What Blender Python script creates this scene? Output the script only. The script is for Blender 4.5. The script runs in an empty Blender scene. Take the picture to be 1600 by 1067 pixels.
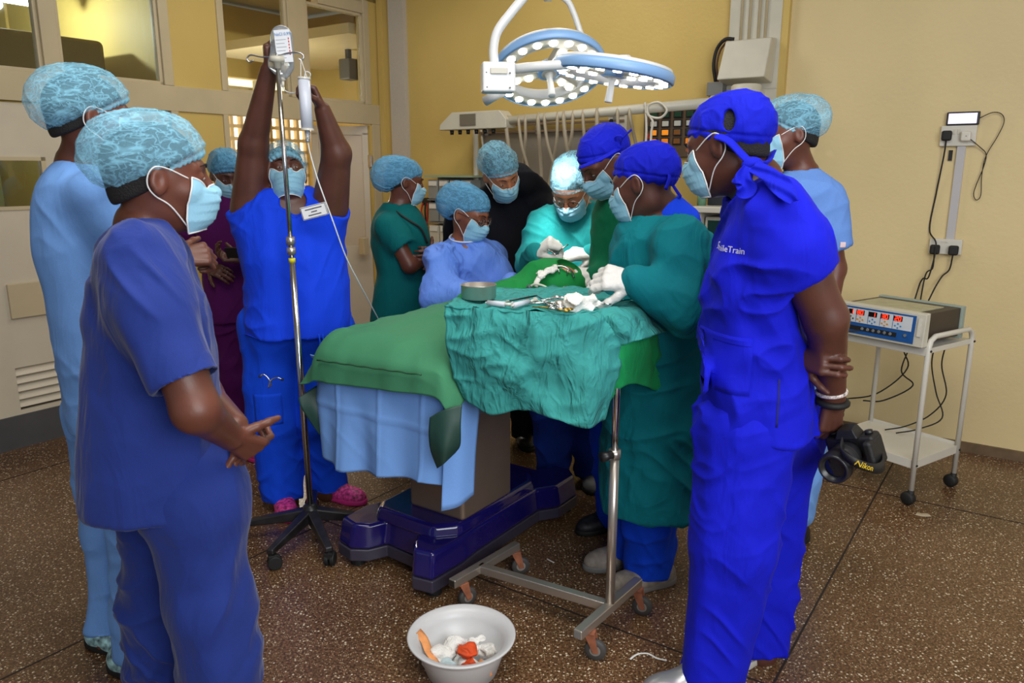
import bpy, bmesh, math, random
import numpy as np
from mathutils import Vector, Matrix
from mathutils.bvhtree import BVHTree

# ------------------------------------------------------------------ camera, world, light, exposure
SC = bpy.context.scene
COL = SC.collection
F = 1190.0; TH = math.atan(268.0/F); H = 1.55
cam_d = bpy.data.cameras.new('camera'); cam = bpy.data.objects.new('camera', cam_d); COL.objects.link(cam)
cam_d.sensor_width = 36.0; cam_d.lens = 36.0*F/1600.0
cam.location = (0, 0, H); cam.rotation_euler = (math.pi/2-TH, 0, 0)
cam_d.dof.use_dof = True; cam_d.dof.focus_distance = 3.1; cam_d.dof.aperture_fstop = 7.0
SC.camera = cam
W = bpy.data.worlds.new('world'); SC.world = W; W.use_nodes = True
W.node_tree.nodes['Background'].inputs[0].default_value = (0.80, 0.88, 1.0, 1)
W.node_tree.nodes['Background'].inputs[1].default_value = 0.35
SC.view_settings.view_transform = 'Standard'; SC.view_settings.look = 'None'
SC.view_settings.gamma = 1; SC.view_settings.use_curve_mapping = False
SC.view_settings.exposure = 0.0

AY = math.radians(34.65)
YD = np.array([math.sin(AY), math.cos(AY), 0.]); XD = np.array([math.cos(AY), -math.sin(AY), 0.])
CO = np.array([-1.09722, 6.59606, 0.])
ROOM = Matrix(((XD[0], YD[0], 0, CO[0]), (XD[1], YD[1], 0, CO[1]), (0, 0, 1, 0), (0, 0, 0, 1)))
def R(x, y, z=0.0): return Vector(tuple(CO+XD*x+YD*y+np.array([0, 0, z])))

def lamp(name, kind, loc, energy, color=(1, 1, 1), target=None, **kw):
    l = bpy.data.lights.new(name, kind); l.energy = energy; l.color = color
    for k, v in kw.items(): setattr(l, k, v)
    o = bpy.data.objects.new(name, l); COL.objects.link(o); o.location = loc
    if target is not None:
        o.rotation_euler = (Vector(target)-Vector(loc)).to_track_quat('-Z', 'Y').to_euler()
    return o
#LIGHTS_BEGIN
lamp('ceiling_light_front', 'AREA', R(3.9, -3.6, 3.2), 62, (1.0, .97, .92), R(3.9, -3.6, 0), shape='RECTANGLE', size=2.4, size_y=1.2)
lamp('ceiling_light_back', 'AREA', R(1.7, -1.4, 3.2), 24, (1.0, .96, .88), R(1.7, -1.4, 0), shape='RECTANGLE', size=2.0, size_y=0.6)
lamp('window_daylight', 'AREA', R(6.4, -4.9, 2.2), 105, (.95, .97, 1.0), R(2.9, -1.8, 1.35), shape='RECTANGLE', size=2.4, size_y=1.8)
#LIGHTS_END

# ------------------------------------------------------------------ pixel rays -> places in the room
_c, _s = math.cos(TH), math.sin(TH)
def ray(px, py):
    u = (px-800)/F; v = (py-533.5)/F
    return np.array([u, _c-v*_s, -_s-v*_c])
def at(px, py, Y):
    r = ray(px, py); p = r*(Y/r[1]); return Vector((p[0], p[1], p[2]+H))
def atz(px, py, z):
    r = ray(px, py); p = r*((z-H)/r[2]); return Vector((p[0], p[1], z))
def RW(px, py, off=0.0, axis='y'):
    n = XD if axis == 'x' else YD; r = ray(px, py); o = np.array([0, 0, H])
    t = ((CO-o)@n+off)/(r@n); q = o+r*t-CO
    return (q@XD, q@YD, q[2])
def rpt(px, py, off=0.0, axis='y'): return R(*RW(px, py, off, axis))

# ------------------------------------------------------------------ objects
ROOTLOC = {}
def setp(o, label=None, cat=None, group=None, kind=None):
    if label: o['label'] = label
    if cat: o['category'] = cat
    if group: o['group'] = group
    if kind: o['kind'] = kind
    return o
def empty(name, loc, label, cat, group=None):
    o = bpy.data.objects.new(name, None); COL.objects.link(o); o.location = loc; o.empty_display_size = .1
    ROOTLOC[o.name] = Vector(loc); return setp(o, label, cat, group)
def link(name, me, mat=None, parent=None, world=True):
    """mesh in world coordinates -> object under parent (roots only translate)"""
    me.name = name
    if mat is not None and not me.materials: me.materials.append(mat)
    o = bpy.data.objects.new(name, me); COL.objects.link(o)
    if parent is not None:
        base = ROOTLOC[parent.name]; ROOTLOC[o.name] = base
        if world: me.transform(Matrix.Translation(-base))
        o.parent = parent
    elif world:
        n = len(me.vertices); co = np.empty(n*3); me.vertices.foreach_get('co', co); co = co.reshape(-1, 3)
        lo, hi = co.min(0), co.max(0)
        b = Vector(((lo[0]+hi[0])/2, (lo[1]+hi[1])/2, lo[2]))
        me.transform(Matrix.Translation(-b)); o.location = b; ROOTLOC[o.name] = b
    return o
def place(name, me, M, mat, parent):
    """shared local mesh placed by world matrix M under a root or part"""
    o = bpy.data.objects.new(name, me); COL.objects.link(o); o.parent = parent
    base = ROOTLOC[parent.name]; ROOTLOC[o.name] = base
    o.matrix_local = Matrix.Translation(-base) @ M
    if mat is not None:
        if not me.materials: me.materials.append(mat)
        elif me.materials[0] != mat:
            o.material_slots[0].link = 'OBJECT'; o.material_slots[0].material = mat
    return o
def part_of(o, parent):
    """o placed by `place` (own matrix) becomes child of parent mesh part with identity transform"""
    o.parent = parent; return o

class MB:
    def __init__(s, M=None): s.v = []; s.f = []; s.M = M
    def add(s, vs, fs, M=None):
        n = len(s.v)
        for p in vs:
            p = Vector(p)
            if M is not None: p = M @ p
            if s.M is not None: p = s.M @ p
            s.v.append(p)
        s.f += [tuple(n+i for i in f) for f in fs]; return s
    def box(s, lo, hi, M=None):
        x0, y0, z0 = lo; x1, y1, z1 = hi
        if x0 > x1: x0, x1 = x1, x0
        if y0 > y1: y0, y1 = y1, y0
        if z0 > z1: z0, z1 = z1, z0
        return s.add([(x0,y0,z0),(x1,y0,z0),(x1,y1,z0),(x0,y1,z0),(x0,y0,z1),(x1,y0,z1),(x1,y1,z1),(x0,y1,z1)],
                     [(0,3,2,1),(4,5,6,7),(0,1,5,4),(1,2,6,5),(2,3,7,6),(3,0,4,7)], M)
    def prism(s, poly, z0, z1, M=None, top=1.0):
        n = len(poly); cx = sum(p[0] for p in poly)/n; cy = sum(p[1] for p in poly)/n
        vs = [(x, y, z0) for x, y in poly]+[(cx+(x-cx)*top, cy+(y-cy)*top, z1) for x, y in poly]
        fs = [tuple(range(n))[::-1], tuple(range(n, 2*n))]+[(i, (i+1) % n, n+(i+1) % n, n+i) for i in range(n)]
        return s.add(vs, fs, M)
    def tube(s, pts, r, n=10, M=None, closed=False, flat=None):
        pts = [Vector(p) for p in pts]; rs = r if isinstance(r, (list, tuple)) else [r]*len(pts)
        m = len(pts); rings = []; up = None
        for i, p in enumerate(pts):
            a = pts[i-1] if (i > 0 or closed) else p; b = pts[(i+1) % m] if (i < m-1 or closed) else p
            d = (b-a).normalized()
            if up is None:
                up = d.orthogonal().normalized()
            up = (up-d*up.dot(d));
            up = up.normalized() if up.length > 1e-6 else d.orthogonal().normalized()
            w = d.cross(up); rr = rs[i]
            fl = 1.0 if flat is None else flat
            rings.append([p+up*(math.cos(2*math.pi*k/n)*rr)+w*(math.sin(2*math.pi*k/n)*rr*fl) for k in range(n)])
        vs = [q for ring in rings for q in ring]; fs = []
        for i in range(m if closed else m-1):
            j = (i+1) % m
            for k in range(n): fs.append((i*n+k, i*n+(k+1) % n, j*n+(k+1) % n, j*n+k))
        if not closed: fs += [tuple(range(n))[::-1], tuple(range((m-1)*n, m*n))]
        return s.add(vs, fs, M)
    def lathe(s, prof, n=32, M=None, caps=True):
        vs = [(r*math.cos(2*math.pi*k/n), r*math.sin(2*math.pi*k/n), z) for r, z in prof for k in range(n)]; fs = []
        for i in range(len(prof)-1):
            for k in range(n): fs.append((i*n+k, i*n+(k+1) % n, (i+1)*n+(k+1) % n, (i+1)*n+k))
        if caps: fs += [tuple(range(n))[::-1], tuple(range((len(prof)-1)*n, len(prof)*n))]
        return s.add(vs, fs, M)
    def ball(s, c, r, n=14, M=None, sc=(1, 1, 1)):
        prof = [(math.sin(math.pi*i/n)*r if 0 < i < n else 1e-5, -math.cos(math.pi*i/n)*r) for i in range(n+1)]
        T = Matrix.Translation(c) @ Matrix.Diagonal((*sc, 1))
        return s.lathe(prof, n*2, (M @ T) if M is not None else T)
    def mesh(s):
        me = bpy.data.meshes.new('m'); me.from_pydata([tuple(p) for p in s.v], [], s.f)
        bm = bmesh.new(); bm.from_mesh(me); bmesh.ops.recalc_face_normals(bm, faces=bm.faces); bm.to_mesh(me); bm.free()
        return me
    def build(s, name, mat, parent=None, smooth=False, bevel=0, seg=2, sub=0):
        me = s.mesh()
        if smooth: me.shade_smooth()
        o = link(name, me, mat, parent)
        if bevel:
            if not smooth:
                me.shade_smooth()
            m = o.modifiers.new('b', 'BEVEL'); m.width = bevel; m.segments = seg; m.limit_method = 'ANGLE'; m.angle_limit = .6
            m.harden_normals = True
        elif smooth == 'auto':
            pass
        if sub:
            m = o.modifiers.new('s', 'SUBSURF'); m.levels = sub; m.render_levels = sub
        return o
def arc(c, r, a0, a1, n, u, v):
    c, u, v = Vector(c), Vector(u), Vector(v)
    return [c+u*(r*math.cos(a0+(a1-a0)*i/n))+v*(r*math.sin(a0+(a1-a0)*i/n)) for i in range(n+1)]
def cr(pts, n=8):
    """Catmull-Rom through points"""
    P = [Vector(p) for p in pts]; P = [P[0]*2-P[1]]+P+[P[-1]*2-P[-2]]; out = []
    for i in range(1, len(P)-2):
        for k in range(n):
            t = k/n; a, b, c, d = P[i-1:i+3]
            out.append(.5*((2*b)+(c-a)*t+(2*a-5*b+4*c-d)*t*t+(3*b-a-3*c+d)*t**3))
    out.append(P[-2]); return out

# ------------------------------------------------------------------ materials
def srgb(r, g, b):
    f = lambda c: (c/255/12.92) if c/255 <= .04045 else ((c/255+.055)/1.055)**2.4
    return (f(r), f(g), f(b), 1)
def new_mat(name):
    m = bpy.data.materials.new(name); m.use_nodes = True; nt = m.node_tree
    return m, nt, nt.nodes['Principled BSDF']
def nd(nt, t, **kw):
    n = nt.nodes.new(t)
    for k, v in kw.items():
        if isinstance(k, str) and k.startswith('i_'): n.inputs[k[2:].replace('_', ' ')].default_value = v
        else: setattr(n, k, v)
    return n
def coords(nt, scale=(1, 1, 1)):
    tc = nd(nt, 'ShaderNodeTexCoord'); mp = nd(nt, 'ShaderNodeMapping'); mp.inputs['Scale'].default_value = scale
    nt.links.new(tc.outputs['Object'], mp.inputs['Vector']); return mp.outputs['Vector']
def ramp(nt, src, stops):
    r = nd(nt, 'ShaderNodeValToRGB'); nt.links.new(src, r.inputs[0]); e = r.color_ramp.elements
    while len(e) < len(stops): e.new(.5)
    for el, (p, c) in zip(e, stops): el.position = p; el.color = c if len(c) == 4 else (*c, 1)
    return r.outputs[0]
def plain(name, col, rough=.5, metal=0, emit=0, var=.0, bump=0, bscale=60, spec=.5, trans=0, alpha=1, coat=0):
    m, nt, b = new_mat(name); c = srgb(*col)
    b.inputs['Base Color'].default_value = c; b.inputs['Roughness'].default_value = rough
    b.inputs['Metallic'].default_value = metal; b.inputs['Specular IOR Level'].default_value = spec
    b.inputs['Transmission Weight'].default_value = trans; b.inputs['Alpha'].default_value = alpha
    b.inputs['Coat Weight'].default_value = coat
    if emit: b.inputs['Emission Color'].default_value = c; b.inputs['Emission Strength'].default_value = emit
    n = nd(nt, 'ShaderNodeTexNoise'); n.inputs['Scale'].default_value = bscale; n.inputs['Detail'].default_value = 4
    nt.links.new(coords(nt), n.inputs['Vector'])
    if var:
        k = 1-var; o = ramp(nt, n.outputs['Fac'], [(.3, tuple(x*k for x in c[:3])), (.7, tuple(min(1, x*(1+var)) for x in c[:3]))])
        nt.links.new(o, b.inputs['Base Color'])
    if bump:
        bp = nd(nt, 'ShaderNodeBump'); bp.inputs['Strength'].default_value = bump; bp.inputs['Distance'].default_value = .01
        nt.links.new(n.outputs['Fac'], bp.inputs['Height']); nt.links.new(bp.outputs[0], b.inputs['Normal'])
    return m
def fabric(name, col, rough=.8, crease=.5, scale=9, weave=.12, sheen=.02, sat=0.06):
    m, nt, b = new_mat(name); c = srgb(*col)
    b.inputs['Roughness'].default_value = rough; b.inputs['Sheen Weight'].default_value = sheen
    b.inputs['Sheen Roughness'].default_value = .4; b.inputs['Specular IOR Level'].default_value = .15
    v = coords(nt); vs = coords(nt, (1, 1, .4))
    n1 = nd(nt, 'ShaderNodeTexNoise'); n1.inputs['Scale'].default_value = scale; n1.inputs['Detail'].default_value = 3; n1.inputs['Distortion'].default_value = .9
    nt.links.new(vs, n1.inputs['Vector'])
    # crumple: warped cells give flat facets with soft creases between them
    vmx = nd(nt, 'ShaderNodeMixRGB', blend_type='ADD'); vmx.inputs[0].default_value = .16; nt.links.new(vs, vmx.inputs[1]); nt.links.new(n1.outputs['Color'], vmx.inputs[2])
    vo = nd(nt, 'ShaderNodeTexVoronoi'); vo.inputs['Scale'].default_value = scale*1.5; nt.links.new(vmx.outputs[0], vo.inputs['Vector'])
    pw = nd(nt, 'ShaderNodeMath', operation='MULTIPLY_ADD'); nt.links.new(vo.outputs['Distance'], pw.inputs[0]); pw.inputs[1].default_value = .45; nt.links.new(n1.outputs['Fac'], pw.inputs[2])
    n2 = nd(nt, 'ShaderNodeTexNoise'); n2.inputs['Scale'].default_value = 420; nt.links.new(v, n2.inputs['Vector'])
    b1 = nd(nt, 'ShaderNodeBump'); b1.inputs['Strength'].default_value = crease; b1.inputs['Distance'].default_value = .020
    nt.links.new(pw.outputs[0], b1.inputs['Height'])
    b2 = nd(nt, 'ShaderNodeBump'); b2.inputs['Strength'].default_value = weave; b2.inputs['Distance'].default_value = .002
    nt.links.new(n2.outputs['Fac'], b2.inputs['Height']); nt.links.new(b1.outputs[0], b2.inputs['Normal'])
    nt.links.new(b2.outputs[0], b.inputs['Normal'])
    o = ramp(nt, n2.outputs['Fac'], [(.3, tuple(x*(1-sat) for x in c[:3])), (.7, tuple(min(1, x*(1+sat)) for x in c[:3]))])
    nt.links.new(o, b.inputs['Base Color'])
    return m
def skin(name, col, rough=.42):
    m, nt, b = new_mat(name); c = srgb(*col)
    b.inputs['Roughness'].default_value = rough; b.inputs['Subsurface Weight'].default_value = .08
    b.inputs['Subsurface Radius'].default_value = (.01, .004, .002); b.inputs['Specular IOR Level'].default_value = .45
    n = nd(nt, 'ShaderNodeTexNoise'); n.inputs['Scale'].default_value = 14; n.inputs['Detail'].default_value = 5
    nt.links.new(coords(nt), n.inputs['Vector'])
    o = ramp(nt, n.outputs['Fac'], [(.3, tuple(x*.82 for x in c[:3])), (.7, tuple(min(1, x*1.15) for x in c[:3]))])
    nt.links.new(o, b.inputs['Base Color'])
    n2 = nd(nt, 'ShaderNodeTexNoise'); n2.inputs['Scale'].default_value = 300; nt.links.new(coords(nt), n2.inputs['Vector'])
    bp = nd(nt, 'ShaderNodeBump'); bp.inputs['Strength'].default_value = .1; bp.inputs['Distance'].default_value = .002
    nt.links.new(n2.outputs['Fac'], bp.inputs['Height']); nt.links.new(bp.outputs[0], b.inputs['Normal'])
    return m
def wallmat(name, col, amount=.08, scale=1.3):
    m, nt, b = new_mat(name); c = srgb(*col); b.inputs['Roughness'].default_value = .45; b.inputs['Specular IOR Level'].default_value = .35
    v = coords(nt); n = nd(nt, 'ShaderNodeTexNoise'); n.inputs['Scale'].default_value = scale; n.inputs['Detail'].default_value = 7
    nt.links.new(v, n.inputs['Vector'])
    o = ramp(nt, n.outputs['Fac'], [(.3, tuple(x*(1-amount) for x in c[:3])), (.7, tuple(min(1, x*(1+amount)) for x in c[:3]))])
    n3 = nd(nt, 'ShaderNodeTexNoise'); n3.inputs['Scale'].default_value = 3.1; n3.inputs['Detail'].default_value = 3; nt.links.new(v, n3.inputs['Vector'])
    f = ramp(nt, n3.outputs['Fac'], [(.70, (0, 0, 0)), (.74, (.35, .35, .35))])
    mx = nd(nt, 'ShaderNodeMixRGB'); nt.links.new(f, mx.inputs[0]); nt.links.new(o, mx.inputs[1]); mx.inputs[2].default_value = tuple(min(1, x*1.25+.03) for x in c[:3])+(1,)
    nt.links.new(mx.outputs[0], b.inputs['Base Color'])
    n2 = nd(nt, 'ShaderNodeTexNoise'); n2.inputs['Scale'].default_value = 45; n2.inputs['Detail'].default_value = 4; nt.links.new(v, n2.inputs['Vector'])
    bp = nd(nt, 'ShaderNodeBump'); bp.inputs['Strength'].default_value = .12; bp.inputs['Distance'].default_value = .01
    nt.links.new(n2.outputs['Fac'], bp.inputs['Height']); nt.links.new(bp.outputs[0], b.inputs['Normal'])
    return m
def bouffant(name, col, dens=.5, scale=1.0):
    """non-woven see-through fabric: gathered pleats and fibre veins over dark hair"""
    m, nt, b = new_mat(name); c = srgb(*col); b.inputs['Base Color'].default_value = c; b.inputs['Roughness'].default_value = .85
    b.inputs['Specular IOR Level'].default_value = .1
    outs = []
    for sc, s3, dist in ((22, (1.5, .35, 1.2), 1.2), (40, (.7, 1.0, 1.6), .8)):
        n = nd(nt, 'ShaderNodeTexNoise'); n.inputs['Scale'].default_value = sc; n.inputs['Detail'].default_value = 2; n.inputs['Distortion'].default_value = dist
        nt.links.new(coords(nt, s3), n.inputs['Vector'])
        mm = nd(nt, 'ShaderNodeMath', operation='SUBTRACT'); mm.inputs[1].default_value = .5; nt.links.new(n.outputs['Fac'], mm.inputs[0])
        ab = nd(nt, 'ShaderNodeMath', operation='ABSOLUTE'); nt.links.new(mm.outputs[0], ab.inputs[0]); outs.append(ab.outputs[0])
    mn = nd(nt, 'ShaderNodeMath', operation='MINIMUM'); nt.links.new(outs[0], mn.inputs[0]); nt.links.new(outs[1], mn.inputs[1])
    a = ramp(nt, mn.outputs[0], [(0.0, (min(1, dens+.40),)*3), (.018, (dens+.14,)*3), (.06, (dens-.04,)*3)])
    at_ = nd(nt, 'ShaderNodeAttribute'); at_.attribute_name = 'rim'
    mx = nd(nt, 'ShaderNodeMath', operation='MAXIMUM'); nt.links.new(a, mx.inputs[0]); nt.links.new(at_.outputs['Fac'], mx.inputs[1])
    nt.links.new(mx.outputs[0], b.inputs['Alpha'])
    bp = nd(nt, 'ShaderNodeBump'); bp.inputs['Strength'].default_value = .5; bp.inputs['Distance'].default_value = .006; bp.invert = True
    nt.links.new(mn.outputs[0], bp.inputs['Height']); nt.links.new(bp.outputs[0], b.inputs['Normal'])
    return m

# ------------------------------------------------------------------ distance-field modelling
_rng = np.random.RandomState(5); _PERM = _rng.permutation(256); _VAL = _rng.rand(256)
def vnoise(P, seed=0):
    P = np.asarray(P, dtype=np.float64); i = np.floor(P).astype(np.int64); f = P-i; f = f*f*(3-2*f)
    def h(dx, dy, dz): return _VAL[_PERM[(_PERM[(_PERM[(i[:, 0]+dx+seed*17) & 255]+i[:, 1]+dy) & 255]+i[:, 2]+dz) & 255]]
    x, y, z = f[:, 0], f[:, 1], f[:, 2]
    c00 = h(0,0,0)*(1-x)+h(1,0,0)*x; c10 = h(0,1,0)*(1-x)+h(1,1,0)*x
    c01 = h(0,0,1)*(1-x)+h(1,0,1)*x; c11 = h(0,1,1)*(1-x)+h(1,1,1)*x
    return ((c00*(1-y)+c10*y)*(1-z)+(c01*(1-y)+c11*y)*z)*2-1
def smin(a, b, k):
    if k <= 0: return np.minimum(a, b)
    h = np.maximum(k-np.abs(a-b), 0); return np.minimum(a, b)-h*h/(4*k)
class SDF:
    def __init__(s, lo, hi, h):
        s.lo = np.array(lo, dtype=float); s.h = h; s.n = np.maximum(3, np.ceil((np.array(hi)-s.lo)/h).astype(int)+1)
        s.D = np.full(s.n, .25, dtype=np.float32)
        s.ax = [s.lo[i]+np.arange(s.n[i])*h for i in range(3)]
    def blk(s, lo, hi):
        sl = []
        for i in range(3):
            a = max(0, int((lo[i]-s.lo[i])/s.h)-1); b = min(int(s.n[i]), int((hi[i]-s.lo[i])/s.h)+3)
            if b <= a: return None, None
            sl.append(slice(a, b))
        X = s.ax[0][sl[0]][:, None, None]; Y = s.ax[1][sl[1]][None, :, None]; Z = s.ax[2][sl[2]][None, None, :]
        return tuple(sl), (X, Y, Z)
    def put(s, lo, hi, fn, k, sub=False):
        sl, P = s.blk(lo, hi)
        if sl is None: return
        d = fn(*P)
        if sub: s.D[sl] = -smin(-s.D[sl], d, k)
        else: s.D[sl] = smin(s.D[sl], d, k)
    def cone(s, a, b, ra, rb, k=.02, sub=False, sq=None):
        a = np.array(a, dtype=float); b = np.array(b, dtype=float); m = max(ra, rb)+k+.03
        ba = b-a; L = max(ba@ba, 1e-9)
        def fn(X, Y, Z):
            px, py, pz = X-a[0], Y-a[1], Z-a[2]
            t = np.clip((px*ba[0]+py*ba[1]+pz*ba[2])/L, 0, 1)
            dx, dy, dz = px-t*ba[0], py-t*ba[1], pz-t*ba[2]
            d2 = dx*dx+dy*dy+dz*dz
            if sq is not None:
                n, f = sq; n = np.array(n, dtype=float); n /= np.linalg.norm(n); c = dx*n[0]+dy*n[1]+dz*n[2]
                d2 = d2+c*c*(f*f-1)
            return np.sqrt(d2)-(ra+(rb-ra)*t)
        s.put(np.minimum(a, b)-m, np.maximum(a, b)+m, fn, k, sub)
    def ell(s, c, r, Rm=None, k=.02, sub=False):
        c = np.array(c, dtype=float); r = np.array(r, dtype=float); m = r.max()+k+.03
        def fn(X, Y, Z):
            x, y, z = X-c[0], Y-c[1], Z-c[2]
            if Rm is not None:
                A = np.array(Rm); x, y, z = (A[0,0]*x+A[1,0]*y+A[2,0]*z, A[0,1]*x+A[1,1]*y+A[2,1]*z, A[0,2]*x+A[1,2]*y+A[2,2]*z)
            q = np.sqrt((x/r[0])**2+(y/r[1])**2+(z/r[2])**2); q2 = np.sqrt((x/r[0]**2)**2+(y/r[1]**2)**2+(z/r[2]**2)**2)
            return q*(q-1)/np.maximum(q2, 1e-6)
        s.put(c-m, c+m, fn, k, sub)
    def loft(s, lv, k=.03, p=2.3, ang=0, sm=.02, infl=0.0):
        """lv rows: z, cx, cy, rx, ry ; ascending z"""
        lv = np.array(sorted(lv, key=lambda q: q[0])); m = .05+k
        lo = (lv[:, 1]-lv[:, 3]).min()-m, (lv[:, 2]-lv[:, 4]).min()-m, lv[0, 0]-m
        hi = (lv[:, 1]+lv[:, 3]).max()+m, (lv[:, 2]+lv[:, 4]).max()+m, lv[-1, 0]+m
        mr = lv[:, 3:5].max()
        if ang:
            lo = (lv[:, 1].min()-mr-m, lv[:, 2].min()-mr-m, lo[2]); hi = (lv[:, 1].max()+mr+m, lv[:, 2].max()+mr+m, hi[2])
        ca, sa = math.cos(ang), math.sin(ang)
        def fn(X, Y, Z):
            z = Z.ravel(); zz = np.linspace(z[0]-.1, z[-1]+.1, 400); n = max(1, int(sm/(zz[1]-zz[0])))
            ker = np.ones(2*n+1)/(2*n+1)
            def it(j):
                w = np.interp(zz, lv[:, 0], lv[:, j]); w = np.convolve(np.pad(w, 2*n, 'edge'), np.convolve(ker, ker), 'valid')
                return np.interp(z, zz, w)[None, None, :]
            cx, cy, rx, ry = it(1), it(2), it(3)+infl, it(4)+infl
            x, y = X-cx, Y-cy
            if ang: x, y = x*ca+y*sa, -x*sa+y*ca
            q = (np.abs(x/rx)**p+np.abs(y/ry)**p)**(1/p)
            d = (q-1)*np.minimum(rx, ry)*1.0
            d = np.where(q > 1, d, d)
            e = np.maximum(lv[0, 0]-Z, Z-lv[-1, 0])
            return np.maximum(d, e+0*d)
        s.put(lo, hi, fn, k)
    def plane(s, p, n, k=0.0):
        """keep the side opposite to n"""
        X, Y, Z = s.ax[0][:, None, None], s.ax[1][None, :, None], s.ax[2][None, None, :]
        d = ((X-p[0])*n[0]+(Y-p[1])*n[1]+(Z-p[2])*n[2]).astype(np.float32)
        s.D = np.maximum(s.D, d) if k <= 0 else -smin(-s.D, -d, k)
    def surf(s):
        D = s.D; ins = D < 0; q = [slice(None, -1), slice(1, None)]
        c = np.zeros(np.array(D.shape)-1, dtype=np.int8)
        for i in (0, 1):
            for j in (0, 1):
                for k in (0, 1): c += ins[q[i], q[j], q[k]]
        act = (c > 0) & (c < 8); I, J, K = np.nonzero(act); idx = np.full(c.shape, -1, dtype=np.int64); idx[act] = np.arange(len(I))
        acc = np.zeros((len(I), 3)); cnt = np.zeros(len(I))
        for ax in range(3):
            for u in (0, 1):
                for v in (0, 1):
                    a = [0, 0, 0]; o = [t for t in range(3) if t != ax]; a[o[0]] = u; a[o[1]] = v; b = list(a); b[ax] = 1
                    da = D[I+a[0], J+a[1], K+a[2]]; db = D[I+b[0], J+b[1], K+b[2]]
                    m = (da < 0) != (db < 0); t = da[m]/(da[m]-db[m]); p = np.tile(np.array(a, dtype=float), (m.sum(), 1)); p[:, ax] = t
                    acc[m] += p; cnt[m] += 1
        V = (np.stack([I, J, K], 1)+acc/cnt[:, None])*s.h+s.lo
        fs = []
        for ax in range(3):
            o = {0: (1, 2), 1: (2, 0), 2: (0, 1)}[ax]
            s0 = [slice(None)]*3; s1 = [slice(None)]*3; s0[ax] = slice(None, -1); s1[ax] = slice(1, None)
            for t in o: s0[t] = slice(1, -1); s1[t] = slice(1, -1)
            A = ins[tuple(s0)]; B = ins[tuple(s1)]; ch = A != B; e = list(np.nonzero(ch))
            e = [e[t]+(1 if t != ax else 0) for t in range(3)]
            def cell(du, dv):
                w = [x.copy() for x in e]; w[o[0]] += du; w[o[1]] += dv; return idx[w[0], w[1], w[2]]
            qd = np.stack([cell(-1, -1), cell(0, -1), cell(0, 0), cell(-1, 0)], 1)
            fl = ~A[ch]; qd[fl] = qd[fl][:, ::-1]; fs.append(qd)
        Fc = np.concatenate(fs); Fc = Fc[(Fc >= 0).all(1)]
        return V, Fc
def np_mesh(V, Fc, smooth=True):
    me = bpy.data.meshes.new('m'); me.vertices.add(len(V)); me.vertices.foreach_set('co', np.asarray(V, dtype=np.float32).ravel())
    k = Fc.shape[1]; me.loops.add(Fc.size); me.loops.foreach_set('vertex_index', Fc.astype(np.int32).ravel())
    me.polygons.add(len(Fc)); me.polygons.foreach_set('loop_start', np.arange(0, Fc.size, k, dtype=np.int32))
    me.polygons.foreach_set('use_smooth', np.ones(len(Fc), dtype=bool) if smooth else np.zeros(len(Fc), dtype=bool))
    me.update(calc_edges=True); me.validate(); return me
def relax(V, Fc, it=1, w=.5):
    E = np.concatenate([Fc[:, [0, 1]], Fc[:, [1, 2]], Fc[:, [2, 3]], Fc[:, [3, 0]]]); E = np.concatenate([E, E[:, ::-1]])
    n = len(V); cnt = np.bincount(E[:, 0], minlength=n)[:, None]
    for _ in range(it):
        S = np.stack([np.bincount(E[:, 0], weights=V[E[:, 1], a], minlength=n) for a in range(3)], 1)
        V = V*(1-w)+w*S/np.maximum(cnt, 1)
    return V
def vnormals(V, Fc):
    a = V[Fc[:, 2]]-V[Fc[:, 0]]; b = V[Fc[:, 3]]-V[Fc[:, 1]]; N = np.cross(a, b); out = np.zeros_like(V)
    for j in range(4):
        for t in range(3): out[:, t] += np.bincount(Fc[:, j], weights=N[:, t], minlength=len(V))
    return out/np.maximum(np.linalg.norm(out, axis=1, keepdims=True), 1e-12)
def ridge(P, sc, seed=0, sharp=1.0):
    Q = P*np.array(sc); w = .35*vnoise(Q*.7+3.1, seed+3)
    n = vnoise(Q+w[:, None], seed); return 1-np.minimum(1, np.abs(n)*2.6)**sharp
def worley(P, seed=0):
    i0 = np.floor(P).astype(np.int64); best = np.full(len(P), 9.0)
    for dx in (-1, 0, 1):
        for dy in (-1, 0, 1):
            for dz in (-1, 0, 1):
                c = i0+np.array([dx, dy, dz]); h = _PERM[(_PERM[(_PERM[(c[:, 0]+seed*13) & 255]+c[:, 1]) & 255]+c[:, 2]) & 255]
                f = np.stack([_VAL[h], _VAL[(h+85) & 255], _VAL[(h+170) & 255]], 1)+c-P
                best = np.minimum(best, (f*f).sum(1))
    return np.sqrt(best)
def thin(n, k, p=2.0): return np.clip(1-np.abs(n)*k, 0, 1)**p
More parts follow.
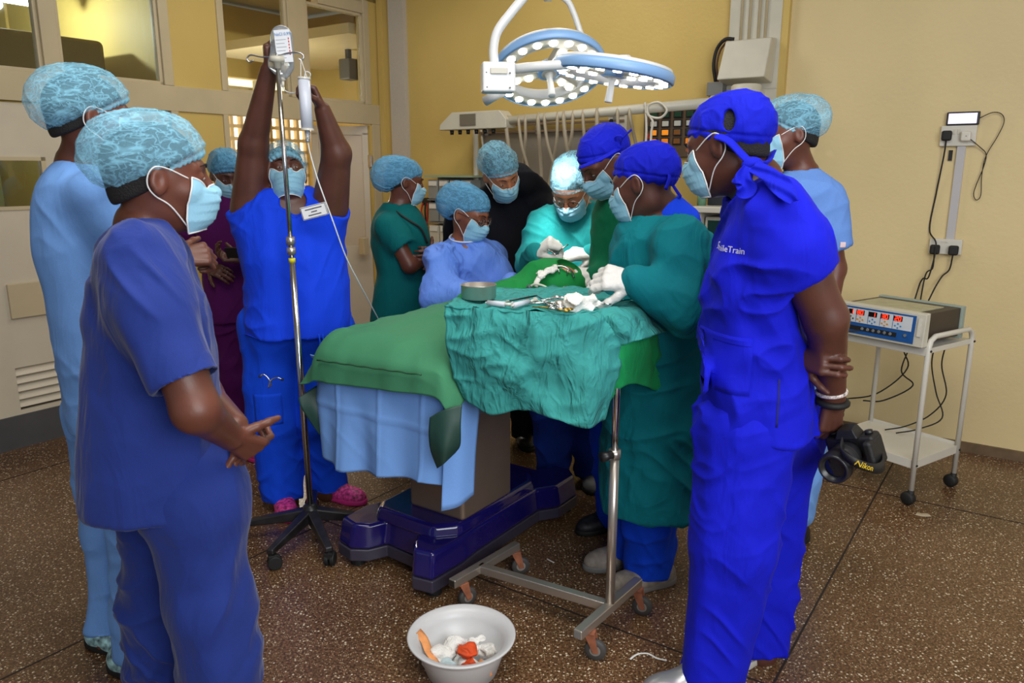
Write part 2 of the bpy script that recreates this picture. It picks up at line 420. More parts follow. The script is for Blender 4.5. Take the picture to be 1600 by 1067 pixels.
def folds(V, N, amp=.006, fine=.0025, seed=0, drape=1.0, rot=0.0, crumple=.004):
    """cloth: tall soft drapes, plus sparse slanting tension creases"""
    P = V; d = amp*drape*vnoise(P*np.array([12, 12, 2.2])+seed, seed)+amp*.7*vnoise(P*np.array([5, 5, 5])+7, seed+1)
    for k, (a, sc) in enumerate(((.55, (15, 9, 3.2)), (-.75, (17, 10, 3.6)), (1.25, (13, 9, 4.0)))):
        c, s_ = math.cos(a), math.sin(a); Q = P.copy(); Q[:, 0], Q[:, 2] = P[:, 0]*c-P[:, 2]*s_+.3*P[:, 1], P[:, 0]*s_+P[:, 2]*c
        w = .28*vnoise(P*4+seed+k, seed+9+k); m = np.clip(vnoise(P*3.4+11*k+seed, seed+20+k)*2.0+.15, 0, 1)
        d += fine*1.7*m*(thin(vnoise(Q*np.array(sc)+w[:, None]+seed*3, seed+30+k), 2.0, 1.5)-.35*m)
    wp = np.stack([vnoise(P*7+3, seed+50), vnoise(P*7+9, seed+51), vnoise(P*7+15, seed+52)], 1)
    d += crumple*(worley(P*np.array([13, 13, 7])+wp*.55, seed)-.5)
    return V+N*d[:, None]
def sdf_obj(name, S, mat, parent, fold=None, rl=1):
    V, Fc = S.surf(); V = relax(V, Fc, rl, .5)
    if fold: V = folds(V, vnormals(V, Fc), **fold)
    return link(name, np_mesh(V, Fc), mat, parent)
# ------------------------------------------------------------------ people
def fe(P, c, r):
    x, y, z = P[0]-c[0], P[1]-c[1], P[2]-c[2]
    q = np.sqrt((x/r[0])**2+(y/r[1])**2+(z/r[2])**2); g = np.sqrt((x/r[0]**2)**2+(y/r[1]**2)**2+(z/r[2]**2)**2)
    return q*(q-1)/np.maximum(g, 1e-6)
def fc(P, a, b, ra, rb):
    a = np.array(a, dtype=float); ba = np.array(b, dtype=float)-a; L = ba@ba
    px, py, pz = P[0]-a[0], P[1]-a[1], P[2]-a[2]; t = np.clip((px*ba[0]+py*ba[1]+pz*ba[2])/L, 0, 1)
    return np.sqrt((px-t*ba[0])**2+(py-t*ba[1])**2+(pz-t*ba[2])**2)-(ra+(rb-ra)*t)
def head_fn(x, y, z):
    """head about the ears' centre; face towards +y, crown +z"""
    P = (x, y, z); M = (np.abs(x), y, z)
    d = fe(P, (0, -.014, .036), (.076, .098, .089))
    d = smin(d, fe(P, (0, .022, -.012), (.064, .070, .085)), .03)
    d = smin(d, fe(P, (0, .030, -.070), (.044, .052, .038)), .03)
    d = smin(d, fe(P, (0, .066, -.092), (.022, .020, .018)), .02)          # chin
    d = smin(d, fe(M, (.043, .048, -.022), (.021, .026, .022)), .02)       # cheekbones
    d = smin(d, fc(M, (.004, .087, .034), (.044, .070, .030), .010, .008), .014)   # brow
    d = -smin(-d, fe(M, (.031, .098, .010), (.019, .016, .012)), .012)     # sockets
    d = smin(d, fe(M, (.031, .0765, .010), (.0155, .0125, .0125)), .003)    # eyelids
    d = smin(d, fc(P, (0, .090, .018), (0, .112, -.026), .0075, .0115), .010)
    d = smin(d, fe(M, (.012, .098, -.030), (.010, .012, .008)), .006)
    d = smin(d, fe(P, (0, .088, -.052), (.024, .014, .006)), .006)
    d = smin(d, fe(P, (0, .086, -.063), (.020, .013, .0065)), .006)
    # ears: flattened bowls
    e = fe((M[0]-.25*(M[1]+.01)*-1, M[1], M[2]), (.078, -.012, .002), (.0075, .018, .030))
    e = -smin(-e, fe(M, (.090, -.008, .006), (.010, .010, .019)), .004)
    d = smin(d, e, .006)
    return d
def head_put(S, M, s=1.0, k=.02):
    c = np.array(M.translation); A = np.array(M.to_3x3())/s; r = .17*s
    def fn(X, Y, Z):
        x, y, z = X-c[0], Y-c[1], Z-c[2]
        l = [(A[0, j]*x+A[1, j]*y+A[2, j]*z)/s for j in range(3)]
        return head_fn(*l)*s
    S.put(c-r, c+r, fn, k)
def head_mat(c, yaw=0, pitch=0, roll=0, s=1.0):
    return (Matrix.Translation(c) @ Matrix.Rotation(math.radians(180+yaw), 4, 'Z') @ Matrix.Rotation(math.radians(pitch), 4, 'X')
            @ Matrix.Rotation(math.radians(roll), 4, 'Y') @ Matrix.Diagonal((s, s, s, 1)))
FL = [(.045, .027, .021), (.049, .031, .022), (.046, .029, .022), (.036, .022, .019)]
def hand_segs(Wp, d, n, side, curl=(.3, .3, .3, .3), thumb=.4, spread=.06, s=1.0, bend0=None):
    """capsules of palm, fingers, thumb; d to the fingers, n out of the palm, side +1/-1 picks the thumb's side"""
    Wp = Vector(Wp); d = Vector(d).normalized(); n = Vector(n); n = (n-d*n.dot(d)).normalized(); t = d.cross(n).normalized()*side
    out = []; offs = (.031, .011, -.010, -.029)
    for i in range(4):
        kb = Wp+d*(.088-.004*abs(i-1.2))*s+t*offs[i]*s
        out.append((Wp+t*offs[i]*.55*s+d*.006*s, kb, .0135*s, .0115*s))
        a = 0.0; dd = (d+t*spread*(1.3-i)).normalized(); p = kb; cu = curl[i] if isinstance(curl, (tuple, list)) else curl
        for j, L in enumerate(FL[i]):
            a = cu*(1.25, 1.45, 1.0)[j]; dd = (dd*math.cos(a)+n*math.sin(a)).normalized()
            nn = (n*math.cos(a)-dd*0).normalized()
            # rotate the palm normal along with the finger
            q = dd.cross(t).normalized(); n_i = -q if q.dot(n) < 0 else q
            e = p+dd*L*s; r0 = (.0095, .0088, .0080)[j]*s*(1 if i < 3 else .88); out.append((p, e, r0, r0*.93)); p = e
            # update frame
            cosn = n - dd*n.dot(dd); n = n if j == 2 else n
            n_use = cosn
        # fingers bend about t; use explicit angles instead of frame drift
    # recompute with clean accumulated angles
    out2 = out[:0]
    for i in range(4):
        kb = Wp+d*(.088-.004*abs(i-1.2))*s+t*offs[i]*s
        out2.append((Wp+t*offs[i]*.55*s+d*.006*s, kb, .0140*s, .0118*s))
        cu = curl[i] if isinstance(curl, (tuple, list)) else curl; a = 0.0; p = kb; ds = (d+t*spread*(1.3-i)).normalized()
        for j, L in enumerate(FL[i]):
            a += cu*(1.2, 1.45, .9)[j]; dd = (ds*math.cos(a)+n*math.sin(a)).normalized()
            e = p+dd*L*s; r0 = (.0096, .0088, .0080)[j]*s*(1 if i < 3 else .88); out2.append((p, e, r0, r0*.93)); p = e
    b = Wp+d*.018*s+t*.020*s+n*.006*s; a = .55+.5*(1-thumb)
    td = (d*math.cos(a)+t*math.sin(a)+n*thumb*.75).normalized(); m = b+td*.042*s
    td2 = (td+(d*.4-t*.35+n*.5)*thumb).normalized(); e = m+td2*.033*s; td3 = (td2+(d*.2-t*.5+n*.35)*thumb).normalized()
    out2 += [(b, m, .0150*s, .0118*s), (m, e, .0110*s, .0100*s), (e, e+td3*.026*s, .0100*s, .0082*s)]
    return out2
def limb(S, pts, rs, k=.02, sq=None):
    for i in range(len(pts)-1): S.cone(pts[i], pts[i+1], rs[i], rs[i+1], k, sq=sq)
def hand_put(S, segs, infl=0.0):
    base = segs[-3:]
    for i in range(0, len(segs)-3):
        a, b, ra, rb = segs[i]; S.cone(a, b, ra+infl, rb+infl, .010 if i % 4 == 0 else .004)
    for a, b, ra, rb in base: S.cone(a, b, ra+infl, rb+infl, .006)

# shared head wear, built once in head coordinates -------------------------------------------------
def loc_mesh(S, rl=1, fn=None, attr=None):
    V, Fc = S.surf(); V = relax(V, Fc, rl, .5)
    if fn is not None: V = fn(V, vnormals(V, Fc))
    me = np_mesh(V, Fc)
    if attr is not None:
        a = me.attributes.new('rim', 'FLOAT', 'POINT'); a.data.foreach_set('value', attr(V).astype(np.float32))
    return me
_cache = {}
def cap_mesh(kind):
    if kind in _cache: return _cache[kind]
    S = SDF((-.14, -.21, -.12), (.14, .15, .22), .0032)
    if kind == 'bouffant': S.ell((0, -.022, .062), (.092, .120, .092), k=0); S.ell((0, -.085, .045), (.075, .060, .068), k=.05); nn = (0, .45, -.89)
    elif kind == 'bouffant_tall': S.ell((0, -.020, .068), (.090, .118, .094), k=0); S.ell((0, -.09, .060), (.070, .062, .062), k=.05); nn = (0, .44, -.90)
    elif kind == 'bouffant_bun': S.ell((0, -.035, .060), (.090, .125, .090), k=0); S.ell((0, -.115, .025), (.078, .072, .082), k=.06); nn = (0, .52, -.85)
    elif kind.startswith('tied'): S.ell((0, -.020, .050), (.083, .108, .090), k=0); S.ell((0, -.075, .045), (.066, .052, .062), k=.04); nn = (0, .36, -.93)
    nn = np.array(nn)/np.linalg.norm(nn); p0 = np.array({'bouffant': (0, .085, .052), 'bouffant_tall': (0, .085, .052), 'bouffant_bun': (0, .085, .05), 'tied': (0, .088, .050), 'tied_open': (0, .088, .046)}[kind])
    S.plane(p0, nn, .012)
    if kind == 'tied_open': S.ell((-.082, -.052, .055), (.045, .014, .026), k=.006, sub=True)
    def disp(V, N):
        ang = np.arctan2(V[:, 0], V[:, 1]+.02); hgt = -(V-p0)@nn
        if kind.startswith('tied'):
            g = np.exp(-hgt/.03)*.0022*np.sin(ang*15+2*vnoise(V*30)); d = g+.0035*ridge(V, (16, 16, 26), 4, .7)-.002
            d += -.0035*np.exp(-((hgt-.028)/.004)**2)
        else:
            g = np.exp(-hgt/.018)*.0018*np.sin(ang*40+7*vnoise(V*30, 2)); d = g+.0042*ridge(V+np.array([0, 0, 0]), (26, 10, 26), 4, .6)-.002+.006*vnoise(V*12, 6)
            d += -.004*np.exp(-((hgt-.012)/.005)**2)
        return V+N*d[:, None]
    def rim(V):
        hgt = -(V-p0)@nn; return .85*np.clip(1-(hgt-.004)/.016, 0, 1)
    me = loc_mesh(S, 2, disp, rim); _cache[kind] = me; return me
def hair_mesh():
    if 'hair' in _cache: return _cache['hair']
    S = SDF((-.11, -.14, -.09), (.11, .11, .15), .0035)
    S.ell((0, -.016, .038), (.0785, .1005, .0915), k=0); S.ell((0, -.045, -.02), (.064, .062, .055), k=.02)
    S.plane((0, .076, .05), (0, .75, -.66), .01); S.plane((0, -.05, -.026), (0, .42, -.91), .01)
    for sx in (-1, 1): S.ell((sx*.085, -.008, -.004), (.03, .026, .04), k=.004, sub=True)
    _cache['hair'] = loc_mesh(S, 1); return _cache['hair']
def mask_mesh():
    if 'mask' in _cache: return _cache['mask']
    nu, nv = 40, 34; V = []
    for j in range(nv):
        v = j/(nv-1); z = -.006-.100*v
        yc = np.interp(v, [0, .12, .35, .6, .85, 1], [.100, .114, .1225, .115, .102, .080])
        ys = np.interp(v, [0, .3, .7, 1], [.050, .044, .038, .040]); w = np.interp(v, [0, .25, .75, 1], [.060, .066, .062, .048])
        for i in range(nu):
            u = i/(nu-1)*2-1; a = abs(u)
            x = w*math.sin(u*1.25)/math.sin(1.25); y = yc-(yc-ys)*a**2.0
            y += .0030*((v*5.0) % 1.0)*(1-a**6) if .12 < v < .92 else 0
            zz = z+.016*(a**2)*(1 if v < .3 else (-.2))*max(0, 1-v*2.2)-.006*a*a*v+ (0 if v > .25 else -.010*math.exp(-(u/.18)**2)*0)
            if v < .2: zz -= .012*math.exp(-((a-.42)/.25)**2)*(1-v/.2)
            V.append((x, y, zz))
    Fc = [(j*nu+i, j*nu+i+1, (j+1)*nu+i+1, (j+1)*nu+i) for j in range(nv-1) for i in range(nu-1)]
    V = np.array(V)
    for _ in range(14):   # rest the mask on the face
        f = lambda Q: head_fn(Q[:, 0], Q[:, 1], Q[:, 2]); e = .0015; d0 = f(V)
        G = np.stack([(f(V+e*np.eye(3)[a])-f(V-e*np.eye(3)[a]))/(2*e) for a in range(3)], 1); G[:, 2] *= .2; G[:, 1] = np.abs(G[:, 1])+.6; G /= np.maximum(np.linalg.norm(G, axis=1, keepdims=True), 1e-6)
        V = V+G*np.clip(.0045-d0, 0, .0015)[:, None]
    q = np_mesh(V, np.array(Fc))
    bm = bmesh.new(); bm.from_mesh(q); bmesh.ops.recalc_face_normals(bm, faces=bm.faces)
    r = bmesh.ops.solidify(bm, geom=bm.faces[:], thickness=.0016); bm.to_mesh(q); bm.free(); q.shade_smooth()
    _cache['mask'] = q; return q
def maskrim_mesh():
    if 'maskrim' in _cache: return _cache['maskrim']
    me = mask_mesh(); nu, nv = 40, 34; P = [me.vertices[i].co.copy() for i in range(nu*nv)]
    b = MB(); ring = [P[i] for i in range(nu)]+[P[j*nu+nu-1] for j in range(1, nv-1)]+[P[(nv-1)*nu+i] for i in range(nu-1, -1, -1)]+[P[j*nu] for j in range(nv-2, 0, -1)]
    b.tube(ring, .0019, 6, closed=True)
    m = b.mesh(); m.shade_smooth(); _cache['maskrim'] = m; return m
def loop_mesh(s=1):
    if ('loop', s) in _cache: return _cache[('loop', s)]
    b = MB()
    if 1:
        pts = [(s*.0645, .050, .008), (s*.077, .012, .028), (s*.084, -.014, .034), (s*.084, -.030, .020), (s*.080, -.034, -.004), (s*.079, -.022, -.026), (s*.071, .008, -.050), (s*.050, .042, -.100)]
        b.tube(cr(pts, 6), .0015, 6)
    m = b.mesh(); m.shade_smooth(); _cache[('loop', s)] = m; return m
def eyes_mesh(s=1):
    if ('eyes', s) in _cache: return _cache[('eyes', s)]
    b = MB()
    b.ball((s*.031, .0805, .0065), .0098, 10, sc=(1.15, 1, .50))
    m = b.mesh(); m.shade_smooth(); _cache[('eyes', s)] = m; return m
def iris_mesh(s=1):
    if ('iris', s) in _cache: return _cache[('iris', s)]
    b = MB()
    b.ball((s*.031, .0868, .0065), .0046, 8, sc=(1, .8, .95))
    m = b.mesh(); m.shade_smooth(); _cache[('iris', s)] = m; return m
def brow_mesh(s=1):
    if ('brow', s) in _cache: return _cache[('brow', s)]
    b = MB()
    b.tube(cr([(s*.012, .098, .031), (s*.028, .0945, .037), (s*.046, .080, .033)], 4), [.0022]*2+[.0032]*4+[.0014]*3, 6, flat=.6)
    m = b.mesh(); m.shade_smooth(); _cache[('brow', s)] = m; return m
def glasses(parent, M, matf, matl):
    b = MB(M)
    for s in (-1, 1):
        ring = [(s*.033+.023*math.cos(t), .1025-.10*abs(s*.033+.023*math.cos(t))**1.5*3, .006+.0185*math.sin(t)) for t in np.linspace(0, 2*math.pi, 25)[:-1]]
        b.tube(ring, .0017, 6, closed=True); b.tube([(s*.056, .088, .012), (s*.078, .03, .014), (s*.083, -.012, .014), (s*.082, -.022, .0)], .0016, 6)
    b.tube(cr([(-.011, .103, .010), (0, .108, .014), (.011, .103, .010)], 4), .0016, 6)
    g = b.build('glasses', matf, parent, smooth=True)
    b = MB(M)
    for s in (-1, 1): b.add([(s*.033+.022*math.cos(t), .1025-.10*abs(s*.033+.022*math.cos(t))**1.5*3, .006+.0178*math.sin(t)) for t in np.linspace(0, 2*math.pi, 25)[:-1]], [tuple(range(24))])
    l = b.build('lens', matl, g, smooth=True); l.visible_shadow = True
    return g
def earring(parent, M, s, mat):
    b = MB(M); b.ball((s*.084, -.002, -.033), .004, 8); b.build('earring', mat, parent, smooth=True)

SHOES = {}
def shoe_mesh(kind='clog'):
    if kind in SHOES: return SHOES[kind]
    S = SDF((-.07, -.17, -.01), (.07, .17, .14), .004)
    S.ell((0, .06, .030), (.050, .085, .042), k=0); S.ell((0, -.07, .035), (.040, .058, .045), k=.05); S.cone((0, -.06, .05), (0, -.055, .085), .040, .038, .03)
    S.cone((0, .0, .04), (0, -.03, .075), .042, .036, .03)
    S.ell((0, -.06, .115), (.031, .042, .05), k=.01, sub=True)
    S.plane((0, 0, .012), (0, 0, -1))
    up = loc_mesh(S, 2)
    S = SDF((-.07, -.17, -.01), (.07, .17, .05), .004)
    S.ell((0, .06, .012), (.053, .090, .05), k=0); S.ell((0, -.07, .012), (.043, .062, .05), k=.06); S.plane((0, 0, .024), (0, 0, 1)); S.plane((0, 0, .0), (0, 0, -1))
    so = loc_mesh(S, 1); SHOES[kind] = (up, so); return SHOES[kind]
def shoe(parent, p, yaw, matu, mats, s=1.0, lab=None):
    up, so = shoe_mesh(); M = Matrix.Translation((p[0], p[1], .001)) @ Matrix.Rotation(math.radians(180+yaw), 4, 'Z') @ Matrix.Scale(s, 4)
    o = place('shoe', up, M, matu, parent)
    if lab: o['label'] = lab
    so_ = bpy.data.objects.new('sole', so); COL.objects.link(so_); so_.parent = o
    if not so.materials: so.materials.append(mats)
    so_.material_slots[0].link = 'OBJECT'; so_.material_slots[0].material = mats
    return o

def person(label, Yd, res, head, torso, arms, legs, m, cap='bouffant', mask=True, hem=None, collar=.0, seed=1, group=None,
           gown=None, fold=None, shirt_name='scrub_top', eyes=True, neck_r=.052, chest_p=2.3, tres=None, vneck=None, lean=None, brow=True, hair=True, trousers=True, covered=False):
    """head: (px,py,Y,yaw,pitch,roll,scale); torso rows: py, x left, x right, depth radius, (Y centre);
    arms: dict(j=[...world], r=[...], sl=index or None, hand=segs); legs: list of dict(j, r, hemz)"""
    hp = at(head[0], head[1], head[2]); s = head[6] if len(head) > 6 else 1.0
    HM = head_mat(hp, head[3], head[4], head[5] if len(head) > 5 else 0, s)
    lv = []
    for t in torso:
        Yc = t[4] if len(t) > 4 else Yd
        a, b = at(t[1], t[0], Yc), at(t[2], t[0], Yc); lv.append((a.z, (a.x+b.x)/2, Yc, (b.x-a.x)/2, t[3]))
    lv.sort()
    root = empty('person', (lv[0][1], lv[0][2], 0), label, 'person', group)
    # bounds
    pts = [np.array(hp)]+[np.array(q) for a in arms for q in a['j']]+[np.array(q) for a in arms for sgm in a.get('hand', []) for q in sgm[:2]]
    for z, cx, cy, rx, ry in lv: pts += [np.array((cx-rx, cy-ry, z)), np.array((cx+rx, cy+ry, z))]
    for l in legs: pts += [np.array(q) for q in l['j']]
    P = np.array(pts); lo = P.min(0)-.17; hi = P.max(0)+.17; lo[2] = max(-.02, lo[2])
    # --- body, one continuous surface
    S = SDF(lo, hi, res)
    mid = lv[len(lv)//2]; ang = .92*math.atan2(-mid[1], mid[2])      # the torso's breadth is measured square to the line of sight
    S.loft([(z, cx, cy, max(.03, rx*.80), max(.03, ry*.80)) for z, cx, cy, rx, ry in lv], k=.02, ang=ang)
    top = lv[-1]; nb = HM @ Vector((0, -.018, -.045)); nt = Vector((top[1], top[2], top[0]-.02))
    S.cone(nb, nt, neck_r*s, neck_r*s*1.08, .03)
    head_put(S, HM, s, .025)
    for a in arms:
        limb(S, a['j'], a['r'], .02)
        if 'hand' in a and not a.get('glove'): hand_put(S, a['hand'])
        elif 'hand' in a: hand_put(S, a['hand'], -.001)
    for l in legs: limb(S, l['j'], [r*.72 for r in l['r']], .02)
    V, Fc = S.surf(); V = relax(V, Fc, 1, .35)
    body = link('body', np_mesh(V, Fc), m['skin'], root)
    # --- top
    S = SDF(lo, hi, tres or res*1.15)
    S.loft(lv, k=0, p=chest_p, infl=.002, ang=ang)
    for a in arms:
        n = a.get('sl')
        if n is None: continue
        sp, sr = a['sp'] if 'sp' in a else a['j'][:n+1], a['sr']
        T = SDF(lo, hi, tres or res*1.15); limb(T, sp, sr, .05)
        if a.get('open', True):    # sleeve mouth: cut flat and hollow it
            e = np.array(sp[-1], dtype=float); d = np.array(Vector(sp[-1])-Vector(sp[-2])); d /= np.linalg.norm(d); r = sr[-1]
            T.put(e-.16, e+.16, lambda X, Y_, Z: np.maximum(-((X-e[0])*d[0]+(Y_-e[1])*d[1]+(Z-e[2])*d[2]), np.sqrt((X-e[0]-d[0]*.05)**2+(Y_-e[1]-d[1]*.05)**2+(Z-e[2]-d[2]*.05)**2)-(r+.07)), 0, sub=True)
            T.cone(e-d*.03, e+d*.05, r-.013, r-.010, 0, sub=True)
        S.D = smin(S.D, T.D, a.get('sk', .05))
    # neck opening
    if covered: S.cone(nb.lerp(nt, .35), nt, neck_r*s+.012, neck_r*s+.03, .04)
    else: S.cone(nb, nt, neck_r*s+.010, neck_r*s+.016+collar, .004, sub=True)
    if vneck is not None:
        for q, r in vneck: S.ell(q, r, k=.006, sub=True)
    S.plane((0, 0, lv[0][0]), (0, 0, -1)) if hem is None else S.plane(*hem)
    fo = dict(amp=.007, fine=.003, seed=seed); fo.update(fold or {})
    topo = sdf_obj(shirt_name, S, m['top'], root, fo, 1)
    if m.get('top_label'): topo['label'] = m['top_label']
    # --- trousers
    if legs and trousers:
        S = SDF((lo[0], lo[1], 0), (hi[0], hi[1], max(l['j'][0][2] for l in legs)+.12), tres or res*1.15)
        for l in legs: limb(S, l['j'], l['r'], .03)
        if len(legs) > 1:
            a, b = Vector(legs[0]['j'][0]), Vector(legs[1]['j'][0]); S.cone(a, b, legs[0]['r'][0], legs[1]['r'][0], .06)
        S.plane((0, 0, min(l.get('hz', .03) for l in legs)), (0, 0, -1))
        sdf_obj('trousers', S, m['pants'], root, dict(amp=.013, fine=.0065, seed=seed+3, drape=1.1, crumple=.007), 1)
    # --- gloves
    for a in arms:
        if a.get('glove'):
            S = SDF(*hand_box(a['hand']), res*.75); hand_put(S, a['hand'], .002)
            if a.get('cuff', True):
                w = Vector(a['j'][-1]); d = (Vector(a['j'][-2])-w).normalized(); S.cone(w, w+d*.055, .031, .040, .01)
            V, Fc = S.surf(); V = relax(V, Fc, 1, .5); N = vnormals(V, Fc); V = V+N*(.0012*ridge(V, (50, 50, 50), 3))[:, None]
            link('glove', np_mesh(V, Fc), m['glove'], root)
    # --- head wear
    if hair: place('hair', hair_mesh(), HM, m['hair'], root)
    if eyes:
        for sd in (-1, 1):
            e = place('eye', eyes_mesh(sd), HM, m['eye'], root); i = bpy.data.objects.new('iris', iris_mesh(sd)); COL.objects.link(i); i.parent = e
            if not iris_mesh(sd).materials: iris_mesh(sd).materials.append(m['iris'])
    if brow:
        for sd in (-1, 1): place('eyebrow', brow_mesh(sd), HM, m['hair'], root)
    if cap: place('cap', cap_mesh(cap), HM @ Matrix.Diagonal((*m.get('cs', (1, 1, 1)), 1)), m['cap'], root)
    if mask:
        k = place('mask', mask_mesh(), HM, m['mask'], root)
        for nm, me in (('edge_binding', maskrim_mesh()), ('ear_loop', loop_mesh(-1)), ('ear_loop', loop_mesh(1))):
            q = bpy.data.objects.new(nm, me); COL.objects.link(q); q.parent = k
            if not me.materials: me.materials.append(m['loop'])
    return root, HM, topo, lv
def hand_box(segs):
    P = np.array([list(q) for s_ in segs for q in s_[:2]]); return P.min(0)-.09, P.max(0)+.09

def text_decal(text, size, center, right, up, target, mat, parent, name='lettering', depth=.15, off=.0015, squeeze=1.0):
    """letters laid on the surface of target mesh object (world-space rays along -normal)"""
    cu = bpy.data.curves.new('t', 'FONT'); cu.body = text; cu.size = size; cu.align_x = 'CENTER'; cu.align_y = 'CENTER'; cu.extrude = 0; cu.resolution_u = 3
    to = bpy.data.objects.new('t', cu); COL.objects.link(to); dg = bpy.context.evaluated_depsgraph_get(); me = bpy.data.meshes.new_from_object(to.evaluated_get(dg))
    bpy.data.objects.remove(to); bpy.data.curves.remove(cu)
    bm = bmesh.new(); bm.from_mesh(me)
    bmesh.ops.subdivide_edges(bm, edges=[e for e in bm.edges if e.calc_length() > size*.3], cuts=2)
    bmesh.ops.triangulate(bm, faces=bm.faces)
    right = Vector(right).normalized(); up = Vector(up); up = (up-right*up.dot(right)).normalized(); n = right.cross(up)
    if target is not None:
        tm = target.data; W_ = ROOTLOC[target.name]; bv = BVHTree.FromPolygons([v.co+W_ for v in tm.vertices], [tuple(p.vertices) for p in tm.polygons])
    for v in bm.verts:
        p = Vector(center)+right*v.co.x*squeeze+up*v.co.y
        if target is not None:
            h = bv.ray_cast(p+n*depth, -n)
            if h[0] is not None: p = h[0]+n*off
        v.co = p
    bm.to_mesh(me); bm.free(); me.materials.clear(); return link(name, me, mat, parent)
# ------------------------------------------------------------------ the materials of the place
M_ = {}
M_['yellow'] = wallmat('yellow_paint', (206, 178, 104))
M_['yellow_light'] = wallmat('yellow_paint_brightened', (219, 199, 150), .06)  # paler copy of the wall yellow; the bay's stronger light is put into its colour
M_['cream'] = plain('cream_gloss_paint', (196, 180, 146), .35, var=.05, bscale=5, bump=.1)
M_['white'] = plain('white_enamel', (212, 208, 196), .3, var=.03, bscale=9)
M_['offwhite'] = plain('off_white_plastic', (200, 196, 180), .4, var=.04, bscale=12)
M_['ceil'] = plain('ceiling_paint', (215, 205, 185), .8)
M_['steel'] = plain('stainless_steel', (190, 182, 172), .30, .8, var=.12, bscale=3, bump=.03)
M_['steel_b'] = plain('brushed_steel_panel', (142, 122, 106), .42, .55, var=.12, bscale=4, bump=.05)
M_['chrome'] = plain('chrome', (205, 205, 205), .15, 1)
M_['blackpl'] = plain('black_plastic', (28, 28, 30), .4, var=.2, bscale=30)
M_['rubber'] = plain('black_rubber', (22, 22, 22), .65)
M_['greypl'] = plain('grey_plastic', (120, 120, 118), .45)
M_['navybase'] = plain('glossy_navy_fibreglass', (26, 20, 92), .16, coat=.5, var=.05)
M_['glass'] = plain('window_glass', (235, 245, 240), .02, trans=1.0, spec=.5)
M_['led'] = plain('lit_led', (255, 250, 238), .4, emit=9)
M_['lampblue'] = plain('pale_blue_lamp_shell', (128, 168, 214), .35)
M_['lampwhite'] = plain('white_lamp_shell', (212, 214, 214), .3)
M_['lampface'] = plain('lamp_face', (190, 186, 172), .35)
M_['eye'] = plain('eye_white', (150, 135, 125), .25); M_['iris'] = plain('dark_iris', (22, 12, 8), .1)
M_['hair'] = plain('black_hair', (20, 16, 15), .8, bump=.6, bscale=300)
M_['mask'] = fabric('pale_blue_mask', (142, 192, 216), crease=.12, scale=22, sat=.03)
M_['loop'] = plain('white_elastic', (225, 225, 222), .6)
M_['capnet'] = bouffant('blue_bouffant_net', (140, 202, 228), .36)
M_['capnet2'] = bouffant('denser_blue_bouffant_net', (100, 164, 204), .60)
M_['tiecap'] = fabric('royal_blue_cap_cotton', (18, 28, 182), crease=.35, scale=14)
M_['glove'] = plain('white_latex', (206, 204, 200), .45, bump=.25, bscale=90)
S_DARK = skin('deep_brown_skin', (98, 56, 42)); S_DARK2 = skin('dark_brown_skin', (88, 52, 41)); S_MID = skin('brown_skin', (128, 76, 54)); S_TAN = skin('tan_skin', (176, 112, 78))
# ------------------------------------------------------------------ the room
def struct(o): o['kind'] = 'structure'; return o
def rb(lo, hi, b=None):
    b = b or MB(ROOM); return b.box(lo, hi)
def floor_mat():
    m, nt, b = new_mat('brown_terrazzo'); b.inputs['Roughness'].default_value = .3; b.inputs['Specular IOR Level'].default_value = .4
    v = coords(nt)
    n = nd(nt, 'ShaderNodeTexNoise'); n.inputs['Scale'].default_value = 1.6; n.inputs['Detail'].default_value = 6; nt.links.new(v, n.inputs['Vector'])
    n2 = nd(nt, 'ShaderNodeTexNoise'); n2.inputs['Scale'].default_value = 120; n2.inputs['Detail'].default_value = 3; nt.links.new(v, n2.inputs['Vector'])
    base = ramp(nt, n.outputs['Fac'], [(.3, srgb(92, 66, 44)), (.7, srgb(122, 92, 64))])
    sp = ramp(nt, n2.outputs['Fac'], [(.38, (.35, .33, .3)), (.62, (1.25, 1.2, 1.15))])
    mx = nd(nt, 'ShaderNodeMixRGB', blend_type='MULTIPLY'); mx.inputs[0].default_value = 1; nt.links.new(base, mx.inputs[1]); nt.links.new(sp, mx.inputs[2])
    cur = mx.outputs[0]
    for sc, th, mid, col in ((75, .20, .66, srgb(212, 196, 170)), (150, .26, .60, srgb(175, 150, 118)), (46, .13, .70, srgb(220, 206, 182))):
        vo = nd(nt, 'ShaderNodeTexVoronoi'); vo.inputs['Scale'].default_value = sc; nt.links.new(v, vo.inputs['Vector'])
        wn = nd(nt, 'ShaderNodeSeparateColor'); nt.links.new(vo.outputs['Color'], wn.inputs[0])
        a = nd(nt, 'ShaderNodeMath', operation='LESS_THAN'); nt.links.new(vo.outputs['Distance'], a.inputs[0]); a.inputs[1].default_value = th*1.3
        g = nd(nt, 'ShaderNodeMath', operation='GREATER_THAN'); nt.links.new(wn.outputs[0], g.inputs[0]); g.inputs[1].default_value = mid
        k = nd(nt, 'ShaderNodeMath', operation='MULTIPLY'); nt.links.new(a.outputs[0], k.inputs[0]); nt.links.new(g.outputs[0], k.inputs[1])
        m2 = nd(nt, 'ShaderNodeMixRGB'); nt.links.new(k.outputs[0], m2.inputs[0]); nt.links.new(cur, m2.inputs[1]); m2.inputs[2].default_value = col; cur = m2.outputs[0]
    nt.links.new(cur, b.inputs['Base Color']); return m
M_['floor'] = floor_mat()
M_['groove'] = plain('dark_joint', (38, 28, 22), .7)
b = rb((-3.2, -7.5, -.1), (7.0, 2.6, 0)); me = b.mesh(); fl = link('floor', me, M_['floor']); struct(fl)
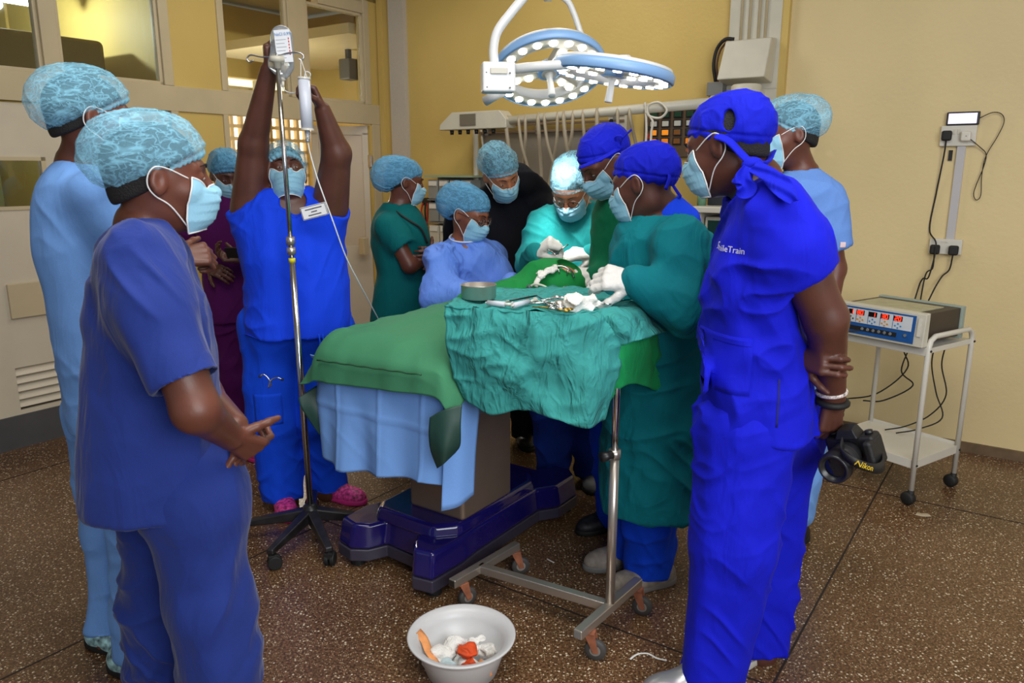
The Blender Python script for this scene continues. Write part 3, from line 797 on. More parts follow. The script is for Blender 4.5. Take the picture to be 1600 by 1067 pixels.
# joints between the floor slabs, thin inlaid strips
gx = []; 
def strip(x0, y0, x1, y1, w=.0035):
    b = MB(ROOM); b.box((x0-w if x0 == x1 else x0, y0-w if y0 == y1 else y0, 0), (x1+w if x0 == x1 else x1, y1+w if y0 == y1 else y1, .0012)); struct(b.build('trim_1', M_['groove']))
ga = atz(1398, 718, 0)-Vector(CO); gX = ga.dot(Vector(XD)); strip(gX, -4.8, gX, 0)
gb = atz(1000, 996, 0)-Vector(CO); gY = gb.dot(Vector(YD)); strip(0, gY, 7, gY)
gc = atz(75, 1026, 0)-Vector(CO); gX2 = gc.dot(Vector(XD)); strip(gX2, -4.8, gX2, 0)
gd = atz(40, 740, 0)-Vector(CO); strip(gd.dot(Vector(XD)), -4.8, gd.dot(Vector(XD)), 0); 
strip(0, -.9, 7, -.9)
# back wall (left of the pier) and the thicker bay on its right
struct(rb((-.12, .0, 0), (3.33, .22, 3.3)).build('wall_back', M_['yellow']))
struct(rb((3.30, -.001, 0), (7.0, .22, 3.3)).build('wall_back_bay', M_['yellow_light']))
struct(rb((3.262, -.045, 0), (3.302, .0, 3.3)).build('trim_2', M_['yellow']))
dirtm = plain('dirty_coved_skirting', (104, 84, 60), .6, var=.25, bscale=14)
struct(rb((3.30, -.02, 0), (7.0, -.001, .055)).build('baseboard_back', dirtm))
struct(rb((.0, -.012, 0), (3.30, .0, .06)).build('baseboard_back', dirtm))
# ceiling
struct(rb((-3.2, -7.5, 3.25), (7.0, 2.6, 3.35)).build('ceiling', M_['ceil']))
struct(rb((6.9, -7.5, 0), (7.0, 0, .8)).build('wall_right', M_['yellow_light']))
# left wall built as posts, rails and infill panels around the openings
Z1, Z2, ZT = 1.915, 2.07, 2.80
def L(y0, y1, z0, z1, mat, name='wall_left', x0=-.06, x1=.0):
    return struct(rb((x0, y0, z0), (x1, y1, z1)).build(name, M_[mat], bevel=.003 if mat == 'cream' else 0))
L(-7.5, .0, Z1, Z2, 'cream', 'trim_3', -.07, .012)            # transom beam
L(-7.5, .0, 2.86, 3.25, 'yellow')
L(-.118, .0, 0, 3.25, 'yellow', x0=-.1)
L(-1.86, -1.50, Z2, 2.86, 'yellow'); L(-1.84, -1.50, 0, Z1, 'yellow')
for y0, y1, z0, z1 in ((-2.62, -2.53, Z2, 2.86), (-1.915, -1.85, Z2, 2.86), (-1.50, -1.462, Z2, 2.86), (-.915, -.74, Z2, 2.86), (-.165, -.105, Z2, 2.86),
                       (-1.89, -1.84, 0, Z1), (-1.51, -1.47, 0, Z1), (-.105, -.02, 0, Z1), (-3.6, -3.55, Z2, 2.86)):
    L(y0, y1, z0, z1, 'cream', 'trim_4', -.075, .014)
L(-.62, -.16, 2.76, 2.86, 'cream', 'trim_4', -.07, .012); L(-3.6, -.16, 2.84, 2.90, 'cream', 'trim_4', -.07, .012)
def window(k, y0, y1, z0, z1):
    w = empty('window_%d' % k, R(0, (y0+y1)/2, z0), None, None); w['kind'] = 'structure'; del_keys(w)
    b = MB(ROOM); t = .022
    for lo, hi in (((-.045, y0, z0), (-.002, y0+t, z1)), ((-.045, y1-t, z0), (-.002, y1, z1)), ((-.045, y0, z0), (-.002, y1, z0+t)), ((-.045, y0, z1-t), (-.002, y1, z1))): b.box(lo, hi)
    b.build('window_frame', M_['cream'], w, bevel=.003)
    MB(ROOM).box((-.028, y0+t, z0+t), (-.023, y1-t, z1-t)).build('pane', M_['glass'], w)
def del_keys(o):
    for k in ('label', 'category'):
        if k in o: del o[k]
window(1, -3.55, -2.62, Z2, 2.84); window(2, -2.53, -1.915, Z2, 2.84); window(3, -1.462, -.915, Z2, 2.84); window(4, -.74, -.165, Z2, 2.76)
# left door with vision panel, push plate, louvres and kick plate
dr = empty('door_1', R(0, -2.6, 0), None, None); dr['kind'] = 'structure'
b = MB(ROOM); y0, y1 = -3.62, -1.90
doorw = plain('white_door_paint', (205, 194, 172), .4, var=.05, bscale=4)
for lo, hi in (((-.05, y0, .01), (-.008, -2.98, Z1-.01)), ((-.05, -2.695, .01), (-.008, y1, Z1-.01)), ((-.05, -2.98, 1.60), (-.008, -2.695, Z1-.01)), ((-.05, -2.98, .46), (-.008, -2.695, 1.352)), ((-.05, -2.98, .01), (-.008, -2.695, .215))):
    b.box(lo, hi)
b.build('leaf', doorw, dr)
b = MB(ROOM)
for a, c, d, e in ((-3.0, -2.975, 1.335, 1.62), (-2.70, -2.675, 1.335, 1.62)): b.box((-.012, a, d), (.0, c, e))
b.box((-.012, -3.0, 1.60), (.0, -2.675, 1.62)); b.box((-.012, -3.0, 1.335), (.0, -2.675, 1.355)); b.build('bead', M_['cream'], dr)
MB(ROOM).box((-.03, -2.98, 1.355), (-.025, -2.70, 1.60)).build('pane', M_['glass'], dr)
b = MB(ROOM)
for i in range(5):
    z = .232+i*.046; b.add([(-.006, -2.98, z), (-.006, -2.70, z), (-.036, -2.70, z+.042), (-.036, -2.98, z+.042), (-.010, -2.98, z-.004), (-.010, -2.70, z-.004), (-.04, -2.70, z+.038), (-.04, -2.98, z+.038)],
                           [(0, 1, 2, 3), (7, 6, 5, 4), (0, 4, 5, 1), (1, 5, 6, 2), (2, 6, 7, 3), (3, 7, 4, 0)])
b.build('louvre', doorw, dr)
MB(ROOM).box((-.042, -2.98, .215), (-.044, -2.70, .46)).build('louvre_backing', M_['groove'], dr)
MB(ROOM).box((-.006, -2.965, .742), (.012, -2.66, .934)).build('push_plate', M_['cream'], dr, bevel=.003)
MB(ROOM).box((-.006, y0, .0), (.004, y1, .19)).build('kick_plate', plain('grey_metal_kick_plate', (98, 98, 100), .45, .5, var=.1, bscale=6), dr)
# open double door at the far end of the left wall
dr = empty('door_2', R(-.3, -.2, 0), None, None); dr['kind'] = 'structure'
M2 = ROOM @ Matrix.Translation((-.05, -.10, 0)) @ Matrix.Rotation(math.radians(43), 4, 'Z')
fr = plain('frosted_door_glass', (222, 214, 200), .3, trans=.5)
b = MB(M2); b.box((-.46, -.04, 0), (0, 0, .92)); b.box((-.46, -.04, 1.83), (0, 0, Z1-.01)); b.box((-.05, -.04, .9), (0, 0, 1.85)); b.box((-.46, -.04, .9), (-.40, 0, 1.85)); b.build('leaf', doorw, dr, bevel=.003)
MB(M2).box((-.40, -.024, .92), (-.05, -.014, 1.83)).build('pane', fr, dr)
for z in (1.62, .98):
    hb = MB(ROOM); hb.box((-.03, -.135, z-.05), (-.002, -.095, z+.05)); hb.box((-.012, -.125, z-.045), (.004, -.108, z+.045)); h_ = hb.build('hinge', M_['steel'], dr, bevel=.002)
MB(ROOM).box((-.01, -.30, .86), (.05, -.24, 1.0)).build('push_bar_bracket', M_['cream'], dr, bevel=.006)
# the lobby and the scrub room seen through the glass
lobby = plain('lobby_paint', (196, 170, 98), .6, var=.05, bscale=3)
struct(rb((-3.05, -1.68, 0), (-.1, -1.62, 3.2)).build('wall_lobby', lobby))
struct(rb((-2.6, 1.4, 0), (-.1, 1.5, 3.2)).build('wall_lobby_far', lobby)); struct(rb((-.12, .2, 0), (-.1, 1.5, 3.2)).build('wall_lobby_side', lobby))
win = empty('window_5', R(-2.5, 0, 1), None, None); win['kind'] = 'structure'
skyg = plain('daylight_through_block_grille', (255, 244, 214), .9, emit=1.6)
MB(ROOM).box((-2.66, -1.62, .3), (-2.64, 1.5, 2.5)).build('daylit_glass', skyg, win)
b = MB(ROOM)
for i in range(26): b.box((-2.6, -1.62+i*.125, .3), (-2.54, -1.585+i*.125, 2.4))
for i in range(17): b.box((-2.6, -1.62, .3+i*.13), (-2.54, 1.5, .335+i*.13))
b.build('block_grille', plain('pale_block_grille', (214, 196, 156), .8), win)
struct(rb((-2.7, -1.7, 2.5), (-2.5, 1.5, 3.2)).build('wall_lobby_end', lobby))
for y in (-1.0, -.35, .2): struct(rb((-1.9, y, 0), (-1.82, y+.07, 2.4)).build('trim_5', M_['cream']))
struct(rb((-3.1, -7.4, 0), (-3.0, -1.7, 3.2)).build('wall_scrub_room', plain('olive_yellow_paint', (158, 150, 100), .6, var=.05, bscale=2)))
struct(rb((-3.1, -7.4, 0), (-.12, -7.3, 3.2)).build('wall_scrub_room_end', lobby))
struct(rb((-2.1, -.2, 2.62), (-.12, 1.3, 2.70)).build('trim_6', M_['cream']))
tl = empty('ceiling_light', R(-.9, -3.0, 3.0), 'lit white fluorescent batten on the ceiling beyond the far-left upper window', 'light fitting')
T0 = RW(-60, 40, -1.3, 'x'); T1 = RW(52, 4, -1.3, 'x')
MB(ROOM).box((-1.38, T0[1], T1[2]+.03), (-1.22, T1[1], T1[2]+.10)).build('housing', M_['white'], tl)
MB(ROOM).tube([(-1.3, T0[1], T1[2]), (-1.3, T1[1], T1[2])], .03, 10).build('tube', plain('lit_fluorescent_tube', (235, 250, 255), .4, emit=14), tl)
lamp('scrub_room_light', 'POINT', R(-1.3, (T0[1]+T1[1])/2, T1[2]-.05), 40, (.95, 1, .9), shadow_soft_size=.03)
lamp('lobby_daylight', 'POINT', R(-1.2, -.3, 1.9), 42, (1, .92, .78), shadow_soft_size=.04)
bx = empty('storage_bundle', R(-.9, -2.2, 2.0), 'long khaki canvas covered bundle on a shelf behind the upper glass', 'bundle')
b = MB(ROOM); b.box((-1.25, -3.3, 2.16), (-.85, -1.80, 2.42)); o_ = b.build('bundle_cover', fabric('khaki_canvas', (118, 100, 62), scale=4), bx, bevel=.04, seg=4)
b = MB(ROOM); b.box((-1.35, -3.4, 2.12), (-.75, -1.75, 2.16)); b.build('shelf_board', M_['cream'], bx)
for yy in (-3.3, -1.8): MB(ROOM).box((-1.3, yy, 0), (-1.25, yy+.05, 2.12)).build('post', M_['cream'], bx)
sp_ = empty('wall_speaker', R(-1.0, .1, 2.3), 'small dark grey box speaker seen through the upper window nearest the corner', 'speaker')
q = rpt(545, 109, -.75, 'x'); q = q-Vector(CO); qx, qy, qz = q.dot(Vector(XD)), q.dot(Vector(YD)), q.z
MB(ROOM).box((qx-.06, qy-.07, qz-.09), (qx+.08, qy+.07, qz+.09)).build('speaker_box', plain('dark_grey_paint', (58, 54, 50), .5), sp_, bevel=.01)
MB(ROOM).box((qx-.02, qy-.02, qz+.09), (qx+.02, qy+.02, 2.62)).build('bracket', M_['blackpl'], sp_)
# ------------------------------------------------------------------ the twelve people standing in the theatre
def mats(skinm, top, pants, cap='capnet', glove=None, **kw):
    d = dict(skin=skinm, top=top, pants=pants, cap=M_[cap], mask=M_['mask'], loop=M_['loop'], hair=M_['hair'], eye=M_['eye'], iris=M_['iris'], glove=M_['glove'])
    d.update(kw); return d
def A3(*q): return [at(*p) for p in q]
def leg(j, r, hz=.03): return dict(j=A3(*j), r=r, hz=hz)
f_navy = fabric('navy_scrub_cotton', (36, 54, 126), crease=.45, scale=8, sheen=.15)
f_light = fabric('light_blue_scrub_cotton', (112, 158, 222), crease=.3, scale=7)
f_light2 = fabric('soft_blue_scrub_cotton', (98, 138, 206), crease=.35, scale=8)
f_purple = fabric('dark_purple_scrub_cotton', (82, 18, 84), crease=.3)
f_royal = fabric('royal_blue_scrub_cotton', (20, 27, 194), crease=.45, scale=8)
f_azure = fabric('bright_blue_scrub_cotton', (20, 66, 224), crease=.35, scale=8)
f_azure2 = fabric('bright_blue_trouser_cotton', (14, 70, 214), crease=.4, scale=8)
f_nurse = fabric('deep_teal_scrub_cotton', (4, 98, 100), crease=.3)
f_gownb = fabric('periwinkle_disposable_gown', (104, 144, 232), crease=.7, scale=10, rough=.6)
f_black = fabric('black_scrub_cotton', (26, 26, 32), crease=.4)
f_teal = fabric('teal_gown_cotton', (8, 112, 122), crease=.65, scale=9)
f_teal2 = fabric('teal_gown_worn_cotton', (26, 128, 130), crease=.65, scale=9)
f_dgreen = fabric('dark_green_gown_cotton', (8, 98, 66), crease=.5, scale=9)

# man in navy scrubs, nearest on the left
NH = hand_segs(at(358, 684, 1.60), (.34, .45, -.42), (-.30, .75, .35), 1, (.66, .66, .70, .75), .25, s=.92)
FH = hand_segs(at(368, 664, 1.72), (.20, -.55, -.75), (-.75, -.2, -.1), 1, (.35, .38, .42, .5), .15)
P2 = person('person in navy scrubs and pale blue hair net watching with hands clasped in front', 1.72, .0046,
    (250, 285, 1.72, 121, 1, 0, 1.0),
    [(338, 194, 246, .065), (352, 182, 258, .11), (375, 165, 274, .17), (415, 149, 290, .195), (480, 142, 312, .195), (560, 138, 328, .185), (640, 138, 338, .185), (700, 140, 348, .19), (768, 144, 366, .20)],
    [dict(j=A3((222, 402, 1.56), (306, 640, 1.49), (360, 682, 1.60)), r=[.058, .047, .030], sl=1, sp=A3((218, 404, 1.57), (240, 470, 1.545), (291, 598, 1.505)), sr=[.082, .080, .072], hand=NH),
     dict(j=A3((232, 402, 1.84), (318, 620, 1.86), (368, 664, 1.72)), r=[.058, .047, .030], sl=1, sp=A3((225, 404, 1.83), (258, 530, 1.85)), sr=[.08, .075], hand=FH)],
    [leg([(306, 770, 1.66), (320, 940, 1.64), (350, 1165, 1.62)], [.110, .103, .096], .06), leg([(268, 770, 1.82), (258, 960, 1.82), (268, 1130, 1.80)], [.108, .100, .094], .06)],
    mats(S_DARK, f_navy, f_navy), seed=2, fold=dict(amp=.010, fine=.008, crumple=.007), cap='bouffant_tall')
for px, Yq in ((350, 1.62), (262, 1.80)):
    q = at(px, 1150, Yq); shoe(P2[0], (q.x+.06, q.y), 85, M_['blackpl'], M_['rubber'])

# tall man in light blue scrubs behind him
S_pat = plain('patterned_blue_white_shoe', (150, 190, 220), .5, var=.9, bscale=45)
P1 = person('tall person in light blue scrubs with back turned behind the navy-clad onlooker', 2.2, .005,
    (143, 190, 2.17, 129, 0, 0, 1.0),
    [(246, 96, 146, .06), (258, 84, 165, .10), (278, 72, 185, .16), (315, 62, 200, .18), (380, 65, 213, .18), (420, 73, 220, .175), (450, 80, 223, .17), (520, 93, 233, .17), (600, 107, 248, .18), (655, 115, 256, .19)],
    [dict(j=A3((160, 308, 2.05), (220, 425, 2.06), (275, 404, 2.20)), r=[.055, .044, .029], sl=1, sp=A3((160, 310, 2.06), (200, 385, 2.07)), sr=[.08, .074], hand=hand_segs(at(275, 404, 2.20), (.8, .5, .1), (.2, .6, -.3), 1, .9, .3))],
    [leg([(168, 640, 2.27), (172, 830, 2.28), (172, 1000, 2.25)], [.112, .078, .062], .07), leg([(200, 640, 2.12), (206, 840, 2.13), (209, 1030, 2.12)], [.112, .078, .060], .07)],
    mats(S_DARK, f_light, f_light), seed=7, fold=dict(amp=.006, fine=.002))
shoe(P1[0], (at(176, 1000, 2.25).x+.02, 2.24), 70, S_pat, M_['rubber'], lab='blue, black and white patterned shoe'); shoe(P1[0], (at(212, 1030, 2.12).x+.02, 2.11), 70, S_pat, M_['rubber'], lab='blue, black and white patterned shoe')

# woman in purple scrubs, hands on hips
PH = hand_segs(at(378, 405, 3.93), (-.9, -.2, .1), (.1, -.3, .9), 1, .6, .4)
P3 = person('person in purple scrubs with one hand on the hip and a phone in the other', 4.12, .0065,
    (355, 277, 4.12, 32, -16, 0, .98),
    [(304, 340, 372, .06), (315, 322, 384, .10), (335, 306, 394, .115), (370, 312, 392, .115), (410, 322, 392, .10), (440, 322, 396, .115), (500, 330, 402, .13)],
    [dict(j=A3((308, 330, 4.12), (284, 388, 4.2), (327, 420, 4.02)), r=[.050, .040, .026], sl=1, sp=A3((311, 331, 4.12), (291, 370, 4.18)), sr=[.065, .062], hand=hand_segs(at(327, 418, 4.02), (.7, -.5, -.1), (.2, .6, -.5), -1, .4, .3, s=.95)),
     dict(j=A3((392, 330, 4.12), (408, 400, 4.10), (378, 405, 3.93)), r=[.050, .040, .026], sl=1, sp=A3((389, 331, 4.12), (402, 372, 4.11)), sr=[.065, .062], hand=PH)],
    [leg([(352, 500, 4.12), (372, 595, 4.1), (384, 690, 4.1)], [.105, .085, .07], .05), leg([(385, 500, 4.14), (396, 595, 4.14), (404, 690, 4.14)], [.105, .085, .07], .05)],
    mats(S_DARK2, f_purple, f_purple, cap='capnet2'), seed=3)
pink = plain('pink_rubber_clog', (222, 52, 140), .5)
shoe(P3[0], (at(402, 690, 4.05).x, 4.02), 20, pink, pink, lab='pink clog'); shoe(P3[0], (at(385, 690, 4.1).x, 4.06), 5, pink, pink, lab='pink clog')

# woman in bright blue scrubs reaching up to the drip
LH = hand_segs(at(420, 110, 3.12), (-.02, -.12, 1), (.8, .3, 0), 1, (.75, .8, .9, 1.0), .5)
RH = hand_segs(at(504, 172, 3.12), (-.45, -.15, .95), (-.75, -.5, -.3), 1, (.7, .9, 1.0, 1.1), .6)
P4 = person('person in bright blue scrubs looking up with both arms raised to the drip bag', 3.30, .0055,
    (447, 275, 3.30, 22, 20, 0, 1.02),
    [(294, 412, 484, .07), (306, 388, 505, .11), (326, 372, 526, .145), (360, 369, 532, .16), (400, 377, 538, .175), (440, 386, 543, .17), (480, 386, 545, .17), (518, 383, 547, .175)],
    [dict(j=A3((390, 328, 3.28), (396, 226, 3.22), (420, 110, 3.12)), r=[.080, .058, .032], sl=1, sp=A3((404, 350, 3.29), (387, 322, 3.27)), sr=[.088, .083], hand=LH),
     dict(j=A3((516, 322, 3.28), (526, 240, 3.20), (504, 172, 3.12)), r=[.078, .058, .032], sl=1, sp=A3((505, 345, 3.29), (520, 322, 3.27)), sr=[.088, .082], hand=RH)],
    [leg([(425, 515, 3.32), (426, 650, 3.33), (444, 785, 3.35)], [.128, .112, .095], .045), leg([(504, 515, 3.34), (497, 650, 3.38), (514, 765, 3.44)], [.125, .105, .090], .045)],
    mats(S_DARK2, f_azure, f_azure2), seed=4, fold=dict(amp=.009, fine=.006, crumple=.005), vneck=[(at(455, 308, 3.17), (.05, .09, .06)), (at(458, 322, 3.15), (.025, .08, .04))])
pinkp = plain('pink_leopard_spot_clog', (220, 60, 130), .5, var=.85, bscale=70)
shoe(P4[0], (at(446, 795, 3.3).x, 3.29), 25, pinkp, pink, lab='pink animal-print clog'); shoe(P4[0], (at(532, 772, 3.42).x, 3.42), 65, pinkp, pink, lab='pink animal-print clog')
M = Matrix.Translation(at(491, 330, 3.115)) @ Matrix.Rotation(math.radians(8), 4, 'Z') @ Matrix.Rotation(math.radians(-14), 4, 'Y')
bd = MB(M).box((-.052, -.004, -.026), (.052, 0, .026)).build('name_badge', plain('white_card', (225, 225, 228), .4), P4[0], bevel=.002); bd['label'] = 'white name badge'
b = MB(M)
for z0, w in ((.012, .034), (.0, .012), (-.012, .026)): b.box((-w, -.0055, z0-.0018), (w, -.004, z0+.0018))
q = b.build('printed_line', plain('dark_print', (50, 50, 60), .6), bd)
b = MB(M)
for z_ in (-.023, .023): b.box((-.05, -.005, z_-.001), (.05, -.004, z_+.001))
for x_ in (-.049, .049): b.box((x_-.001, -.005, -.023), (x_+.001, -.004, .023))
b.build('printed_border', plain('dark_print_border', (60, 60, 80), .6), bd)

# nurse in deep teal with folded arms
P5 = person('person in deep teal scrubs and a full blue hair net standing side-on with folded arms', 4.2, .0065,
    (632, 287, 4.2, 110, -8, 0, .98),
    [(318, 602, 642, .06), (330, 590, 655, .11), (352, 582, 666, .155), (380, 581, 672, .155), (400, 585, 670, .145), (425, 590, 666, .135), (450, 586, 668, .14), (495, 581, 674, .155), (520, 581, 676, .155)],
    [dict(j=A3((606, 352, 4.06), (640, 415, 4.03), (672, 400, 4.12)), r=[.050, .041, .028], sl=1, sp=A3((606, 353, 4.06), (630, 386, 4.04)), sr=[.068, .064], hand=hand_segs(at(672, 400, 4.12), (.5, .9, .1), (-.6, .3, 0), 1, .5, .3)),
     dict(j=A3((612, 352, 4.33), (652, 415, 4.34), (678, 396, 4.16)), r=[.050, .041, .028], sl=1, sp=A3((612, 353, 4.33), (635, 388, 4.34)), sr=[.068, .064], hand=hand_segs(at(678, 396, 4.16), (-.1, -1, .1), (-.9, 0, 0), 1, .5, .3))],
    [leg([(625, 515, 4.12), (620, 610, 4.12), (615, 690, 4.12)], [.12, .09, .08]), leg([(630, 515, 4.3), (630, 610, 4.3), (628, 680, 4.3)], [.12, .09, .08])],
    mats(S_DARK, f_nurse, f_nurse, cap='capnet2'), cap='bouffant_bun', seed=5)
for xx, yy in ((625, 4.12), (635, 4.3)): shoe(P5[0], (at(xx, 690, yy).x, yy), 80, M_['blackpl'], M_['rubber'])
b = MB(); b.tube(cr(A3((606, 318, 4.2), (622, 333, 4.08), (640, 345, 4.06), (658, 358, 4.08), (668, 380, 4.1)), 6), .006, 8); b.build('stethoscope_tube', M_['rubber'], P5[0], smooth=True)
earring(P5[0], P5[1], -1, M_['chrome'])
b = MB(); b.tube(arc(at(671, 397, 4.1), .031, 0, 2*math.pi, 16, (.3, -.6, .6), (0, .7, .7))[:-1], .006, 8, closed=True); b.build('wrist_watch', M_['chrome'], P5[0], smooth=True)

# gowned woman with glasses
g1 = hand_segs(at(800, 446, 3.46), (.85, -.15, .02), (0, .3, -.9), 1, .22, .4)
g2 = hand_segs(at(765, 462, 3.42), (.9, .0, -.1), (0, .1, -.9), 1, .4, .4)
P6 = person('person with round glasses in a periwinkle blue gown seated beside the operating table', 3.78, .006,
    (733, 337, 3.74, 60, -20, 0, 1.0),
    [(368, 705, 750, .06), (380, 690, 773, .12), (400, 674, 785, .13), (430, 662, 792, .13), (470, 656, 796, .13), (510, 656, 785, .12), (560, 658, 765, .10), (640, 660, 750, .10)],
    [dict(j=A3((692, 405, 3.62), (690, 462, 3.55), (765, 462, 3.42)), r=[.05, .042, .028], sl=2, sr=[.085, .085, .045], hand=g2, glove=True, cuff=False, open=False),
     dict(j=A3((772, 402, 3.86), (790, 455, 3.66), (800, 446, 3.46)), r=[.05, .042, .028], sl=2, sr=[.075, .06, .042], hand=g1, glove=True, cuff=False, open=False)],
    [leg([(700, 640, 3.75), (690, 700, 3.72), (690, 745, 3.72)], [.11, .09, .08]), leg([(750, 640, 3.8), (745, 700, 3.8), (745, 745, 3.8)], [.11, .09, .08])],
    mats(S_MID, f_gownb, f_nurse, cap='capnet2'), cap='bouffant_bun', seed=6, fold=dict(amp=.013, fine=.009, crumple=.012), shirt_name='surgical_gown', collar=.012)
for xx in (695, 748): shoe(P6[0], (at(xx, 745, 3.72).x, 3.72), 60, M_['greypl'], M_['rubber'])
M_['lensm'] = plain('spectacle_lens', (245, 245, 250), .02, trans=1)
glasses(P6[0], P6[1], plain('brown_spectacle_frame', (70, 48, 46), .25), M_['lensm']); earring(P6[0], P6[1], -1, plain('pearl', (235, 230, 225), .2))
b = MB(); b.tube(cr([Vector((P6[3][-1][1]+.078*math.cos(t), P6[3][-1][2]+.085*math.sin(t)-.012, P6[3][-1][0]-.006+.018*math.sin(t))) for t in np.linspace(0, 2*math.pi, 17)], 2)[:-1], .004, 6, closed=True)
b.build('neck_binding', plain('white_binding', (215, 218, 225), .6), P6[0], smooth=True)

# man in black scrubs leaning in
P7 = person('person in black scrubs leaning the head in over the gowned person with glasses', 4.12, .0065,
    (783, 274, 3.86, 28, -30, 18, 1.02),
    [(272, 778, 838, .065, 3.96), (284, 765, 852, .09, 4.02), (298, 742, 864, .11, 4.08), (322, 712, 868, .12), (360, 700, 870, .13), (420, 706, 866, .13), (480, 706, 860, .13), (560, 706, 858, .13)],
    [dict(j=A3((722, 330, 4.1), (712, 405, 4.14), (728, 480, 4.12)), r=[.055, .045, .03], sl=1, sp=A3((722, 332, 4.1), (714, 385, 4.12)), sr=[.08, .075], hand=hand_segs(at(728, 480, 4.12), (.1, .0, -1), (.9, .3, 0), 1, .4, .4)),
     dict(j=A3((855, 330, 4.02), (862, 410, 4.02), (850, 480, 3.95)), r=[.055, .045, .03], sl=1, sp=A3((855, 332, 4.02), (861, 390, 4.02)), sr=[.078, .07], hand=hand_segs(at(850, 480, 3.95), (0, -.3, -1), (-.9, 0, 0), 1, .4, .4))],
    [leg([(765, 560, 4.14), (765, 640, 4.2), (765, 690, 4.22)], [.11, .085, .07]), leg([(820, 560, 4.14), (820, 640, 4.2), (820, 690, 4.22)], [.11, .085, .07])],
    mats(S_TAN, f_black, f_black, cap='capnet'), cap='bouffant', seed=8, covered=True)
for xx in (765, 820): shoe(P7[0], (at(xx, 695, 4.2).x, 4.18), 10, M_['blackpl'], M_['rubber'])

# surgeon facing the camera
h8a = hand_segs(at(838, 396, 3.26), (.5, -.3, .45), (.5, .3, -.7), -1, (.8, 1.0, 1.1, 1.1), .7)
h8b = hand_segs(at(926, 398, 3.32), (-.93, -.35, .1), (0, .5, -.85), 1, (.25, .35, .5, .6), .6)
P8 = person('gowned and gloved surgeon with glasses facing forward, bent over the lit operating site', 3.62, .0058,
    (893, 299, 3.50, -20, -36, 0, 1.02),
    [(318, 872, 935, .07), (330, 850, 955, .12), (352, 838, 966, .15), (400, 832, 968, .155), (450, 832, 965, .155), (520, 835, 960, .16), (640, 835, 960, .17)],
    [dict(j=A3((850, 348, 3.58), (832, 412, 3.46), (838, 396, 3.26)), r=[.052, .044, .03], sl=2, sr=[.078, .07, .045], hand=h8a, glove=True, open=False),
     dict(j=A3((950, 350, 3.56), (968, 420, 3.46), (926, 398, 3.32)), r=[.052, .044, .03], sl=2, sr=[.078, .066, .043], hand=h8b, glove=True, open=False)],
    [leg([(865, 630, 3.6), (865, 690, 3.6), (865, 755, 3.6)], [.11, .09, .08]), leg([(925, 630, 3.62), (925, 690, 3.62), (925, 755, 3.62)], [.11, .09, .08])],
    mats(S_TAN, f_teal2, fabric('blue_trouser_cotton', (30, 60, 150)), cap='capnet'), cap='bouffant_tall', seed=9, fold=dict(amp=.009, fine=.006, crumple=.010), shirt_name='surgical_gown')
for xx in (865, 925): shoe(P8[0], (at(xx, 755, 3.6).x, 3.60), -5, M_['greypl'], M_['rubber'])
glasses(P8[0], P8[1], plain('thin_dark_spectacle_frame', (60, 40, 34), .25), M_['lensm'])

def cap_tie(root, pts, r, mat, name='cap_tie', flat=.3): MB().tube(cr(pts, 6), r, 8, flat=flat).build(name, mat, root, smooth=True)
# surgeon in dark green
P9 = person('surgeon in dark green gown and blue tied cap bending between two teal-gowned colleagues', 3.10, .0058,
    (944, 256, 3.04, -60, -34, 0, 1.02),
    [(292, 952, 1010, .07), (306, 938, 1030, .12), (335, 932, 1050, .135), (380, 930, 1058, .14), (440, 932, 1060, .14), (520, 934, 1060, .14), (690, 936, 1055, .15)],
    [dict(j=A3((960, 345, 3.12), (955, 425, 3.10), (930, 432, 2.98)), r=[.05, .043, .03], sl=2, sr=[.075, .062, .045], hand=hand_segs(at(934, 428, 2.98), (-.8, .1, .0), (0, .3, -.9), 1, .6, .5), glove=True, open=False)],
    [leg([(970, 680, 3.06), (962, 740, 3.1), (958, 800, 3.1)], [.11, .085, .07]), leg([(1015, 680, 3.06), (1015, 740, 3.06), (1015, 790, 3.06)], [.11, .085, .07])],
    mats(S_DARK, f_dgreen, f_azure2, cap='tiecap'), cap='tied', seed=10, hair=False, shirt_name='surgical_gown')
shoe(P9[0], (at(948, 800, 3.05).x, 3.12), -60, plain('black_clog_with_holes', (36, 34, 40), .5, var=.6, bscale=60), M_['rubber'])
shoe(P9[0], (at(1005, 800, 3.0).x, 3.02), -60, M_['blackpl'], M_['rubber'])
kn = at(968, 228, 2.98)
MB().ball(kn, .020, 8, sc=(1, .8, 1)).build('cap_knot', M_['tiecap'], P9[0], smooth=True)
cap_tie(P9[0], A3((968, 228, 2.98), (962, 214, 2.96), (972, 213, 2.95), (970, 226, 2.97)), .008, M_['tiecap']); cap_tie(P9[0], A3((968, 228, 2.98), (975, 214, 2.95), (986, 203, 2.95)), [.008]*6+[.013]*7, M_['tiecap'])
cap_tie(P9[0], A3((905, 262, 2.94), (935, 250, 2.91), (960, 236, 2.95), (978, 226, 3.02)), .010, M_['tiecap'], 'cap_band')

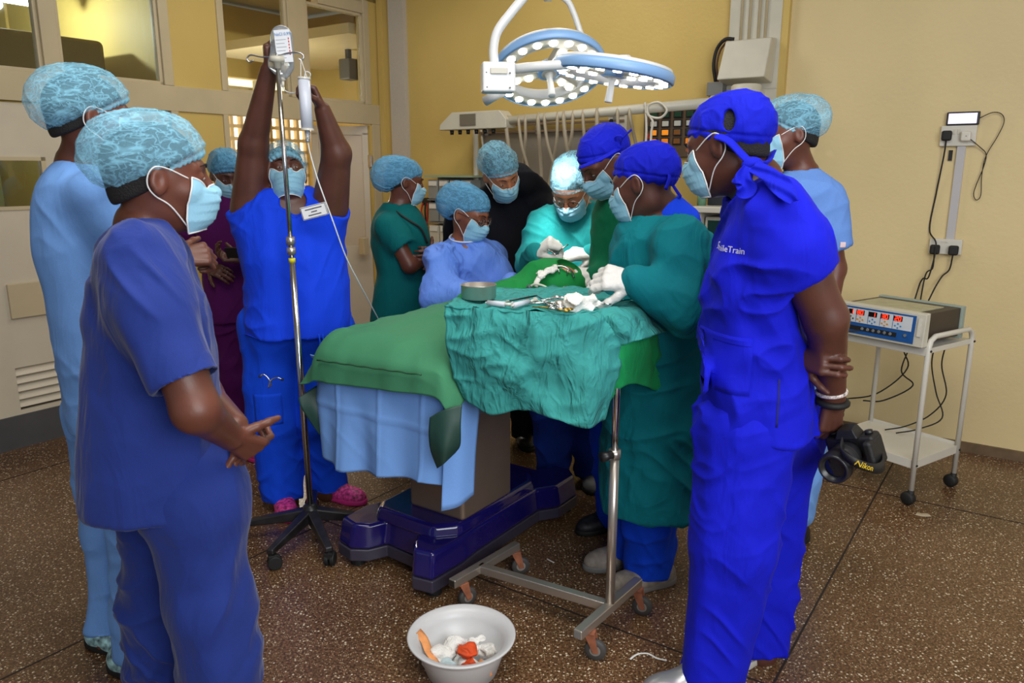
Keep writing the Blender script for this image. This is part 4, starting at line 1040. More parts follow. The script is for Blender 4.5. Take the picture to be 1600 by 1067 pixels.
# surgeon in teal gown, side-on
h10 = hand_segs(at(992, 440, 2.40), (-1, .12, .16), (-.1, .75, -.5), 1, (.55, .65, .7, .75), .35, s=1.06)
P10 = person('heavily built surgeon in a long teal gown with white glove resting at the instrument stand', 2.66, .005,
    (1004, 291, 2.63, -122, -14, 0, 1.04),
    [(322, 1004, 1068, .07), (334, 988, 1083, .12), (356, 968, 1100, .17), (392, 955, 1114, .185), (440, 950, 1120, .185), (490, 950, 1118, .185), (560, 950, 1108, .185), (640, 944, 1104, .185), (720, 942, 1100, .19), (786, 942, 1094, .19)],
    [dict(j=A3((1066, 385, 2.46), (1076, 478, 2.40), (992, 440, 2.40)), r=[.06, .05, .032], sl=2, sr=[.098, .092, .052], hand=h10, glove=True, open=False),
     dict(j=A3((1050, 385, 2.80), (1040, 470, 2.80), (975, 440, 2.74)), r=[.06, .05, .032], sl=2, sr=[.09, .08, .05], hand=hand_segs(at(975, 440, 2.74), (-1, -.1, .0), (0, .3, -.9), -1, .6, .4), glove=True, open=False)],
    [leg([(1020, 760, 2.66), (1016, 820, 2.66), (1012, 895, 2.66)], [.09, .098, .085], .05), leg([(1000, 760, 2.76), (985, 820, 2.80), (980, 875, 2.80)], [.09, .09, .075], .05)],
    mats(S_DARK2, f_teal, f_azure2, cap='tiecap'), cap='tied', seed=11, hair=False, fold=dict(amp=.010, fine=.008, crumple=.010), shirt_name='surgical_gown', collar=.03, neck_r=.062)
beige = plain('grey_beige_trainer', (150, 140, 128), .6, var=.3, bscale=30)
shoe(P10[0], (at(1006, 900, 2.64).x, 2.63), -70, beige, plain('grey_sole', (125, 120, 115), .6), 1.05, lab='worn grey-beige trainer'); shoe(P10[0], (at(966, 885, 2.8).x, 2.80), -70, beige, M_['greypl'], 1.05, lab='worn grey-beige trainer')
S = SDF(np.array(at(1040, 330, 2.64))-.2, np.array(at(1040, 330, 2.64))+.2, .005)
S.cone(at(1022, 312, 2.64), at(1044, 354, 2.66), .070, .112, 0); S.plane(at(1024, 322, 2.64), (-.42, 0, .9)); sdf_obj('undershirt_collar', S, f_azure, P10[0])
cap_tie(P10[0], A3((1040, 262, 2.55), (1046, 276, 2.53), (1040, 296, 2.52)), .009, M_['tiecap']); cap_tie(P10[0], A3((1040, 262, 2.56), (1050, 268, 2.57), (1062, 276, 2.6)), .006, M_['tiecap'])
cap_tie(P10[0], A3((1042, 268, 2.56), (1052, 290, 2.58), (1064, 308, 2.60)), .007, M_['tiecap'])

# photographer in royal blue
h11 = hand_segs(at(1301, 622, 2.06), (.02, .05, -1), (-.35, .85, 0), 1, (.55, .6, .65, .7), .4, s=1.05)
h11b = hand_segs(at(1250, 560, 2.02), (.42, -.88, .12), (.88, .40, -.16), -1, (.60, .58, .60, .66), .25, s=.92)
P11 = person('person in royal blue scrubs and tied cap holding hands behind the back with a camera', 2.12, .0046,
    (1134, 233, 2.10, -129, -14, 0, 1.05),
    [(270, 1150, 1212, .065), (284, 1144, 1230, .12), (312, 1137, 1250, .19), (350, 1128, 1258, .21), (400, 1112, 1260, .21), (460, 1104, 1250, .195), (530, 1100, 1256, .19), (600, 1103, 1264, .19), (664, 1107, 1272, .20)],
    [dict(j=A3((1224, 345, 1.93), (1290, 498, 1.95), (1301, 622, 2.06)), r=[.066, .055, .035], sl=1, sp=A3((1218, 340, 1.95), (1240, 385, 1.93), (1262, 430, 1.925)), sr=[.092, .092, .082], hand=h11),
     dict(j=A3((1200, 345, 2.32), (1246, 500, 2.36), (1256, 560, 2.03)), r=[.062, .05, .033], sl=1, sp=A3((1205, 342, 2.3), (1228, 430, 2.36)), sr=[.09, .082], hand=h11b)],
    [leg([(1165, 670, 2.06), (1146, 850, 2.02), (1112, 1050, 2.02)], [.135, .112, .088], .045), leg([(1208, 670, 2.22), (1196, 850, 2.24), (1187, 1015, 2.20)], [.125, .098, .082], .045)],
    mats(S_DARK2, f_royal, f_royal, cap='tiecap'), cap='tied_open', seed=12, hair=True, fold=dict(amp=.010, fine=.009, crumple=.007), neck_r=.062)
silver = plain('silver_shoe', (170, 170, 172), .3, .6)
shoe(P11[0], (at(1180, 1020, 2.2).x-.02, 2.20), -60, silver, plain('pale_sole', (185, 180, 170), .6), 1.05, lab='silver shoe'); shoe(P11[0], (at(1085, 1060, 2.02).x-.02, 2.02), -75, silver, M_['greypl'], 1.05, lab='silver shoe')
kn = at(1168, 262, 2.0)
MB().ball(at(1176, 258, 1.975), .026, 10, sc=(1.1, .7, .8)).build('cap_knot', M_['tiecap'], P11[0], smooth=True)
cap_tie(P11[0], A3((1118, 212, 2.02), (1138, 220, 2.0), (1156, 238, 1.985), (1176, 258, 1.97)), .013, M_['tiecap'], 'cap_band')
cap_tie(P11[0], A3((1176, 258, 1.965), (1196, 256, 2.02), (1205, 240, 2.09)), .018, M_['tiecap'], 'cap_band')
def tail(pts, ws, root, name='cap_tail'):
    P = cr(pts, 6); n = len(P); W_ = np.interp(np.linspace(0, 1, n), np.linspace(0, 1, len(ws)), ws); V = []; 
    for i, p in enumerate(P):
        d = (P[min(n-1, i+1)]-P[max(0, i-1)]).normalized(); w = d.cross(Vector((0, -1, .15))).normalized(); 
        for k in range(7):
            u = k/6-.5; V.append(p+w*(u*W_[i])+Vector((0, -1, 0))*(.010*math.cos(u*9+i*.4)))
    me = bpy.data.meshes.new('m'); me.from_pydata([tuple(v) for v in V], [], [(i*7+k, i*7+k+1, (i+1)*7+k+1, (i+1)*7+k) for i in range(n-1) for k in range(6)]); me.shade_smooth()
    o = link(name, me, M_['tiecap'], root); s_ = o.modifiers.new('s', 'SOLIDIFY'); s_.thickness = .003; s2 = o.modifiers.new('ss', 'SUBSURF'); s2.levels = s2.render_levels = 1
tail(A3((1176, 258, 1.95), (1198, 270, 1.91), (1214, 284, 1.875), (1230, 300, 1.845), (1240, 316, 1.83)), [.035, .045, .05, .05, .03], P11[0])
tail(A3((1172, 262, 1.955), (1164, 278, 1.94), (1162, 292, 1.935), (1150, 294, 1.935)), [.03, .055, .065, .035], P11[0])
text_decal('SmileTrain', .023, at(1134, 391, 1.95), (1, -.50, -.02), (0, 0, 1), P11[2], plain('white_print', (225, 225, 235), .6), P11[2], depth=.3)
# wrist wear
wc = at(1300, 627, 2.06)
b = MB(); b.tube(arc(wc, .039, 0, 2*math.pi, 24, (1, 0, 0), (0, 1, .1))[:-1], .010, 8, closed=True); b.build('watch_strap', M_['rubber'], P11[0], smooth=True)
wc2 = at(1299, 612, 2.05); b = MB(); b.tube(arc(wc2, .038, 0, 2*math.pi, 24, (1, 0, .15), (0, 1, .1))[:-1], .006, 8, closed=True); b.build('beaded_bracelet', plain('beads', (190, 180, 175), .5, var=.9, bscale=120), P11[0], smooth=True)

# man in light blue behind the photographer
P12 = person('person in soft blue scrubs and loose hair net standing behind the royal blue onlooker', 2.98, .0058,
    (1232, 214, 2.96, -90, -4, 0, 1.0),
    [(262, 1232, 1276, .06), (275, 1216, 1290, .11), (298, 1206, 1303, .155), (340, 1204, 1308, .16), (400, 1208, 1305, .15), (500, 1212, 1300, .15), (600, 1208, 1296, .16), (660, 1206, 1296, .16)],
    [dict(j=A3((1286, 308, 2.88), (1303, 420, 2.88), (1290, 520, 2.80)), r=[.052, .043, .028], sl=1, sp=A3((1285, 308, 2.9), (1304, 388, 2.88)), sr=[.072, .062], hand=hand_segs(at(1290, 520, 2.80), (-.5, -.6, -.5), (-.5, .3, 0), 1, .5, .4)),
     dict(j=A3((1225, 308, 3.08), (1205, 420, 3.1), (1215, 510, 2.95)), r=[.052, .043, .028], sl=1, sp=A3((1227, 308, 3.08), (1210, 388, 3.1)), sr=[.07, .062], hand=hand_segs(at(1215, 510, 2.95), (.5, -.6, -.5), (-.5, .3, 0), 1, .5, .4))],
    [leg([(1262, 650, 2.98), (1252, 730, 2.98), (1244, 800, 2.96)], [.11, .085, .07], .05), leg([(1225, 650, 3.02), (1215, 730, 3.02), (1212, 790, 3.02)], [.11, .085, .07], .05)],
    mats(S_DARK, f_light2, f_light, cap='capnet'), seed=13, cap='bouffant_tall')
for xx, yy in ((1244, 2.96), (1212, 3.02)): shoe(P12[0], (at(xx, 800, yy).x-.03, yy), -60, M_['blackpl'], M_['rubber'])

# sewn details laid on the cloth
def patch_on(name, center, right, up, w, h, target, mat, parent, off=.0025, n=10, depth=.3, thick=.0015):
    right = Vector(right).normalized(); up = Vector(up); up = (up-right*up.dot(right)).normalized(); nn = right.cross(up)
    Wl = ROOTLOC[target.name]; bv = BVHTree.FromPolygons([v.co+Wl for v in target.data.vertices], [tuple(p.vertices) for p in target.data.polygons]); V = []
    for j in range(n+1):
        for i in range(n+1):
            p = Vector(center)+right*(w*(i/n-.5))+up*(h*(j/n-.5)); hit = bv.ray_cast(p+nn*depth, -nn); V.append((hit[0] if hit[0] is not None else p)+nn*off)
    me = bpy.data.meshes.new('m'); me.from_pydata([tuple(v) for v in V], [], [(j*(n+1)+i, j*(n+1)+i+1, (j+1)*(n+1)+i+1, (j+1)*(n+1)+i) for j in range(n) for i in range(n)]); me.shade_smooth()
    o = link(name, me, mat, parent); m_ = o.modifiers.new('s', 'SOLIDIFY'); m_.thickness = thick; return o
patch_on('pocket', at(1138, 575, 1.93), (1, -.15, 0), (0, 0, 1), .12, .155, P11[2], f_royal, P11[2], depth=.12)
patch_on('pocket_hem', at(1138, 538, 1.93), (1, -.15, 0), (0, 0, 1), .122, .014, P11[2], f_royal, P11[2], off=.004, depth=.12)
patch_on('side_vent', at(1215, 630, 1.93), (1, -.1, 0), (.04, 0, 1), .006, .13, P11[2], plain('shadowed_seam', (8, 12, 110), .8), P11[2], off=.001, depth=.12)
patch_on('sleeve_tag', at(1314, 382, 2.82), (1, .3, 0), (.1, 0, 1), .02, .02, P12[2], plain('pink_white_tag', (215, 190, 195), .6), P12[2], depth=.06)
patch_on('pocket', at(418, 640, 3.2), (1, 0, 0), (0, 0, 1), .12, .14, [c for c in P4[0].children if c.name.startswith('trousers')][0], f_azure2, [c for c in P4[0].children if c.name.startswith('trousers')][0], depth=.1)
for k, x in enumerate((500, 506)): MB().tube(cr(A3((x-2, 522, 3.14), (x, 535, 3.13), (x+2*(k*2-1), 545, 3.13)), 5), .0035, 6).build('drawstring', f_azure2, P4[0], smooth=True)
# ------------------------------------------------------------------ cloth pieces from laid-out control points
def tensor(rows, nu, nv):
    R_ = [cr(r, nu) for r in rows]; n = len(R_[0]); G = []
    cols = [cr([R_[j][i] for j in range(len(R_))], nv) for i in range(n)]
    return [[cols[i][j] for i in range(n)] for j in range(len(cols[0]))]
def cloth_mesh(grids, amp=.006, fine=.003, seed=0, scale=1.0, crumple=.003):
    Vs, Fs = [], []; off = 0
    for g in grids:
        nj, ni = len(g), len(g[0]); V = np.array([list(p) for r in g for p in r]); Fc = np.array([(j*ni+i, (j+1)*ni+i, (j+1)*ni+i+1, j*ni+i+1) for j in range(nj-1) for i in range(ni-1)])
        Vs.append(V); Fs.append(Fc+off); off += len(V)
    V = np.concatenate(Vs); Fc = np.concatenate(Fs); N = vnormals(V, Fc)
    V = folds(V*scale, N, amp*scale, fine*scale, seed, crumple=crumple*scale)/scale
    return np_mesh(V, Fc)
def cloth(name, grids, mat, parent=None, thick=.0025, **kw):
    o = link(name, cloth_mesh(grids, **kw), mat, parent); s_ = o.modifiers.new('s', 'SOLIDIFY'); s_.thickness = thick; s_.offset = 0; return o
def P(px, py, Y): return at(px, py, Y)

# ------------------------------------------------------------------ operating table
OT = empty('operating_table', R(2.78, -2.4, 0), 'pedestal operating table with glossy navy base and steel column under green drapes', 'operating table')
poly = [(2.47,-2.88),(2.56,-2.90),(2.62,-2.86),(2.655,-2.79),(2.83,-2.80),(2.86,-2.87),(2.90,-2.915),(2.985,-2.90),(2.995,-2.74),(2.985,-2.62),(2.985,-2.18),(3.04,-2.10),(3.04,-1.94),(2.98,-1.88),(2.90,-1.88),(2.86,-1.98),(2.66,-1.98),(2.62,-1.88),(2.52,-1.86),(2.46,-1.92),(2.46,-2.10),(2.53,-2.18),(2.51,-2.62),(2.465,-2.74)]
b = MB(ROOM); b.prism(poly, .035, .085, top=1.0); b.build('base_skirt', plain('grey_base_skirt', (58, 54, 70), .4), OT, bevel=.006)
b = MB(ROOM); b.prism(poly, .085, .19, top=.965); ob = b.build('base', M_['navybase'], OT, bevel=.016, seg=4)
b = MB(ROOM); b.prism([(2.60,-2.80),(2.90,-2.80),(2.975,-2.72),(2.975,-2.20),(2.92,-2.12),(2.62,-2.12),(2.56,-2.2),(2.56,-2.74)], .18, .235, top=.95); b.build('base_hump', M_['navybase'], OT, bevel=.02, seg=4)
for x, y in ((2.54, -2.84), (2.94, -2.84), (2.98, -1.95), (2.52, -1.95)): MB(ROOM).lathe([(.03, 0), (.03, .04)], 16, Matrix.Translation((x, y, 0))).build('levelling_foot', M_['rubber'], OT, smooth=False)
b = MB(ROOM); b.box((2.69, -2.69, .23), (2.965, -2.36, .80)); b.build('column', M_['steel_b'], OT, bevel=.018, seg=4)
b = MB(ROOM); b.box((2.966, -2.64, .64), (2.978, -2.42, .80)); pl_ = b.build('control_plate', M_['steel'], OT, bevel=.003)
MB(ROOM).box((2.978, -2.60, .71), (2.981, -2.50, .76)).build('rating_label', plain('worn_label', (150, 140, 90), .6, var=.3, bscale=40), pl_)
MB().tube([R(2.978, -2.42, .72), R(3.02, -2.40, .69)], .008, 8).build('lever', M_['chrome'], OT, smooth=True)
b = MB(ROOM); b.box((2.60, -2.80, .79), (3.02, -2.2, .86)); b.build('table_head', M_['blackpl'], OT, bevel=.01)
b = MB(ROOM); b.box((2.49, -2.89, .855), (3.09, -1.95, .885)); b.build('table_frame', M_['steel'], OT, bevel=.005)
for x in (2.475, 3.095): MB(ROOM).box((x-.005, -2.8, .86), (x+.005, -2.0, .885)).build('side_rail', M_['chrome'], OT, bevel=.002)
b = MB(ROOM); b.box((2.49, -2.89, .885), (3.09, -1.95, .935)); b.build('mattress', M_['blackpl'], OT, bevel=.02, seg=4)

# blue disposable sheet hanging at the foot end
def Rr(*q): return [R(*t) for t in q]
X0 = [2.40, 2.455, 2.52, 2.60, 2.70, 2.80, 2.90, 3.00, 3.085]
def row(y, zs, xs=X0, dy=None): return [R(x, y+(0 if dy is None else dy[i]), z) for i, (x, z) in enumerate(zip(xs, zs))]
sheet = tensor([row(-2.905, [.86]*9), row(-2.93, [.80]*9, dy=[.06, .02, 0, 0, .0, 0, 0, 0, 0]), row(-2.935, [.66]*9, dy=[.05, .015, .008, -.004, .006, -.006, .006, -.006, 0]),
                row(-2.94, [.56]*9, dy=[.07, .02, .012, -.012, .012, -.010, .010, -.01, 0]), row(-2.945, [.475, .455, .45, .445, .46, .47, .485, .50, .505], dy=[.08, .03, .016, -.02, .018, -.012, .012, -.02, 0])], 12, 12)
side = tensor([[R(3.09, -2.92, .90), R(3.11, -2.88, .90), R(3.12, -2.80, .90)], [R(3.095, -2.945, .75), R(3.125, -2.90, .75), R(3.13, -2.80, .75)], [R(3.095, -2.955, .60), R(3.13, -2.91, .60), R(3.135, -2.83, .60)], [R(3.09, -2.965, .42), R(3.13, -2.92, .43), R(3.14, -2.85, .45)]], 8, 8)
f_sheet = fabric('light_blue_disposable_sheet', (120, 166, 232), crease=.15, scale=4)
BS = cloth('disposable_sheet', [sheet, side], f_sheet, None, amp=.003, fine=.0012, seed=21, crumple=.001)
setp(BS, 'light blue folded disposable sheet hanging from the foot end of the operating table', 'sheet')
def press(o, vx, hz, amt=.005, w=.008):   # pressed fold lines: ridges standing off the sheet
    base = ROOTLOC[o.name]
    for v in o.data.vertices:
        q = v.co+base-Vector(CO); x, y, z = q.dot(Vector(XD)), q.dot(Vector(YD)), q.z
        d = sum(math.exp(-((x-a)/w)**2) for a in vx)+sum(math.exp(-((z-a)/w)**2) for a in hz)
        v.co += Vector(YD)*(-amt*min(1.2, d))
press(BS, (2.575, 2.79, 2.99), (.685,))
# dark green rubber flaps below the drape corners
f_rub = plain('dark_green_rubber_sheet', (30, 62, 54), .5, var=.05)
for pts, lab in ((( [P(466, 622, 2.83), P(492, 604, 2.86), P(520, 590, 2.88)], [P(470, 636, 2.82), P(496, 632, 2.83), P(522, 628, 2.86)], [P(484, 658, 2.82), P(502, 656, 2.82), P(520, 650, 2.84)], [P(500, 680, 2.82), P(506, 678, 2.82), P(514, 672, 2.82)]), 'dark green rubber sheet corner hanging below the drape near the drip stand'),
                 (( [P(672, 652, 2.38), P(694, 640, 2.36), P(722, 632, 2.36)], [P(670, 680, 2.37), P(694, 672, 2.34), P(720, 664, 2.35)], [P(673, 706, 2.37), P(694, 702, 2.33), P(719, 694, 2.36)], [P(683, 732, 2.37), P(694, 724, 2.34), P(712, 706, 2.37)]), 'dark green rubber sheet corner curling over the blue sheet beside the steel column')):
    o = cloth('rubber_sheet_corner', [tensor(pts, 8, 8)], f_rub, None, amp=.001, fine=0, seed=3); setp(o, lab, 'rubber sheet')
# green cotton drape over the patient's legs
xs = [2.36, 2.42, 2.47, 2.56, 2.68, 2.80, 2.92, 3.02, 3.09, 3.125, 3.15]
def rw(y, zs, dx=0): return [R(x+(dx*(k/10-.5)), (y[k] if isinstance(y, list) else y), z) for k, (x, z) in enumerate(zip(xs, zs))]
GD = tensor([rw(-2.10, [.86, .92, .96, .99, 1.02, 1.04, 1.03, 1.0, .97, .92, .86]), rw(-2.45, [.84, .90, .95, .98, 1.01, 1.03, 1.02, .99, .96, .91, .86]),
             rw(-2.75, [.82, .88, .945, .965, .98, .985, .98, .97, .955, .90, .84]), rw(-2.865, [.79, .86, .94, .95, .955, .957, .957, .955, .945, .89, .82]),
             rw([-2.89, -2.91, -2.925, -2.93, -2.93, -2.935, -2.94, -2.945, -2.945, -2.93, -2.91], [.77, .83, .895, .90, .905, .908, .91, .915, .91, .86, .80]),
             rw([-2.91, -2.93, -2.945, -2.95, -2.95, -2.955, -2.96, -2.965, -2.965, -2.95, -2.93], [.75, .79, .84, .85, .855, .862, .87, .88, .885, .83, .77]),
             rw([-2.93, -2.94, -2.952, -2.955, -2.957, -2.96, -2.965, -2.97, -2.972, -2.965, -2.95], [.735, .755, .775, .78, .79, .80, .81, .82, .815, .775, .74])], 8, 10)
f_drape = fabric('faded_green_drape_cotton', (68, 134, 98), crease=.25, scale=5)
GDo = cloth('surgical_drape', [GD], f_drape, None, amp=.006, fine=.0035, seed=31, crumple=.003)
setp(GDo, 'faded green cotton drape spread over the foot end of the operating table', 'drape')
for yy, zz in ((-2.950, .868),):
    b = MB(); b.tube([R(2.50+.53*i/24, -2.958-.022*i/24, .862+.030*i/24+.0015*math.sin(i*1.7)) for i in range(25)], .0035, 6); b.build('stitched_fold', plain('darker_green_seam', (34, 84, 56), .8), GDo, smooth=True)

# bright green drape with the patient's head beneath it, and the opening
pc = at(872, 438, 3.02)
S = SDF(np.array(pc)-np.array((.55, .45, .45)), np.array(pc)+np.array((.55, .45, .35)), .007)
S.ell(at(868, 445, 3.02), (.13, .14, .105), k=0); S.cone(at(800, 468, 2.95), at(868, 452, 3.0), .07, .10, .06); S.cone(at(735, 480, 2.95), at(800, 470, 2.95), .07, .07, .06)
S.cone(at(905, 462, 3.02), at(925, 475, 3.0), .08, .05, .06); S.ell((pc.x-.05, pc.y+.02, .955), (.30, .24, .07), k=.08)
S.plane((0, 0, .945), (0, 0, -1)); S.ell(at(884, 432, 2.965)+Vector((.0, 0, .03)), (.045, .05, .04), k=.01, sub=True)
f_bright = fabric('bright_green_drape_cotton', (24, 128, 62), crease=.4, scale=7)
HD = sdf_obj('head_drape', S, f_bright, None, dict(amp=.012, fine=.009, seed=17, drape=.6)); setp(HD, 'bright green drape wrapped round the patient under the surgical lamp', 'drape')
# the patient: only the small lit field shows
PM = head_mat(at(880, 447, 3.00), 200, 78, 0, .80)
pt = empty('person', (pc.x, pc.y, .945), 'patient lying under the green drapes with only a small reddish patch of face showing', 'person')
S = SDF(np.array(pc)-.45, np.array(pc)+.45, .007); head_put(S, PM, .80); nb = PM @ Vector((0, -.018, -.045)); tb = Vector(R(2.78, -2.25, 1.0)); S.cone(nb, tb, .045, .07, .03); S.cone(tb, R(2.78, -2.4, .99), .085, .075, .04)
V, Fc = S.surf(); link('body', np_mesh(V, Fc), S_TAN, pt)
S = SDF(np.array(pc)-.2, np.array(pc)+.2, .004); fp = at(890, 436, 2.945); S.ell(fp, (.032, .032, .022), k=0); S.ell(fp+Vector((.012, -.02, .004)), (.014, .012, .010), k=.004, sub=True)
sdf_obj('prepared_skin', S, plain('iodine_stained_skin', (176, 78, 40), .35, var=.3, bscale=60, bump=.3), pt, dict(amp=.003, fine=.002))
# retractor, suture ring and gauze strips at the site
rt = empty('mouth_retractor', at(878, 424, 2.92), 'shiny metal mouth retractor on the lit operating site', 'surgical instrument')
b = MB(); b.tube(cr(A3((858, 420, 2.92), (868, 416, 2.90), (882, 417, 2.89), (893, 424, 2.89), (897, 434, 2.89)), 6), .004, 8); b.build('frame', M_['chrome'], rt, smooth=True)
b = MB(); b.tube(A3((872, 417, 2.90), (874, 428, 2.89)), .003, 6); b.build('blade', M_['chrome'], rt, smooth=True)
b = MB(); b.tube(A3((888, 420, 2.89), (886, 430, 2.89)), .003, 6); b.build('blade', M_['chrome'], rt, smooth=True)
gz = plain('white_gauze', (228, 226, 220), .9, bump=.5, bscale=200)
def gauze(name, c, r, seed, mat, lab, cat='gauze', sc=(1, 1, .6), n=5, group=None, res=.0035, amp=.010):
    rnd = random.Random(seed); c = Vector(c); S = SDF(np.array(c)-r*1.9, np.array(c)+r*1.9, res)
    for k in range(n): S.ell(c+Vector([rnd.uniform(-.55, .55)*r*sc[a] for a in range(3)]), [r*rnd.uniform(.35, .6)*sc[a] for a in range(3)], k=.012)
    V, Fc = S.surf(); V = relax(V, Fc, 1); N = vnormals(V, Fc); V = V+N*(amp*ridge(V, (34, 34, 34), seed, .7)-amp*.5)[:, None]
    o = link(name, np_mesh(V, Fc), mat); return setp(o, lab, cat, group)
def ribbon(name, pts, w, mat, lab, cat, group=None, up=(0, 0, 1)):
    Pp = cr(pts, 8); V = []
    for i, p in enumerate(Pp):
        d = (Pp[min(len(Pp)-1, i+1)]-Pp[max(0, i-1)]).normalized(); s_ = d.cross(Vector(up)).normalized(); V += [p-s_*w, p-s_*w*.3+Vector(up)*.002, p+s_*w*.3+Vector(up)*.002, p+s_*w]
    me = bpy.data.meshes.new('m'); me.from_pydata([tuple(v) for v in V], [], [(i*4+k, i*4+k+1, i*4+k+5, i*4+k+4) for i in range(len(Pp)-1) for k in range(3)]); me.shade_smooth()
    o = link(name, me, mat); q = o.modifiers.new('s', 'SOLIDIFY'); q.thickness = .0016; return setp(o, lab, cat, group)
gauze('gauze_swab', at(862, 420, 2.90), .030, 4, gz, 'small white gauze at the lit site beside the retractor')
gauze('gauze_swab', at(846, 430, 2.86), .026, 5, gz, 'white gauze tuft on the bright green drape next to the suction tube')
ribbon('gauze_strip', A3((836, 448, 2.83), (841, 436, 2.84), (850, 427, 2.86), (860, 422, 2.88)), .010, gz, 'folded white gauze strip running down the bright green drape', 'gauze', up=(0, -.8, .5))
st = empty('suction_tube', at(850, 450, 2.84), 'curved pale suction tube lying on the bright green drape', 'tube')
MB().tube(cr(A3((828, 448, 2.83), (836, 444, 2.82), (850, 447, 2.80), (865, 456, 2.78), (876, 462, 2.77)), 6), .0045, 8).build('tube', plain('clear_pale_tubing', (190, 200, 180), .2), st, smooth=True)
MB().ball(at(827, 449, 2.83), .011, 8).build('connector', plain('dark_connector', (60, 80, 80), .4), st, smooth=True)
MB().tube(cr(A3((876, 462, 2.77), (880, 450, 2.80), (888, 448, 2.82), (900, 452, 2.84)), 6), .004, 8).build('tube_end', M_['chrome'], st, smooth=True)
nh = empty('needle_holder', at(862, 391, 3.2), 'needle holder gripped in the lit gloved hands of the forward-facing surgeon', 'surgical instrument')
MB().tube(A3((868, 398, 3.17), (878, 388, 3.17), (888, 382, 3.17)), .003, 6).build('jaw', M_['chrome'], nh, smooth=True)
MB().tube(cr(A3((868, 398, 3.17), (860, 392, 3.19), (852, 388, 3.2)), 4), .0035, 6).build('handle', M_['chrome'], nh, smooth=True)

# ------------------------------------------------------------------ instrument stand
MS = empty('instrument_stand', R(3.3, -2.65, 0), 'wheeled stainless steel instrument stand with a square tube frame', 'instrument stand')
def bar(a, b_, w=.032, h=.032, name='base_bar', mat=None, par=None, z=.115):
    a, b_ = Vector(a), Vector(b_); d = (b_-a); Lg = d.length; M = Matrix.Translation((a.x, a.y, z)) @ Matrix.Rotation(math.atan2(d.y, d.x), 4, 'Z')
    b = MB(M); b.box((0, -w/2, -h/2), (Lg, w/2, h/2)); return b.build(name, mat or M_['steel'], par or MS, bevel=.004)
ba = atz(706, 912, .115); bb = atz(808, 852, .115); bc = atz(902, 992, .115); bd_ = atz(998, 908, .115)
bar(ba, bb); bar(bc, bd_); m1 = ba.lerp(bb, .40); m2 = bc.lerp(bd_, .50); bar(m1, m2)
for p in (ba, bc):
    d = ((bb-ba) if p is ba else (bd_-bc)).normalized(); MB(Matrix.Translation(p) @ Matrix.Rotation(math.atan2(d.y, d.x), 4, 'Z')).box((-.001, -.012, -.012), (.001, .012, .012)).build('open_end' if p is ba else 'end_cap', M_['groove'] if p is ba else M_['greypl'], MS)
forkm = plain('rusty_brown_fork', (150, 92, 66), .55, var=.25, bscale=40)
def caster(p, ang, par, forkmat, r=.036, top=.10, wm=None):
    M = Matrix.Translation((p.x, p.y, 0)) @ Matrix.Rotation(ang, 4, 'Z')
    b = MB(M); b.box((-.014, -.017, top-.006), (.026, .017, top)); 
    for s_ in (-1, 1): b.add([(-.012, s_*.015, top), (.026, s_*.015, top), (.040, s_*.015, r-.006), (.022, s_*.015, r-.008), (-.012, s_*.0125, top), (.026, s_*.0125, top), (.040, s_*.0125, r-.006), (.022, s_*.0125, r-.008)], [(0, 1, 2, 3), (7, 6, 5, 4), (0, 4, 5, 1), (1, 5, 6, 2), (2, 6, 7, 3), (3, 7, 4, 0)])
    b.tube([(0, 0, top-.004), (0, 0, top+.012)], .008, 8); k = b.build('caster', forkmat, par, bevel=.001)
    b = MB(M @ Matrix.Translation((.028, 0, r)) @ Matrix.Rotation(math.pi/2, 4, 'X')); b.lathe([(r*.5, -.010), (r*.93, -.010), (r, -.006), (r, .006), (r*.93, .010), (r*.5, .010)], 24); w_ = b.build('wheel', wm or M_['rubber'], k, smooth=True)
    b = MB(M @ Matrix.Translation((.028, 0, r)) @ Matrix.Rotation(math.pi/2, 4, 'X')); b.lathe([(r*.5, -.0105), (r*.5, .0105)], 20); b.build('hub', plain('pale_wheel_hub', (150, 145, 138), .4, .3), k)
for p, a in ((ba.lerp(bb, .12), .6), (bb.lerp(ba, .06), .2), (bc.lerp(bd_, .15), -.3), (bd_.lerp(bc, .06), -.4)): caster(p, a, MS, forkm, wm=plain('grey_wheel_tyre', (70, 68, 66), .6))
pb = m2
MB().tube([pb+Vector((0, 0, .0)), Vector((pb.x, pb.y, .66))], .0155, 16).build('post', M_['steel'], MS, smooth=True)
MB().tube([Vector((pb.x, pb.y, .60)), Vector((pb.x, pb.y, 1.09))], .0120, 16).build('inner_post', M_['chrome'], MS, smooth=True)
MB().tube([Vector((pb.x, pb.y, .645)), Vector((pb.x, pb.y, .675))], .020, 16).build('collar', M_['steel'], MS, smooth=True)
MB().tube([Vector((pb.x-.012, pb.y-.012, .66)), Vector((pb.x-.045, pb.y-.03, .66))], .016, 12).build('clamp_knob', M_['blackpl'], MS, smooth=True)
ZT_ = 1.12
fr_ = [(694, 476), (745, 481), (800, 485), (855, 488), (905, 490), (955, 482), (1005, 467)]
bk_ = [(762, 453), (800, 450), (840, 449), (880, 449), (915, 450), (945, 452), (985, 456)]
FR = [atz(x, y, ZT_+.006) for x, y in fr_]; BK = [atz(x, y, ZT_+.006) for x, y in bk_]
tb = MB(); q = [FR[0], FR[2], FR[4], FR[6], BK[6], BK[3], BK[0]]; cen = sum((v for v in q), Vector())/7; q = [cen+(v-cen)*.84 for v in q]
tb.prism([(v.x, v.y) for v in q], 1.095, 1.110); tb.build('tray', M_['steel'], MS, bevel=.003)
bar(Vector((pb.x, pb.y, 0)), cen.xy.to_3d(), .025, .02, 'tray_arm', z=1.085)
f_mayo = fabric('worn_teal_green_cotton', (58, 146, 142), crease=1.0, scale=13)
def offs(rows): return rows
